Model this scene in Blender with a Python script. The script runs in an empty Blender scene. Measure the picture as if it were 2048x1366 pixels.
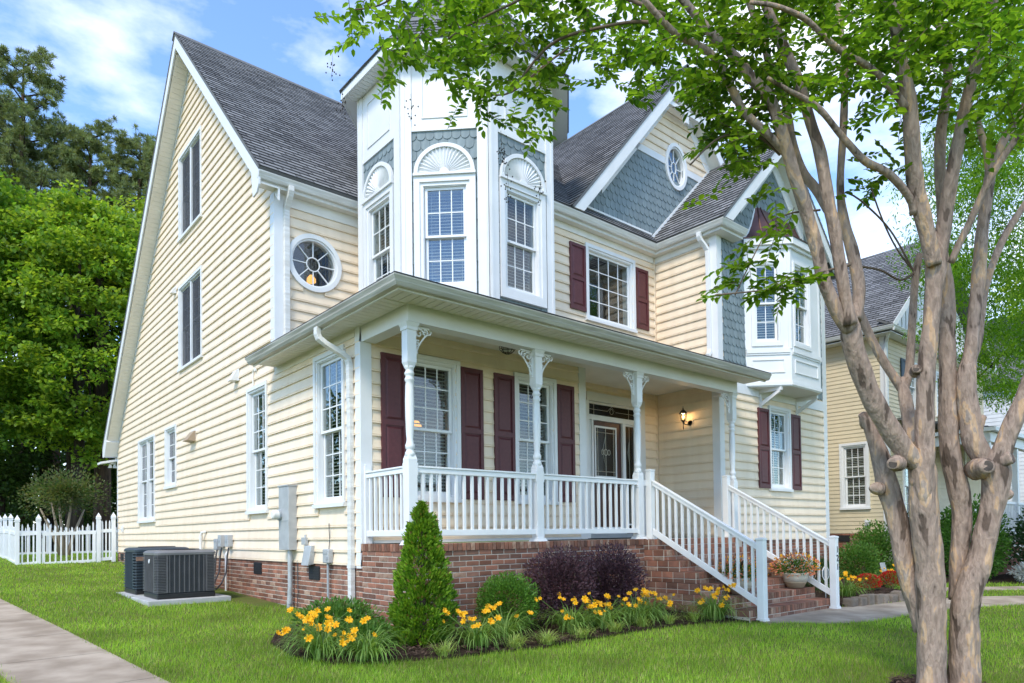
import bpy, math, random
import numpy as np
from mathutils import Vector, Matrix

sc = bpy.context.scene
COL = sc.collection
rnd = random.Random(7)
nr = np.random.default_rng(11)

# ---------------------------------------------------------------- camera
CAM = Vector((-4.295, -8.0546, 1.166))
R3 = Vector((0.76248203, -0.64688257, -0.01281013))
U3 = Vector((-0.00448468, -0.02508254, 0.99967532))
F3 = -(R3.cross(U3))
F3 = U3.cross(R3)
cd = bpy.data.cameras.new('camera')
cam = bpy.data.objects.new('camera', cd)
COL.objects.link(cam)
cam.matrix_world = Matrix(((R3.x, U3.x, -F3.x, CAM.x), (R3.y, U3.y, -F3.y, CAM.y), (R3.z, U3.z, -F3.z, CAM.z), (0, 0, 0, 1)))
cd.sensor_width = 36.0
cd.lens = 1377.29 / 2048 * 36.0
cd.shift_y = 353.85 / 2048
cd.clip_end = 2000
sc.camera = cam

# ---------------------------------------------------------------- world, sun, exposure
SUN_EL, SUN_AZ = math.radians(50), math.radians(207)      # azimuth: direction to the sun measured from +X
sun_dir = Vector((math.cos(SUN_EL) * math.cos(SUN_AZ), math.cos(SUN_EL) * math.sin(SUN_AZ), math.sin(SUN_EL)))
world = bpy.data.worlds.new('World')
sc.world = world
world.use_nodes = True
wn, wl = world.node_tree.nodes, world.node_tree.links
wn.clear()
out = wn.new('ShaderNodeOutputWorld')
bg = wn.new('ShaderNodeBackground')
sky = wn.new('ShaderNodeTexSky')
sky.sky_type = 'NISHITA'
sky.sun_disc = False
sky.sun_elevation = SUN_EL
sky.sun_rotation = math.pi / 2 - SUN_AZ
sky.air_density = 1.0
sky.dust_density = 0.15
sky.ozone_density = 2.0
tc = wn.new('ShaderNodeTexCoord')
mp = wn.new('ShaderNodeMapping')
mp.inputs['Scale'].default_value = (1.0, 1.0, 2.2)
mp.inputs['Location'].default_value = (4.4245, 2.3990, 4.2232)
nz = wn.new('ShaderNodeTexNoise')
nz.inputs['Scale'].default_value = 2.1
nz.inputs['Detail'].default_value = 9
nz.inputs['Roughness'].default_value = 0.56
cr = wn.new('ShaderNodeValToRGB')
cr.color_ramp.elements[0].position = 0.50
cr.color_ramp.elements[1].position = 0.72
mx = wn.new('ShaderNodeMix'); mx.data_type = 'RGBA'
mul = wn.new('ShaderNodeMath'); mul.operation = 'MULTIPLY'; mul.inputs[1].default_value = 0.85
CLOUD = (15.0, 14.8, 14.5, 1)
mx.inputs['B'].default_value = CLOUD
gam = wn.new('ShaderNodeMix'); gam.data_type = 'RGBA'; gam.blend_type = 'MULTIPLY'
gam.inputs['Factor'].default_value = 1.0
gam.inputs['B'].default_value = (1.95, 2.2, 2.45, 1)
wl.new(tc.outputs['Generated'], mp.inputs['Vector'])
wl.new(mp.outputs['Vector'], nz.inputs['Vector'])
wl.new(nz.outputs['Fac'], cr.inputs['Fac'])
wl.new(cr.outputs['Color'], mul.inputs[0])
wl.new(mul.outputs[0], mx.inputs['Factor'])
wl.new(sky.outputs['Color'], gam.inputs['A'])
wl.new(gam.outputs['Result'], mx.inputs['A'])
wl.new(mx.outputs['Result'], bg.inputs['Color'])
bg.inputs['Strength'].default_value = 0.115
wl.new(bg.outputs['Background'], out.inputs['Surface'])

sl = bpy.data.lights.new('sun', 'SUN')
sl.energy = 2.35
sl.angle = math.radians(14)
sl.color = (1.0, 0.90, 0.74)
sun = bpy.data.objects.new('sun', sl)
COL.objects.link(sun)
sun.rotation_euler = (-sun_dir).to_track_quat('-Z', 'Y').to_euler()

vs = sc.view_settings
vs.view_transform = 'Standard'
vs.look = 'None'
vs.exposure = 0.5
vs.gamma = 1.0
vs.use_curve_mapping = False
sc.cycles.max_bounces = 7
sc.cycles.transparent_max_bounces = 16
sc.cycles.diffuse_bounces = 4
sc.cycles.glossy_bounces = 3
sc.cycles.use_adaptive_sampling = True
sc.cycles.use_denoising = True

# ---------------------------------------------------------------- materials
MATS = {}
def rgb(h):
    c = [int(h[i:i + 2], 16) / 255 for i in (0, 2, 4)]
    return tuple((x / 12.92 if x <= 0.04045 else ((x + 0.055) / 1.055) ** 2.4) for x in c)

def newmat(name):
    m = bpy.data.materials.new(name)
    m.use_nodes = True
    nt = m.node_tree
    nt.nodes.clear()
    o = nt.nodes.new('ShaderNodeOutputMaterial')
    MATS[name] = m
    return m, nt.nodes, nt.links, o

def mixc(n, l, fac, a, b, mode='MIX'):
    x = n.new('ShaderNodeMix'); x.data_type = 'RGBA'; x.blend_type = mode
    for sock, val in (('Factor', fac), ('A', a), ('B', b)):
        if hasattr(val, 'links'): l.new(val, x.inputs[sock])
        elif sock == 'Factor': x.inputs[sock].default_value = val
        else: x.inputs[sock].default_value = (*val[:3], 1)
    return x.outputs['Result']

def M(name, c1, c2=None, scale=3.0, rough=0.55, bump=0.0, bscale=60.0, metal=0.0, rand=0.0, stretch=(1, 1, 1), lo=0.35, hi=0.65, spec=0.5, coord='Object', dist=0.01):
    m, n, l, o = newmat(name)
    b = n.new('ShaderNodeBsdfPrincipled')
    t = n.new('ShaderNodeTexCoord')
    mpn = n.new('ShaderNodeMapping'); mpn.inputs['Scale'].default_value = stretch
    l.new(t.outputs[coord], mpn.inputs['Vector'])
    col = c1
    if c2 is not None:
        z = n.new('ShaderNodeTexNoise'); z.inputs['Scale'].default_value = scale; z.inputs['Detail'].default_value = 6
        l.new(mpn.outputs['Vector'], z.inputs['Vector'])
        r = n.new('ShaderNodeMapRange'); r.inputs['From Min'].default_value = lo; r.inputs['From Max'].default_value = hi
        l.new(z.outputs['Fac'], r.inputs['Value'])
        col = mixc(n, l, r.outputs['Result'], c1, c2)
    if rand:
        oi = n.new('ShaderNodeObjectInfo')
        hv = n.new('ShaderNodeHueSaturation')
        r2 = n.new('ShaderNodeMapRange'); r2.inputs['To Min'].default_value = 1 - rand; r2.inputs['To Max'].default_value = 1 + rand
        gi = n.new('ShaderNodeNewGeometry'); ad = n.new('ShaderNodeMath'); ad.operation = 'ADD'; fr_ = n.new('ShaderNodeMath'); fr_.operation = 'FRACT'
        l.new(oi.outputs['Random'], ad.inputs[0]); l.new(gi.outputs['Random Per Island'], ad.inputs[1]); l.new(ad.outputs[0], fr_.inputs[0])
        l.new(fr_.outputs[0], r2.inputs['Value'])
        l.new(r2.outputs['Result'], hv.inputs['Value'])
        if hasattr(col, 'links'): l.new(col, hv.inputs['Color'])
        else: hv.inputs['Color'].default_value = (*col, 1)
        col = hv.outputs['Color']
    if hasattr(col, 'links'): l.new(col, b.inputs['Base Color'])
    else: b.inputs['Base Color'].default_value = (*col, 1)
    b.inputs['Roughness'].default_value = rough
    b.inputs['Metallic'].default_value = metal
    b.inputs['Specular IOR Level'].default_value = spec
    if bump:
        z2 = n.new('ShaderNodeTexNoise'); z2.inputs['Scale'].default_value = bscale; z2.inputs['Detail'].default_value = 5
        l.new(mpn.outputs['Vector'], z2.inputs['Vector'])
        bp = n.new('ShaderNodeBump'); bp.inputs['Strength'].default_value = bump; bp.inputs['Distance'].default_value = dist
        l.new(z2.outputs['Fac'], bp.inputs['Height'])
        l.new(bp.outputs['Normal'], b.inputs['Normal'])
    l.new(b.outputs['BSDF'], o.inputs['Surface'])
    return m

def leafmat(name, ca, cb, trans=0.45, rough=0.5, tcol=None, dead=None, nv=.25):
    m, n, l, o = newmat(name)
    g = n.new('ShaderNodeNewGeometry')
    col = mixc(n, l, g.outputs['Random Per Island'], ca, cb)
    if dead:
        sn = n.new('ShaderNodeMath'); sn.operation = 'MULTIPLY'; sn.inputs[1].default_value = 57.31
        f2 = n.new('ShaderNodeMath'); f2.operation = 'FRACT'; gt = n.new('ShaderNodeMath'); gt.operation = 'GREATER_THAN'; gt.inputs[1].default_value = 1 - dead[0]
        l.new(g.outputs['Random Per Island'], sn.inputs[0]); l.new(sn.outputs[0], f2.inputs[0]); l.new(f2.outputs[0], gt.inputs[0])
        col = mixc(n, l, gt.outputs[0], col, dead[1])
    t = n.new('ShaderNodeTexCoord')
    z = n.new('ShaderNodeTexNoise'); z.inputs['Scale'].default_value = 0.9
    l.new(t.outputs['Object'], z.inputs['Vector'])
    hv = n.new('ShaderNodeHueSaturation')
    r = n.new('ShaderNodeMapRange'); r.inputs['From Min'].default_value = .3; r.inputs['From Max'].default_value = .7
    r.inputs['To Min'].default_value = 1 - nv; r.inputs['To Max'].default_value = 1 + nv
    l.new(z.outputs['Fac'], r.inputs['Value']); l.new(r.outputs['Result'], hv.inputs['Value']); l.new(col, hv.inputs['Color'])
    b = n.new('ShaderNodeBsdfPrincipled'); b.inputs['Roughness'].default_value = rough
    b.inputs['Specular IOR Level'].default_value = 0.35
    l.new(hv.outputs['Color'], b.inputs['Base Color'])
    tr = n.new('ShaderNodeBsdfTranslucent')
    tint = mixc(n, l, 1.0, hv.outputs['Color'], tcol or (1.5, 1.45, 0.7), 'MULTIPLY')
    l.new(tint, tr.inputs['Color'])
    ms = n.new('ShaderNodeMixShader'); ms.inputs['Fac'].default_value = trans
    l.new(b.outputs['BSDF'], ms.inputs[1]); l.new(tr.outputs['BSDF'], ms.inputs[2])
    l.new(ms.outputs['Shader'], o.inputs['Surface'])
    return m

def glassmat(name, tint=(0.85, 0.9, 0.9), refl=1.0, rough=0.0):
    m, n, l, o = newmat(name)
    tr = n.new('ShaderNodeBsdfTransparent'); tr.inputs['Color'].default_value = (*tint, 1)
    gl = n.new('ShaderNodeBsdfGlossy'); gl.inputs['Roughness'].default_value = rough
    lwt = n.new('ShaderNodeLayerWeight'); lwt.inputs['Blend'].default_value = .5
    pw = n.new('ShaderNodeMath'); pw.operation = 'POWER'; pw.inputs[1].default_value = 5.0
    l.new(lwt.outputs['Facing'], pw.inputs[0])
    fr = n.new('ShaderNodeMath'); fr.operation = 'MULTIPLY_ADD'; fr.inputs[1].default_value = .96; fr.inputs[2].default_value = .04
    l.new(pw.outputs[0], fr.inputs[0])
    mm = n.new('ShaderNodeMath'); mm.operation = 'MULTIPLY'; mm.inputs[1].default_value = refl; mm.use_clamp = True
    l.new(fr.outputs[0], mm.inputs[0])
    tx = n.new('ShaderNodeTexCoord'); nz_ = n.new('ShaderNodeTexNoise'); nz_.inputs['Scale'].default_value = 2.0
    l.new(tx.outputs['Object'], nz_.inputs['Vector'])
    bp = n.new('ShaderNodeBump'); bp.inputs['Strength'].default_value = 0.05; bp.inputs['Distance'].default_value = 0.02
    l.new(nz_.outputs['Fac'], bp.inputs['Height']); l.new(bp.outputs['Normal'], gl.inputs['Normal'])
    ms = n.new('ShaderNodeMixShader')
    l.new(mm.outputs[0], ms.inputs['Fac']); l.new(tr.outputs['BSDF'], ms.inputs[1]); l.new(gl.outputs['BSDF'], ms.inputs[2])
    l.new(ms.outputs['Shader'], o.inputs['Surface'])
    return m

def emitmat(name, col, s):
    m, n, l, o = newmat(name)
    e = n.new('ShaderNodeEmission'); e.inputs['Color'].default_value = (*col, 1); e.inputs['Strength'].default_value = s
    l.new(e.outputs['Emission'], o.inputs['Surface'])
    return m

def shinglemat(name, ca, cb, cc):
    m, n, l, o = newmat(name)
    uv = n.new('ShaderNodeUVMap')
    br = n.new('ShaderNodeTexBrick')
    br.inputs['Scale'].default_value = 1.0
    br.inputs['Brick Width'].default_value = 0.30
    br.inputs['Row Height'].default_value = 0.14
    br.inputs['Mortar Size'].default_value = 0.013
    br.inputs['Color1'].default_value = (*ca, 1); br.inputs['Color2'].default_value = (*cb, 1)
    br.inputs['Mortar'].default_value = (*[x * .22 for x in ca], 1)  # dark course lines: shadow under each shingle edge put into the colour
    br.offset = 0.37; br.squash = 1.0
    l.new(uv.outputs['UV'], br.inputs['Vector'])
    z = n.new('ShaderNodeTexNoise'); z.inputs['Scale'].default_value = 1.2; z.inputs['Detail'].default_value = 4
    l.new(uv.outputs['UV'], z.inputs['Vector'])
    r = n.new('ShaderNodeMapRange'); r.inputs['From Min'].default_value = .35; r.inputs['From Max'].default_value = .7
    l.new(z.outputs['Fac'], r.inputs['Value'])
    c2 = mixc(n, l, 0.35, br.outputs['Color'], cc)
    c = mixc(n, l, r.outputs['Result'], br.outputs['Color'], c2)
    z3 = n.new('ShaderNodeTexNoise'); z3.inputs['Scale'].default_value = 160; z3.inputs['Detail'].default_value = 2
    l.new(uv.outputs['UV'], z3.inputs['Vector'])
    r3 = n.new('ShaderNodeMapRange'); r3.inputs['To Min'].default_value = .55; r3.inputs['To Max'].default_value = 1.45
    l.new(z3.outputs['Fac'], r3.inputs['Value'])
    hv = n.new('ShaderNodeHueSaturation'); l.new(c, hv.inputs['Color']); l.new(r3.outputs['Result'], hv.inputs['Value'])
    b = n.new('ShaderNodeBsdfPrincipled'); b.inputs['Roughness'].default_value = 0.9
    b.inputs['Specular IOR Level'].default_value = 0.2
    l.new(hv.outputs['Color'], b.inputs['Base Color'])
    bp = n.new('ShaderNodeBump'); bp.inputs['Strength'].default_value = 0.5; bp.inputs['Distance'].default_value = 0.004
    l.new(z3.outputs['Fac'], bp.inputs['Height']); l.new(bp.outputs['Normal'], b.inputs['Normal'])
    l.new(b.outputs['BSDF'], o.inputs['Surface'])
    return m

CREAM, CREAM2 = (0.85, 0.705, 0.53), (0.785, 0.64, 0.47)
M('siding', CREAM, CREAM2, scale=1.6, rough=0.5, bump=0.25, bscale=70, rand=0.03, stretch=(3, 3, .45), spec=0.4, dist=.004)
M('white', (0.75, 0.75, 0.745), (0.70, 0.70, 0.69), scale=2.5, rough=0.45, spec=.4)
M('pvc', (0.79, 0.79, 0.785), (0.73, 0.73, 0.72), scale=3, rough=0.35)
M('soffit', (0.76, 0.73, 0.66), (0.70, 0.67, 0.60), scale=3, rough=0.55)
M('gutter', (0.74, 0.73, 0.70), (0.60, 0.58, 0.53), scale=4, rough=0.4, stretch=(.6, .6, 6))
M('gutter_dirty', (0.60, 0.58, 0.52), (0.34, 0.32, 0.27), scale=3, rough=0.5, stretch=(.5, .5, 8), lo=.3, hi=.7)
M('shutter', (0.080, 0.014, 0.018), (0.10, 0.02, 0.024), rough=0.5, scale=20, bump=.2, bscale=250, dist=.002)
M('scale', (0.215, 0.262, 0.272), (0.175, 0.22, 0.232), rough=0.75, scale=6, rand=.10, stretch=(6, 6, .6), bump=.4, bscale=30, dist=.003)
M('brick', (0.31, 0.135, 0.085), (0.21, 0.10, 0.068), rough=0.9, scale=7, rand=.38, bump=.6, bscale=90, dist=.005, spec=.2)
M('brick_dark', (0.17, 0.09, 0.065), (0.25, 0.13, 0.09), rough=0.9, scale=7, rand=.3, bump=.6, bscale=90, dist=.005, spec=.2)
M('brick_tan', (0.40, 0.27, 0.195), (0.26, 0.145, 0.10), rough=0.9, scale=14, rand=.25, bump=.6, bscale=90, dist=.005, spec=.2)
M('mortar', (0.62, 0.55, 0.46), (0.50, 0.44, 0.37), rough=0.95, scale=6, bump=.5, bscale=120, spec=.1)
M('copper', (0.145, 0.072, 0.058), (0.10, 0.058, 0.052), rough=0.38, scale=2.5, metal=.75)
M('door_wood', (0.075, 0.022, 0.016), (0.045, 0.013, 0.010), rough=0.35, scale=6, stretch=(8, 8, .5))
M('blind', (0.50, 0.47, 0.40), rough=0.6)
M('room', (0.055, 0.05, 0.045), (0.03, 0.03, 0.03), scale=2, rough=0.9)
M('black', (0.012, 0.012, 0.013), rough=0.45)
M('vent_dark', (0.015, 0.015, 0.016), rough=0.7)
M('grey_metal', (0.36, 0.38, 0.39), (0.30, 0.32, 0.33), rough=0.5, scale=4)
M('galv', (0.46, 0.47, 0.47), (0.38, 0.39, 0.39), rough=0.45, scale=6, metal=.2)
M('ac_grey', (0.11, 0.11, 0.115), (0.085, 0.085, 0.09), rough=0.5, scale=5)
M('ac_dark', (0.03, 0.035, 0.042), rough=0.55)
M('ac_blue', (0.035, 0.055, 0.07), (0.05, 0.065, 0.08), rough=0.5)
M('ac_trim', (0.19, 0.19, 0.195), (0.15, 0.15, 0.155), rough=0.45)
M('concrete', (0.45, 0.37, 0.285), (0.29, 0.23, 0.17), scale=2.6, rough=0.95, bump=.5, bscale=130, spec=.15, dist=.006)
M('pad', (0.46, 0.46, 0.45), (0.38, 0.38, 0.37), scale=4, rough=.95, bump=.4, bscale=100)
M('mulch', (0.075, 0.048, 0.034), (0.035, 0.023, 0.017), scale=9, rough=1, bump=1.0, bscale=60, spec=.1, dist=.05)
M('chip', (0.11, 0.072, 0.052), (0.05, 0.033, 0.025), scale=.7, rough=1, spec=.1)
M('soil', (0.10, 0.145, 0.024), (0.14, 0.14, 0.045), scale=3, rough=1, bump=.8, bscale=50, spec=.1, dist=.03)
M('stone', (0.24, 0.19, 0.145), (0.15, 0.125, 0.10), scale=5, rough=.95, bump=.8, bscale=30, rand=.2, spec=.15, dist=.02)
M('fence_white', (0.84, 0.84, 0.84), (0.76, 0.77, 0.76), scale=2, rough=.4)
M('pot', (0.62, 0.57, 0.47), (0.54, 0.48, 0.39), scale=3, rough=.5)
M('pot_base', (0.36, 0.27, 0.18), rough=.6)
M('nsiding', (0.66, 0.56, 0.38), (0.60, 0.51, 0.35), scale=2, rough=.55, rand=.02)
M('navy', (0.02, 0.045, 0.075), rough=.5)
M('far_white', (0.75, 0.76, 0.76), (0.68, 0.69, 0.70), rough=.6)
M('came', (0.55, 0.53, 0.45), rough=.35, metal=.6)
M('bark_dark', (0.075, 0.058, 0.045), (0.035, 0.028, 0.023), scale=3, rough=1, stretch=(3, 3, .4), bump=.8, bscale=12, spec=.1, dist=.05)
M('bark_pine', (0.13, 0.085, 0.06), (0.06, 0.042, 0.032), scale=3, rough=1, stretch=(3, 3, .5), bump=.8, bscale=10, spec=.1, dist=.05)
M('twig', (0.17, 0.115, 0.075), (0.10, 0.07, 0.048), scale=6, rough=.9)
M('cable', (0.05, 0.05, 0.055), rough=.5)
M('seedpod', (0.035, 0.025, 0.02), rough=.9)
glassmat('glass', refl=2.0)
glassmat('glass_sky', refl=3.2)
glassmat('glass_dark', tint=(.55, .58, .62), refl=1.4)
def screenmat():
    m, n, l, o = newmat('screen')
    tr = n.new('ShaderNodeBsdfTransparent'); df = n.new('ShaderNodeBsdfDiffuse'); df.inputs['Color'].default_value = (.09, .095, .105, 1)
    ms = n.new('ShaderNodeMixShader'); ms.inputs['Fac'].default_value = .55
    l.new(tr.outputs['BSDF'], ms.inputs[1]); l.new(df.outputs['BSDF'], ms.inputs[2]); l.new(ms.outputs['Shader'], o.inputs['Surface'])
screenmat()
glassmat('glass_lead', tint=(.5, .5, .46), refl=1.1, rough=.2)
shinglemat('shingle', (0.105, 0.106, 0.109), (0.26, 0.262, 0.266), (0.22, 0.22, 0.222))
emitmat('lamp_glow', (1.0, 0.42, 0.10), 9.0)
emitmat('room_lamp', (1.0, 0.40, 0.08), 1.6)

def barkmat():
    m, n, l, o = newmat('bark')
    t = n.new('ShaderNodeTexCoord')
    mpn = n.new('ShaderNodeMapping'); mpn.inputs['Scale'].default_value = (1, 1, .30)
    l.new(t.outputs['Object'], mpn.inputs['Vector'])
    z = n.new('ShaderNodeTexNoise'); z.inputs['Scale'].default_value = 7.5; z.inputs['Detail'].default_value = 3; z.inputs['Roughness'].default_value = .55; z.inputs['Distortion'].default_value = .25
    l.new(mpn.outputs['Vector'], z.inputs['Vector'])
    cr_ = n.new('ShaderNodeValToRGB'); e = cr_.color_ramp.elements
    e[0].position = .365; e[0].color = (0.115, 0.080, 0.060, 1)
    e[1].position = .385; e[1].color = (0.255, 0.185, 0.145, 1)
    for pos, c in ((.465, (0.34, 0.25, 0.195)), (.48, (0.26, 0.185, 0.14)), (.575, (0.36, 0.265, 0.205)), (.585, (0.46, 0.295, 0.175)), (.65, (0.48, 0.335, 0.22)), (.66, (0.32, 0.25, 0.20)), (.80, (0.38, 0.305, 0.255))):
        x = e.new(pos); x.color = (*c, 1)
    l.new(z.outputs['Fac'], cr_.inputs['Fac'])
    z2 = n.new('ShaderNodeTexNoise'); z2.inputs['Scale'].default_value = 26; z2.inputs['Detail'].default_value = 8
    mp2 = n.new('ShaderNodeMapping'); mp2.inputs['Scale'].default_value = (1, 1, .38)
    l.new(t.outputs['Object'], mp2.inputs['Vector']); l.new(mp2.outputs['Vector'], z2.inputs['Vector'])
    r = n.new('ShaderNodeMapRange'); r.inputs['From Min'].default_value = .3; r.inputs['From Max'].default_value = .7; r.inputs['To Min'].default_value = .78; r.inputs['To Max'].default_value = 1.2
    l.new(z2.outputs['Fac'], r.inputs['Value'])
    hv = n.new('ShaderNodeHueSaturation'); l.new(cr_.outputs['Color'], hv.inputs['Color']); l.new(r.outputs['Result'], hv.inputs['Value'])
    b = n.new('ShaderNodeBsdfPrincipled'); b.inputs['Roughness'].default_value = .8; b.inputs['Specular IOR Level'].default_value = .25
    l.new(hv.outputs['Color'], b.inputs['Base Color'])
    mm = n.new('ShaderNodeMath'); mm.operation = 'ADD'
    l.new(z.outputs['Fac'], mm.inputs[0]); l.new(z2.outputs['Fac'], mm.inputs[1])
    bp = n.new('ShaderNodeBump'); bp.inputs['Strength'].default_value = .8; bp.inputs['Distance'].default_value = .03
    l.new(mm.outputs[0], bp.inputs['Height']); l.new(bp.outputs['Normal'], b.inputs['Normal'])
    l.new(b.outputs['BSDF'], o.inputs['Surface'])
barkmat()
M('cut_wood', (0.045, 0.036, 0.032), (0.10, 0.078, 0.062), scale=14, rough=1, bump=.6, bscale=40)

leafmat('leaf_crape', (0.040, 0.115, 0.010), (0.21, 0.36, 0.028), trans=.58, nv=.35)
leafmat('leaf_maple', (0.10, 0.23, 0.025), (0.34, 0.45, 0.05), trans=.5, nv=.35)
leafmat('leaf_dark', (0.020, 0.055, 0.012), (0.045, 0.105, 0.022), trans=.35)
leafmat('leaf_wood', (0.030, 0.075, 0.018), (0.095, 0.17, 0.035), trans=.35)
leafmat('leaf_zelkova', (0.07, 0.19, 0.014), (0.20, 0.36, 0.026), trans=.55)
leafmat('leaf_maple2', (0.075, 0.19, 0.025), (0.24, 0.37, 0.045), trans=.5, nv=.4)
leafmat('leaf_maple3', (0.12, 0.23, 0.025), (0.36, 0.44, 0.05), trans=.5, nv=.35)
leafmat('needle', (0.13, 0.18, 0.07), (0.24, 0.28, 0.11), trans=.35, nv=.35)
leafmat('leaf_bronze', (0.055, 0.12, 0.025), (0.15, 0.14, 0.05), trans=.4, nv=.4)
leafmat('arbor', (0.060, 0.17, 0.010), (0.27, 0.43, 0.034), trans=.4, dead=(.03, (0.28, 0.17, 0.06)))
leafmat('boxwood', (0.05, 0.14, 0.016), (0.15, 0.31, 0.04), trans=.35)
leafmat('purple', (0.050, 0.028, 0.036), (0.14, 0.066, 0.080), trans=.2, tcol=(1.2, .8, .9))
leafmat('lily_leaf', (0.10, 0.21, 0.03), (0.27, 0.40, 0.10), trans=.4)
leafmat('liriope', (0.22, 0.34, 0.06), (0.42, 0.50, 0.14), trans=.35)
leafmat('grass', (0.12, 0.27, 0.018), (0.36, 0.51, 0.055), trans=.5, nv=.32, dead=(.08, (0.46, 0.42, 0.18)))
leafmat('shrub', (0.055, 0.15, 0.022), (0.13, 0.25, 0.04), trans=.35)
leafmat('silver', (0.40, 0.43, 0.40), (0.55, 0.58, 0.55), trans=.2, tcol=(1, 1, 1))
leafmat('petal_yellow', (0.88, 0.38, 0.006), (0.94, 0.54, 0.015), trans=.3, tcol=(1.2, 1.1, .8))
leafmat('petal_red', (0.42, 0.008, 0.012), (0.55, 0.02, 0.015), trans=.2, tcol=(1.2, .8, .8))
leafmat('petal_white', (0.72, 0.72, 0.66), (0.8, 0.8, 0.76), trans=.2, tcol=(1, 1, 1))
leafmat('petal_mix', (0.75, 0.38, 0.16), (0.75, 0.16, 0.10), trans=.2, tcol=(1.1, 1, .9))

# ---------------------------------------------------------------- mesh helpers
class MB:
    def __init__(s):
        s.v = []; s.f = []; s.uv = []
    def add(s, vs, fs):
        n = len(s.v)
        s.v += [tuple(v) for v in vs]
        s.f += [tuple(i + n for i in f) for f in fs]
        return s
    def box(s, x0, x1, y0, y1, z0, z1):
        return s.add([(x0, y0, z0), (x1, y0, z0), (x1, y1, z0), (x0, y1, z0), (x0, y0, z1), (x1, y0, z1), (x1, y1, z1), (x0, y1, z1)],
                     [(0, 3, 2, 1), (4, 5, 6, 7), (0, 1, 5, 4), (1, 2, 6, 5), (2, 3, 7, 6), (3, 0, 4, 7)])
    def hexa(s, p):   # 8 points: bottom ring 4, top ring 4
        return s.add(p, [(0, 3, 2, 1), (4, 5, 6, 7), (0, 1, 5, 4), (1, 2, 6, 5), (2, 3, 7, 6), (3, 0, 4, 7)])
    def ext(s, poly, d):
        n = len(poly); d = Vector(d)
        a = [Vector(p) for p in poly]
        return s.add(a + [p + d for p in a], [tuple(range(n))[::-1], tuple(range(n, 2 * n))] + [(i, (i + 1) % n, n + (i + 1) % n, n + i) for i in range(n)])
    def tube(s, pts, rad, n=8, caps=True):
        pts = [Vector(p) for p in pts]
        if not isinstance(rad, (list, tuple)): rad = [rad] * len(pts)
        base = len(s.v); up = None
        for i, p in enumerate(pts):
            t = (pts[min(i + 1, len(pts) - 1)] - pts[max(i - 1, 0)])
            if t.length < 1e-9: t = Vector((0, 0, 1))
            t.normalize()
            if up is None:
                up = Vector((0, 0, 1)) if abs(t.z) < .9 else Vector((1, 0, 0))
            a = t.cross(up); a.normalize(); b = a.cross(t); up = b
            for k in range(n):
                an = 2 * math.pi * k / n
                q = p + (a * math.cos(an) + b * math.sin(an)) * rad[i]
                s.v.append(tuple(q))
        for i in range(len(pts) - 1):
            for k in range(n):
                A = base + i * n + k; B = base + i * n + (k + 1) % n
                s.f.append((A, B, B + n, A + n))
        if caps:
            s.f.append(tuple(base + k for k in range(n))[::-1])
            s.f.append(tuple(base + (len(pts) - 1) * n + k for k in range(n)))
        return s
    def lathe(s, prof, c, n=16):
        c = Vector(c)
        base = len(s.v)
        for r, z in prof:
            for k in range(n):
                a = 2 * math.pi * k / n
                s.v.append((c.x + r * math.cos(a), c.y + r * math.sin(a), c.z + z))
        m = len(prof)
        for i in range(m - 1):
            for k in range(n):
                A = base + i * n + k; B = base + i * n + (k + 1) % n
                s.f.append((A, B, B + n, A + n))
        s.f.append(tuple(base + k for k in range(n))[::-1])
        s.f.append(tuple(base + (m - 1) * n + k for k in range(n)))
        return s
    def build(s, name, mat, parent=None, smooth=False, bevel=0):
        o_ = Vector((0, 0, 0)) if parent is None else wloc(parent)
        me = bpy.data.meshes.new(name)
        me.from_pydata([(x - o_.x, y - o_.y, z - o_.z) for x, y, z in s.v], [], s.f)
        if s.uv:
            lay = me.uv_layers.new(name='UVMap')
            lay.data.foreach_set('uv', [c for f in s.uv for q in f for c in q])
        return put(name, me, mat, parent, smooth, bevel)

def put(name, me, mat, parent=None, smooth=False, bevel=0):
    ob = bpy.data.objects.new(name, me)
    COL.objects.link(ob)
    if isinstance(mat, str): mat = MATS[mat]
    if not me.materials: me.materials.append(mat)
    if smooth: me.polygons.foreach_set('use_smooth', [True] * len(me.polygons))
    if parent is not None: ob.parent = parent
    if bevel:
        b = ob.modifiers.new('bevel', 'BEVEL'); b.width = bevel; b.segments = 2; b.limit_method = 'ANGLE'
    return ob

def wloc(o):
    v = Vector((0, 0, 0))
    while o is not None:
        v = v + o.location; o = o.parent
    return v

def tag(o, label=None, cat=None, group=None, kind=None):
    if label: o['label'] = label
    if cat: o['category'] = cat
    if group: o['group'] = group
    if kind: o['kind'] = kind
    return o

def thing(name, loc, label, cat, group=None):
    o = bpy.data.objects.new(name, None)
    o.empty_display_size = .2
    COL.objects.link(o)
    o.location = loc
    return tag(o, label, cat, group)

def copy_tree(o, parent=None):
    c = o.copy(); COL.objects.link(c)
    if parent is not None: c.parent = parent
    for ch in list(o.children): copy_tree(ch, c)
    return c

def inst(name, me, loc, theta, parent, mat=None):
    """an object sharing mesh data, world location -> parent space"""
    ob = bpy.data.objects.new(name, me)
    COL.objects.link(ob)
    ob.parent = parent
    ob.location = Vector(loc) - (wloc(parent) if parent else Vector())
    ob.rotation_euler = (0, 0, theta)
    if mat is not None:
        ob.material_slots[0].link = 'OBJECT'
        ob.material_slots[0].material = MATS[mat]
    return ob

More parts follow.
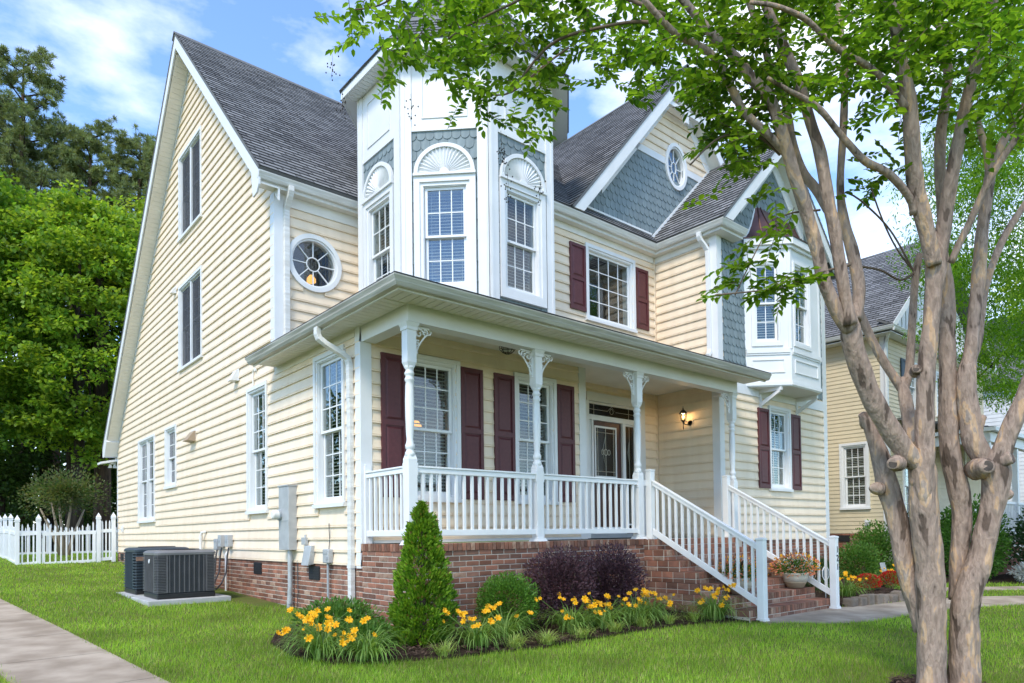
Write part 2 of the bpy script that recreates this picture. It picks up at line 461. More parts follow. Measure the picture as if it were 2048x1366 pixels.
class Fr:
    """a wall plane: u along the wall, z up, n outward"""
    def __init__(s, O, U, N):
        s.O, s.U, s.N = Vector((*O, 0)), Vector((*U, 0)), Vector((*N, 0))
        s.th = math.atan2(s.N.x, -s.N.y)
    def P(s, u, z, n=0):
        q = s.O + s.U * u + s.N * n
        return Vector((q.x, q.y, z))
    def box(s, mb, u0, u1, z0, z1, n0, n1):
        return mb.hexa([s.P(u0, z0, n0), s.P(u1, z0, n0), s.P(u1, z0, n1), s.P(u0, z0, n1), s.P(u0, z1, n0), s.P(u1, z1, n0), s.P(u1, z1, n1), s.P(u0, z1, n1)])
    def ring(s, mb, u0, u1, z0, z1, t, n0, n1, tb=None):
        tb = t if tb is None else tb
        o = [(u0, z0), (u1, z0), (u1, z1), (u0, z1)]; i = [(u0 + t, z0 + tb), (u1 - t, z0 + tb), (u1 - t, z1 - t), (u0 + t, z1 - t)]
        vs = [s.P(*q, n0) for q in o + i] + [s.P(*q, n1) for q in o + i]
        fs = []
        for k in range(4):
            j = (k + 1) % 4
            fs += [(8 + k, 8 + j, 12 + j, 12 + k), (k, 4 + k, 4 + j, j), (k, j, 8 + j, 8 + k), (4 + k, 12 + k, 12 + j, 4 + j)]
        return mb.add(vs, fs)
    def poly(s, mb, pts, n0, n1):
        return mb.ext([s.P(u, z, n0) for u, z in pts], s.N * (n1 - n0))
    def ellring(s, mb, cu, cz, ru, rz, t, n0, n1, a0=0, a1=2 * math.pi, seg=40):
        full = abs(a1 - a0 - 2 * math.pi) < 1e-6
        m = seg if full else seg + 1
        vs = []
        for k in range(m):
            a = a0 + (a1 - a0) * k / seg
            for (f, n) in ((0, n0), (t, n0), (t, n1), (0, n1)):
                vs.append(s.P(cu + (ru - f) * math.cos(a), cz + (rz - f) * math.sin(a), n))
        fs = []
        for k in range(seg):
            A = k * 4; B = ((k + 1) % m) * 4
            for j in range(4):
                fs.append((A + j, A + (j + 1) % 4, B + (j + 1) % 4, B + j))
        if not full: fs += [(0, 1, 2, 3), (4 * (m - 1), 4 * (m - 1) + 3, 4 * (m - 1) + 2, 4 * (m - 1) + 1)]
        return mb.add(vs, fs)

def sweep(mb, prof, path, z, flip=False):
    """sweep a closed (out, dz) profile along a horizontal polyline; 'out' is to the right of travel (left if flip)"""
    P = [Vector(p) for p in path]
    sg = -1 if flip else 1
    nrm = []
    for i in range(len(P) - 1):
        d = (P[i + 1] - P[i]).normalized(); nrm.append(Vector((d.y, -d.x)) * sg)
    base = len(mb.v); n = len(prof)
    for i, p in enumerate(P):
        if i == 0: m = nrm[0]
        elif i == len(P) - 1: m = nrm[-1]
        else:
            a, b = nrm[i - 1], nrm[i]; m = (a + b) / (1 + a.dot(b))
        for o_, dz in prof:
            mb.v.append((p.x + m.x * o_, p.y + m.y * o_, z + dz))
    for i in range(len(P) - 1):
        for k in range(n):
            A = base + i * n + k; B = base + i * n + (k + 1) % n
            mb.f.append((A, B, B + n, A + n))
    mb.f.append(tuple(base + k for k in range(n)))
    mb.f.append(tuple(base + (len(P) - 1) * n + k for k in range(n))[::-1])
    return mb

GUT = [(0, -.10), (.065, -.10), (.09, -.065), (.095, -.05), (.118, -.012), (.12, 0), (.108, 0), (.105, -.012), (.08, -.055), (.06, -.088), (.012, -.088), (.012, 0), (0, 0)]
def rect(o0, o1, z0, z1): return [(o0, z0), (o1, z0), (o1, z1), (o0, z1)]

def ground_z(x, y):
    return 0.033 * y - 0.045 * max(0.0, -4.0 - y)

# -------- roof plane made of stepped shingle courses
def roof_plane(pts, name, parent, exp=.14, thick=.05, mat='shingle', h=.016):
    P = [Vector(p) for p in pts]
    u = (P[1] - P[0]).normalized()
    nrm = Vector((0, 0, 0))
    for i in range(1, len(P) - 1): nrm += (P[i] - P[0]).cross(P[i + 1] - P[0])
    nrm.normalize()
    if nrm.z < 0: nrm = -nrm
    v = nrm.cross(u)
    if v.z < 0: v = -v
    q = [((p - P[0]).dot(u), (p - P[0]).dot(v)) for p in P]
    vmax = max(b for a, b in q); vmin = min(b for a, b in q)
    def span(t):
        xs = []
        for i in range(len(q)):
            (a0, b0), (a1, b1) = q[i], q[(i + 1) % len(q)]
            if abs(b1 - b0) < 1e-9:
                if abs(b0 - t) < 1e-6: xs += [a0, a1]
            elif min(b0, b1) - 1e-9 <= t <= max(b0, b1) + 1e-9:
                xs.append(a0 + (a1 - a0) * (t - b0) / (b1 - b0))
        return (min(xs), max(xs)) if xs else None
    mb = MB()
    W = lambda a, b, hh: P[0] + u * a + v * b + nrm * hh
    uo = rnd.uniform(0, 7)
    t = vmin
    while t < vmax - 1e-4:
        t1 = min(t + exp, vmax)
        s0, s1 = span(t + 1e-6), span(t1 - 1e-6)
        if s0 and s1:
            n = len(mb.v)
            mb.v += [tuple(W(s0[0], t, 0)), tuple(W(s0[1], t, 0)), tuple(W(s0[1], t, h)), tuple(W(s0[0], t, h)), tuple(W(s1[1], t1, .002)), tuple(W(s1[0], t1, .002))]
            mb.f += [(n, n + 1, n + 2, n + 3), (n + 3, n + 2, n + 4, n + 5)]
            ro = t - vmin
            k = round(ro / exp)
            vv0, vv1 = k * .14 + .001, k * .14 + .134
            mb.uv += [[(s0[0] + uo, vv0), (s0[1] + uo, vv0), (s0[1] + uo, vv0), (s0[0] + uo, vv0)], [(s0[0] + uo, vv0), (s0[1] + uo, vv0), (s1[1] + uo, vv1), (s1[0] + uo, vv1)]]
        t = t1
    n = len(mb.v); m = len(P)
    mb.v += [tuple(p - nrm * .001) for p in P] + [tuple(p - nrm * thick) for p in P]
    fs = [tuple(n + m + i for i in range(m))] + [(n + i, n + (i + 1) % m, n + m + (i + 1) % m, n + m + i) for i in range(m)]
    mb.f += fs
    mb.uv += [[(0, 0.05)] * len(f) for f in fs]
    return mb.build(name, mat, parent)

# -------- walls
def subtract(iv, cuts):
    for c0, c1 in cuts:
        nw = []
        for a, b in iv:
            if c1 <= a or c0 >= b: nw.append((a, b)); continue
            if a < c0: nw.append((a, c0))
            if c1 < b: nw.append((c1, b))
        iv = nw
    return [(a, b) for a, b in iv if b - a > .015]

def sheath(fm, zs, span, holes, name, parent, mat='siding', n0=-.05, n1=0):
    br = sorted(set([zs[0], zs[1]] + list(zs[2:]) + [z for h in holes for z in h[2:4] if zs[0] < z < zs[1]]))
    mb = MB()
    for a, b in zip(br[:-1], br[1:]):
        zm = (a + b) / 2
        s0, s1 = span(a), span(b)
        sm = span(zm)
        iv = subtract([sm], [(h[0], h[1]) for h in holes if h[2] < zm < h[3]])
        for (x0, x1) in iv:
            l0, l1 = (s0[0], s1[0]) if abs(x0 - sm[0]) < 1e-6 else (x0, x0)
            r0, r1 = (s0[1], s1[1]) if abs(x1 - sm[1]) < 1e-6 else (x1, x1)
            mb.hexa([fm.P(l0, a, n0), fm.P(r0, a, n0), fm.P(r0, a, n1), fm.P(l0, a, n1), fm.P(l1, b, n0), fm.P(r1, b, n0), fm.P(r1, b, n1), fm.P(l1, b, n1)])
    return mb.build(name, mat, parent)

def siding(fm, z0, z1, span, holes, parent, exp=.1717, mat='siding', proud=.030, bead=True):
    k = 0
    z = z0
    while z < z1 - .03:
        zt = min(z + exp, z1)
        prof = [(z, 0), (z, proud), (z + .016, proud + .0005)]
        if bead and zt - z > .1: prof += [(z + .020, proud - .009), (z + .028, proud - .003)]
        prof += [(zt + .004 if zt < z1 else zt, .003), (zt, 0)]
        zm = (z + zt) / 2
        sm = span(zm)
        iv = subtract([sm], [(h[0], h[1]) for h in holes if min(zt, h[3]) - max(z, h[2]) > .01])
        ju = []; jj = sm[0] + ((k * 1.37 + 0.9) % 3.3) + .5
        while jj < sm[1] - .4: ju.append((jj, jj + .0001)); jj += 3.3
        segs = []
        for q_ in iv:
            cutp = [q_[0]] + [c_[0] for c_ in ju if q_[0] + .3 < c_[0] < q_[1] - .3] + [q_[1]]
            segs += list(zip(cutp[:-1], cutp[1:]))
        prof0 = prof
        for si_, (x0, x1) in enumerate(segs):
            prof = [(a_, b_ + (.0022 if si_ % 2 and b_ else 0)) for a_, b_ in prof0]
            if si_ % 2 and abs(x0 - sm[0]) > .05: x0 -= .02
            va = []; vb = []
            for (zz, n) in prof:
                s_ = span(min(zz, z1))
                va.append(fm.P(s_[0] if abs(x0 - sm[0]) < 1e-6 else x0, zz, n))
                vb.append(fm.P(s_[1] if abs(x1 - sm[1]) < 1e-6 else x1, zz, n))
            m = len(prof); mb = MB()
            mb.add(va + vb, [tuple(range(m)), tuple(range(m, 2 * m))[::-1]] + [(i, m + i, m + (i + 1) % m, (i + 1) % m) for i in range(m)])
            mb.build('siding_board', mat, parent)
        z = zt
        k += 1

# -------- windows
PANES = {}
def pane_mesh(w, h, mat):
    key = (round(w, 3), round(h, 3), mat)
    if key not in PANES:
        me = bpy.data.meshes.new('pane')
        mb = MB().box(-w / 2, w / 2, -.002, .002, -h / 2, h / 2)
        me.from_pydata(mb.v, [], mb.f); me.materials.append(MATS[mat]); PANES[key] = me
    return PANES[key]

def sash(fm, par, u0, u1, z0, z1, n0, n1, cols, rows, glass, st=.042, sb=.05, mat='pvc', bar=.016):
    mb = MB(); fm.ring(mb, u0, u1, z0, z1, st, n0, n1, sb)
    mb.build('sash', mat, par)
    gu0, gu1, gz0, gz1 = u0 + st, u1 - st, z0 + sb, z1 - st
    nm = (n0 + n1) / 2
    pw, ph = (gu1 - gu0) / cols, (gz1 - gz0) / rows
    for i in range(cols):
        for j in range(rows):
            inst('pane', pane_mesh(pw - bar * .4, ph - bar * .4, glass), fm.P(gu0 + pw * (i + .5), gz0 + ph * (j + .5), nm), fm.th, par)
    for i in range(1, cols):
        mb = MB(); fm.box(mb, gu0 + pw * i - bar / 2, gu0 + pw * i + bar / 2, gz0, gz1, nm - .006, nm + .007); mb.build('muntin_bar', mat, par)
    for j in range(1, rows):
        mb = MB(); fm.box(mb, gu0, gu1, gz0 + ph * j - bar / 2, gz0 + ph * j + bar / 2, nm - .0055, nm + .0065); mb.build('muntin_bar', mat, par)

def blind(fm, par, u0, u1, z0, z1, n, pitch=.05, tilt=.35, w=.038, mat='blind'):
    tilt = -.6
    mb = MB()
    z = z1 - .03
    cz, cn = math.sin(tilt) * w / 2, math.cos(tilt) * w / 2
    while z > z0 + .02:
        mb.hexa([fm.P(u0, z + cz, n + cn), fm.P(u1, z + cz, n + cn), fm.P(u1, z - cz, n - cn), fm.P(u0, z - cz, n - cn)] +
                [fm.P(u0, z + cz + .003, n + cn), fm.P(u1, z + cz + .003, n + cn), fm.P(u1, z - cz + .003, n - cn), fm.P(u0, z - cz + .003, n - cn)])
        z -= pitch
    fm.box(mb, u0, u1, z1 - .03, z1, n - .03, n + .02)
    for uu in (u0 + .12 * (u1 - u0), u0 + .88 * (u1 - u0)):
        fm.box(mb, uu - .002, uu + .002, z0, z1, n + cn, n + cn + .002)
    return tag(mb.build('blind', mat, par), kind='stuff')

def interior(fm, par, u0, u1, z0, z1, n0=-.20, n1=-.95):
    mb = MB()
    a, b, c, d = u0 - .05, u1 + .05, z0 - .05, z1 + .05
    vs = [fm.P(a, c, n0), fm.P(b, c, n0), fm.P(b, d, n0), fm.P(a, d, n0), fm.P(a, c, n1), fm.P(b, c, n1), fm.P(b, d, n1), fm.P(a, d, n1)]
    mb.add(vs, [(4, 5, 6, 7), (0, 1, 5, 4), (1, 2, 6, 5), (2, 3, 7, 6), (3, 0, 4, 7)])
    return mb.build('room', 'room', par)

HOLES = {}
def window(fm, par, u0, u1, z0, z1, cas=.10, cols=3, rows=(3, 3), units=1, glass='glass', blinds=True, tilt=.35, head=None, sashes=True, mid=.5, n=0.0, cast=.05, holes=None, wname='window', sill=True):
    """u0..z1 is the outside of the casing"""
    hd = cas if head is None else head
    mb = MB()
    bt = .055 if sill else cas
    fm.ring(mb, u0, u1, z0, z1, cas * .62, n - .01, n + cast, bt)
    w = mb.build(wname, 'white', par)
    iu0, iu1, iz0, iz1 = u0 + cas, u1 - cas, z0 + bt + .02, z1 - hd
    mb = MB(); fm.ring(mb, u0 + cas * .62, u1 - cas * .62, z0 + bt, z1 - cas * .62, cas * .38 - .004, n - .02, n + cast * .55, .02); mb.build('brick_mould', 'white', w)
    if sill:
        mb = MB(); fm.box(mb, u0 - .012, u1 + .012, z0 - .012, z0 + .04, n + .002, n + cast + .022); mb.build('sill', 'white', w)
    mb = MB(); fm.ring(mb, iu0 - .006, iu1 + .006, iz0 - .006, iz1 + .006, .012, n - .2, n + .012); mb.build('jamb', 'white', w)
    uw = (iu1 - iu0 - .012) / units
    for k in range(units):
        a = iu0 + .006 + uw * k; b = a + uw
        if units > 1:
            if k < units - 1:
                mb = MB(); fm.box(mb, b - .035, b + .035, iz0, iz1, n - .19, n + .02); mb.build('mullion', 'white', w)
            a += .035 if k else 0; b -= .035 if k < units - 1 else 0
        a += .006; b -= .006
        if sashes:
            zm = iz0 + (iz1 - iz0) * mid
            sash(fm, w, a, b, zm - .018, iz1 - .006, n - .055, n - .02, cols, rows[0], glass, sb=.036)
            sash(fm, w, a, b, iz0 + .006, zm + .018, n - .095, n - .06, cols, rows[1], glass, sb=.062)
        else:
            sash(fm, w, a, b, iz0 + .006, iz1 - .006, n - .06, n - .025, cols, rows[0], glass, sb=.042)
    if glass == 'glass_dark' and not blinds:
        mb = MB(); fm.box(mb, iu0 + .03, iu1 - .03, iz0 + .03, iz1 - .03, n - .016, n - .013); mb.build('insect_screen', 'screen', w)
    if blinds: blind(fm, w, iu0 + .02, iu1 - .02, iz0 + .01, iz1 - .005, n - .14, tilt=tilt)
    interior(fm, w, iu0, iu1, iz0, iz1, n - .2, n - .95)
    if holes is not None: holes.append((u0 + cas * .6, u1 - cas * .6, z0 + bt * .7, z1 - cas * .6))
    return w

def shutter(fm, par, u0, u1, z0, z1, split=.5, n=.02):
    mb = MB(); t = .055
    fm.box(mb, u0, u1, z0, z1, n, n + .018)
    s_ = mb.build('shutter', 'shutter', par)
    mb = MB(); fm.ring(mb, u0 - .001, u1 + .001, z0 - .001, z1 + .001, t, n + .016, n + .034, .08); mb.build('frame', 'shutter', s_)
    zm = z0 + (z1 - z0) * split
    mb = MB(); fm.box(mb, u0 + t - .002, u1 - t + .002, zm - .035, zm + .035, n + .016, n + .0335); mb.build('cross_rail', 'shutter', s_)
    for a, b in ((z0 + .08, zm - .035), (zm + .035, z1 - t)):
        p = [(u0 + t + .012, a + .014), (u1 - t - .012, a + .014), (u1 - t - .012, b - .014), (u0 + t + .012, b - .014)]
        i = [(u0 + t + .04, a + .042), (u1 - t - .04, a + .042), (u1 - t - .04, b - .042), (u0 + t + .04, b - .042)]
        mb = MB()
        mb.add([fm.P(*q, n + .017) for q in p] + [fm.P(*q, n + .031) for q in i], [(4, 5, 6, 7)] + [(k, (k + 1) % 4, 4 + (k + 1) % 4, 4 + k) for k in range(4)] + [(3, 2, 1, 0)])
        mb.build('raised_panel', 'shutter', s_)
    return s_

def board(fm, par, u0, u1, z0, z1, n0, n1, name='trim_board', mat='white'):
    mb = MB(); fm.box(mb, u0, u1, z0, z1, n0, n1)
    return mb.build(name, mat, par)

# ================================================================ THE HOUSE
house = thing('house', (0, 0, 0), 'cream house with octagonal turret, covered porch and burgundy shutters', 'house')
FS = Fr((0, 0), (0, 1), (-1, 0))
F1 = Fr((0, 0), (1, 0), (0, -1))
F3r = Fr((0, .72), (1, 0), (0, -1))
F2L = Fr((0, 2.875), (1, 0), (0, -1))
WL = Fr((7.08, 0), (0, 1), (-1, 0))
WF = Fr((0, -.73), (1, 0), (0, -1))
RC = Fr((4.17, 0), (0, 1), (1, 0))
WR = Fr((11.38, 0), (0, 1), (1, 0))
BK = Fr((0, 15.0), (1, 0), (0, 1))

BRICKS, SCALES = [], []

def brick_wall(fm, par, u0, u1, ztop, zbot, n=.0, cap=0.0, zb=None):
    """running bond; zb(u) gives the ground height"""
    ch, pl = .0677, .2032
    k = 0
    z = ztop - ch
    while z > zbot - ch:
        off = (k % 2) * pl / 2
        u = u0 - off
        while u < u1:
            a, b = max(u, u0), min(u + pl - .011, u1)
            if b - a > .03:
                um = (a + b) / 2
                if zb is None or z + ch > zb(um) - .05:
                    BRICKS.append((fm.P(um, z + ch / 2, n), fm.th, par, 's', (b - a) / (pl - .011)))
            u += pl
        z -= ch; k += 1

# ---------------- roofs first (large structure)
roof_parts = []
def RP(name, *pts, **k): return roof_plane(pts, name, house, **k)
RP('main_roof', (-.36, 2.60, 6.99), (11.74, 2.60, 6.99), (11.74, 7.4, 11.86), (-.36, 7.4, 11.86))
RP('rear_roof', (11.74, 15.32, 3.86), (-.36, 15.32, 3.86), (-.36, 7.4, 11.86), (11.74, 7.4, 11.86))
RP('valley_roof', (2.4, .44, 6.95), (6.62, .44, 6.95), (6.62, 3.0, 9.51), (2.4, 3.0, 9.51))
RP('valley_roof', (6.62, 4.7, 9.12), (2.4, 4.7, 9.12), (2.4, 3.0, 9.51), (6.62, 3.0, 9.51))
RP('eave_roof', (6.622, .44, 6.952), (6.96, .44, 6.952), (6.96, .74, 7.252), (6.622, .74, 7.252))
RP('gable_roof', (4.39, 6.6, 6.97), (4.39, .40, 6.97), (7.9, .40, 11.03), (7.9, 6.6, 11.03))
RP('gable_roof', (11.41, .40, 6.97), (11.41, 6.6, 6.97), (7.9, 6.6, 11.03), (7.9, .40, 11.03))
RP('wing_roof', (6.8, .74, 6.95), (6.8, -1.08, 6.95), (9.2, -1.08, 9.35), (9.2, .74, 9.35))
RP('wing_roof', (11.6, -1.08, 6.95), (11.6, .74, 6.95), (9.2, .74, 9.35), (9.2, -1.08, 9.35))
# low porch roof with a hip at its left corner
zr = lambda d: 3.975 + .20 * d
RP('porch_roof', (-.50, -1.70, zr(0)), (7.24, -1.70, zr(0)), (7.24, .74, zr(2.44)), (1.94, .74, zr(2.44)), exp=.14, thick=.03)
RP('porch_roof', (-.50, 2.86, zr(0)), (-.50, -1.70, zr(0)), (1.94, .74, zr(2.44)), (1.94, 2.86, zr(2.44)), exp=.14, thick=.03)
# ridge caps
for a, b in (((-.38, 7.4, 11.875), (11.75, 7.4, 11.875)), ((7.9, .38, 11.045), (7.9, 6.6, 11.045)), ((9.2, -1.1, 9.365), (9.2, .74, 9.365))):
    A, B = Vector(a), Vector(b); d = (B - A).normalized(); s_ = Vector((-d.y, d.x, 0)) * .13
    mb = MB()
    lo = Vector((0, 0, -.12)); th = Vector((0, 0, -.02))
    mb.add([A - s_ + lo, A, A + s_ + lo, A - s_ + lo + th, A + th, A + s_ + lo + th, B - s_ + lo, B, B + s_ + lo, B - s_ + lo + th, B + th, B + s_ + lo + th],
           [(0, 1, 7, 6), (1, 2, 8, 7), (3, 9, 10, 4), (4, 10, 11, 5), (0, 3, 4, 1), (1, 4, 5, 2), (6, 7, 10, 9), (7, 8, 11, 10), (0, 6, 9, 3), (2, 5, 11, 8)])
    mb.uv = [[(0.1, .05)] * len(f) for f in mb.f]
    mb.build('ridge_cap', 'shingle', house)
for x in (2.36, 2.95):
    mb = MB().lathe([(.05, -.25), (.05, .08), (.085, .08), (.09, .22), (.02, .25)], (x, 7.62, 11.72), 14)
    mb.build('roof_vent_pipe', 'ac_trim', house, smooth=False)

# ---------------- rakes: barge boards and sloping soffits
def rake(axis, c_out, c_wall, sgn, pts, w=.20, name='barge_board', zmin=None):
    """pts: polyline of (h, z) along the top of the rake; axis 'X' -> board lies in plane X=c_out"""
    def P3(h, z, c): return (c, h, z) if axis == 'X' else (h, c, z)
    for (h0, z0), (h1, z1) in zip(pts[:-1], pts[1:]):
        L = math.hypot(h1 - h0, z1 - z0); vz = w * L / abs(h1 - h0)
        for off0, off1, t0, t1, nm, mt in ((-.055, -.055 - vz, 0, .03, name, 'white'), (-.055, -.075, .03, abs(c_wall - c_out) - .005, 'rake_soffit', 'soffit')):
            ca, cb = c_out + sgn * t0, c_out + sgn * t1
            if nm == 'rake_soffit' and axis == 'Y':
                q_ = .45 / abs(h1 - h0); h0, z0 = h0 + (h1 - h0) * q_, z0 + (z1 - z0) * q_
            dz = -vz * .8 if nm == 'rake_soffit' else 0
            mb = MB()
            if zmin and nm != 'rake_soffit':
                sl_ = (z1 - z0) / (h1 - h0); hh = lambda o: h0 + (zmin - z0 - o) / sl_
                d_ = P3(0, 0, cb - ca)
                mb.ext([P3(hh(off0), zmin, ca), P3(hh(off1), zmin, ca), P3(h1, z1 + off1, ca), P3(h1, z1 + off0, ca)], d_)
                mb.build(nm, mt, house); continue
            mb.hexa([P3(h0, z0 + off1 + dz, ca), P3(h1, z1 + off1 + dz, ca), P3(h1, z1 + off1 + dz, cb), P3(h0, z0 + off1 + dz, cb),
                     P3(h0, z0 + off0 + dz, ca), P3(h1, z1 + off0 + dz, ca), P3(h1, z1 + off0 + dz, cb), P3(h0, z0 + off0 + dz, cb)])
            mb.build(nm, mt, house)
        # frieze against the wall
        ca, cb = c_wall - sgn * .03, c_wall - sgn * .002
        if zmin:
            q_ = .62 / abs(h1 - h0); h0, z0 = h0 + (h1 - h0) * q_, z0 + (z1 - z0) * q_
        mb = MB()
        f0, f1 = -.075 - vz * .8 - .001, -.075 - vz * .8 - .13 * L / abs(h1 - h0)
        mb.hexa([P3(h0, z0 + f1, ca), P3(h1, z1 + f1, ca), P3(h1, z1 + f1, cb), P3(h0, z0 + f1, cb), P3(h0, z0 + f0, ca), P3(h1, z1 + f0, ca), P3(h1, z1 + f0, cb), P3(h0, z0 + f0, cb)])
        mb.build('rake_frieze', 'white', house)
rake('X', -.35, 0, 1, [(2.66, 7.05), (7.4, 11.86)])
rake('X', -.35, 0, 1, [(15.28, 3.90), (7.4, 11.86)])
rake('Y', .41, .72, 1, [(4.42, 7.0), (7.9, 11.03)], zmin=6.955)
rake('Y', .41, .72, 1, [(11.38, 7.0), (7.9, 11.03)], zmin=6.955)
rake('Y', -1.07, -.73, 1, [(6.86, 7.01), (9.2, 9.35)], zmin=6.955)
rake('Y', -1.07, -.73, 1, [(11.54, 7.01), (9.2, 9.35)], zmin=6.955)
# grooved strips of the long rake soffit
for (h0, z0, h1, z1) in ((15.2, 3.60, 7.45, 11.43),):
    L = math.hypot(h1 - h0, z1 - z0); nst = int(L / .105)
    mb = MB()
    for k in range(nst):
        t0 = k / nst; t1 = (k + .93) / nst
        a = (h0 + (h1 - h0) * t0, z0 + (z1 - z0) * t0); b = (h0 + (h1 - h0) * t1, z0 + (z1 - z0) * t1)
        mb.hexa([(-.31, a[0], a[1] - .012), (-.31, b[0], b[1] - .012), (-.035, b[0], b[1] - .012), (-.035, a[0], a[1] - .012), (-.31, a[0], a[1]), (-.31, b[0], b[1]), (-.035, b[0], b[1]), (-.035, a[0], a[1])])
    tag(mb.build('soffit_strips', 'soffit', house), kind='stuff')
# boxed returns at the feet of the left rake
MB().ext([(-.352, 2.64, 7.0), (-.352, 2.64, 6.72), (-.352, 2.74, 6.62), (-.352, 2.90, 6.60), (-.352, 2.97, 7.02)], (.03, 0, 0)).build('eave_return', 'white', house)
MB().ext([(-.352, 15.30, 3.86), (-.352, 15.30, 3.58), (-.352, 15.02, 3.58), (-.352, 14.72, 3.98), (-.352, 14.98, 4.15)], (.345, 0, 0)).build('eave_return', 'white', house)

# ---------------- eaves: gutters, fascia, soffits
def gutter(path, z, mat='gutter'): 
    mb = MB(); sweep(mb, GUT, path, z); mb.build('gutter', mat, house)
mb = MB(); sweep(mb, GUT, [(-.40, 2.80), (-.40, -1.60), (7.24, -1.60)], 3.965, flip=False); mb.build('gutter', 'gutter_dirty', house)
mb = MB(); sweep(mb, rect(-.025, -.001, -.12, -.012), [(-.40, 2.80), (-.40, -1.60), (7.24, -1.60)], 3.965); mb.build('fascia', 'white', house)
mb = MB(); sweep(mb, GUT, [(-.355, 2.71), (2.2, 2.71)], 6.93); mb.build('gutter', 'gutter', house)
mb = MB(); sweep(mb, rect(-.025, -.001, -.15, -.012), [(-.34, 2.71), (2.2, 2.71)], 6.93); mb.build('fascia', 'white', house)
pth = [(3.75, .56), (6.92, .56), (6.92, -.955), (7.66, -.955)]
mb = MB(); sweep(mb, GUT, pth, 6.93); mb.build('gutter', 'gutter', house)
mb = MB(); sweep(mb, rect(-.025, -.001, -.15, -.012), pth, 6.93); mb.build('fascia', 'white', house)
SOF = [(-.375, 0, -1.15, 2.80, 3.895, 3.912), (-.375, 7.24, -1.575, -1.152, 3.895, 3.912),
       (-.32, 1.75, 2.71, 2.875, 6.775, 6.79), (3.75, 6.92, .57, .72, 6.775, 6.79), (6.93, 7.08, -.955, .72, 6.775, 6.79), (6.93, 7.66, -.953, -.73, 6.776, 6.791)]
for s_ in SOF: MB().box(*s_).build('soffit', 'soffit', house)
# soffit grooves as strips under the porch eave
mb = MB(); x = -.36
while x < 7.2:
    mb.box(x, x + .10, -1.565, -1.16, 3.885, 3.8948); x += .112
tag(mb.build('soffit_strips', 'soffit', house), kind='stuff')
mb = MB(); y = -1.13
while y < 2.75:
    mb.box(-.365, -.012, y, y + .10, 3.885, 3.8948); y += .112
tag(mb.build('soffit_strips', 'soffit', house), kind='stuff')
MB().box(.0, 7.08, -.955, 0, 3.95, 3.97).build('porch_ceiling', 'soffit', house)
MB().box(4.17, 7.08, .0, .72, 3.95, 3.97).build('porch_ceiling', 'soffit', house)
# beams
MB().box(0, 7.03, -1.15, -.955, 3.688, 3.895).build('porch_beam', 'white', house)
MB().box(0, .19, -.953, .0, 3.688, 3.893).build('porch_beam', 'white', house)
MB().box(6.88, 7.08, -.953, -.73, 3.688, 3.893).build('porch_beam', 'white', house)

# ---------------- side wall (left gable end)
ZR = lambda z: (11.44 - z) / 1.01
sp_lo = lambda z: (0, 15.0)
sp_hi = lambda z: (max(2.875, 7.4 - ZR(z)), min(15.0, 7.4 + ZR(z)))
hs = []
wpar = []
SIDEWIN = [(6.70, 8.35, 7.77, 9.66, dict(units=2, cols=2, rows=(2, 2), glass='glass_dark', blinds=False, cas=.085)),
           (6.69, 8.38, 4.865, 6.75, dict(units=2, cols=2, rows=(2, 2), glass='glass_dark', blinds=False, cas=.085)),
           (10.54, 12.27, 1.575, 3.745, dict(units=2, cols=2, rows=(3, 3), glass='glass_dark', cas=.09)),
           (8.62, 9.56, 2.32, 3.745, dict(cols=2, rows=(2, 2), glass='glass_dark', cas=.09)),
           (3.17, 4.11, 1.57, 3.75, dict(cols=3, rows=(3, 3), cas=.10, glass='glass')),
           (.41, 1.365, 1.575, 3.745, dict(cols=3, rows=(3, 3), cas=.10, glass='glass'))]
for a, b, c, d, k in SIDEWIN: window(FS, house, a, b, c, d, holes=hs, **k)
NB = 18
zsplit = .77 + NB * .1717
side = sheath(FS, [.77, zsplit, 3.75], sp_lo, hs, 'side_wall', house)
siding(FS, .77, zsplit, sp_lo, hs, side)
side2 = sheath(FS, [zsplit, 11.40, 3.78, 6.93], sp_hi, hs, 'gable_end_wall', house)
siding(FS, zsplit, 11.40, sp_hi, hs, side2)
board(FS, house, 0.13, 2.86, 3.78, 3.894, .0, .03, 'frieze_board', 'soffit')
# corner boards
board(FS, house, 0, .12, .74, 3.894, .0, .028, 'corner_board'); board(F1, house, -.028, .135, 1.06, 3.687, .0, .028, 'corner_board')
board(FS, house, 2.875, 3.02, 4.05, 6.775, .0, .028, 'corner_board'); board(F2L, house, -.028, .13, 4.05, 6.775, 0, .028, 'corner_board')
board(FS, house, 14.88, 15.0, .74, 3.60, 0, .028, 'corner_board')
board(WL, house, -.73, -.60, 1.06, 6.775, 0, .028, 'corner_board'); board(WF, house, 7.052, 7.21, .9, 6.775, 0, .028, 'corner_board')
board(WF, house, 11.24, 11.408, .9, 6.90, 0, .028, 'corner_board')

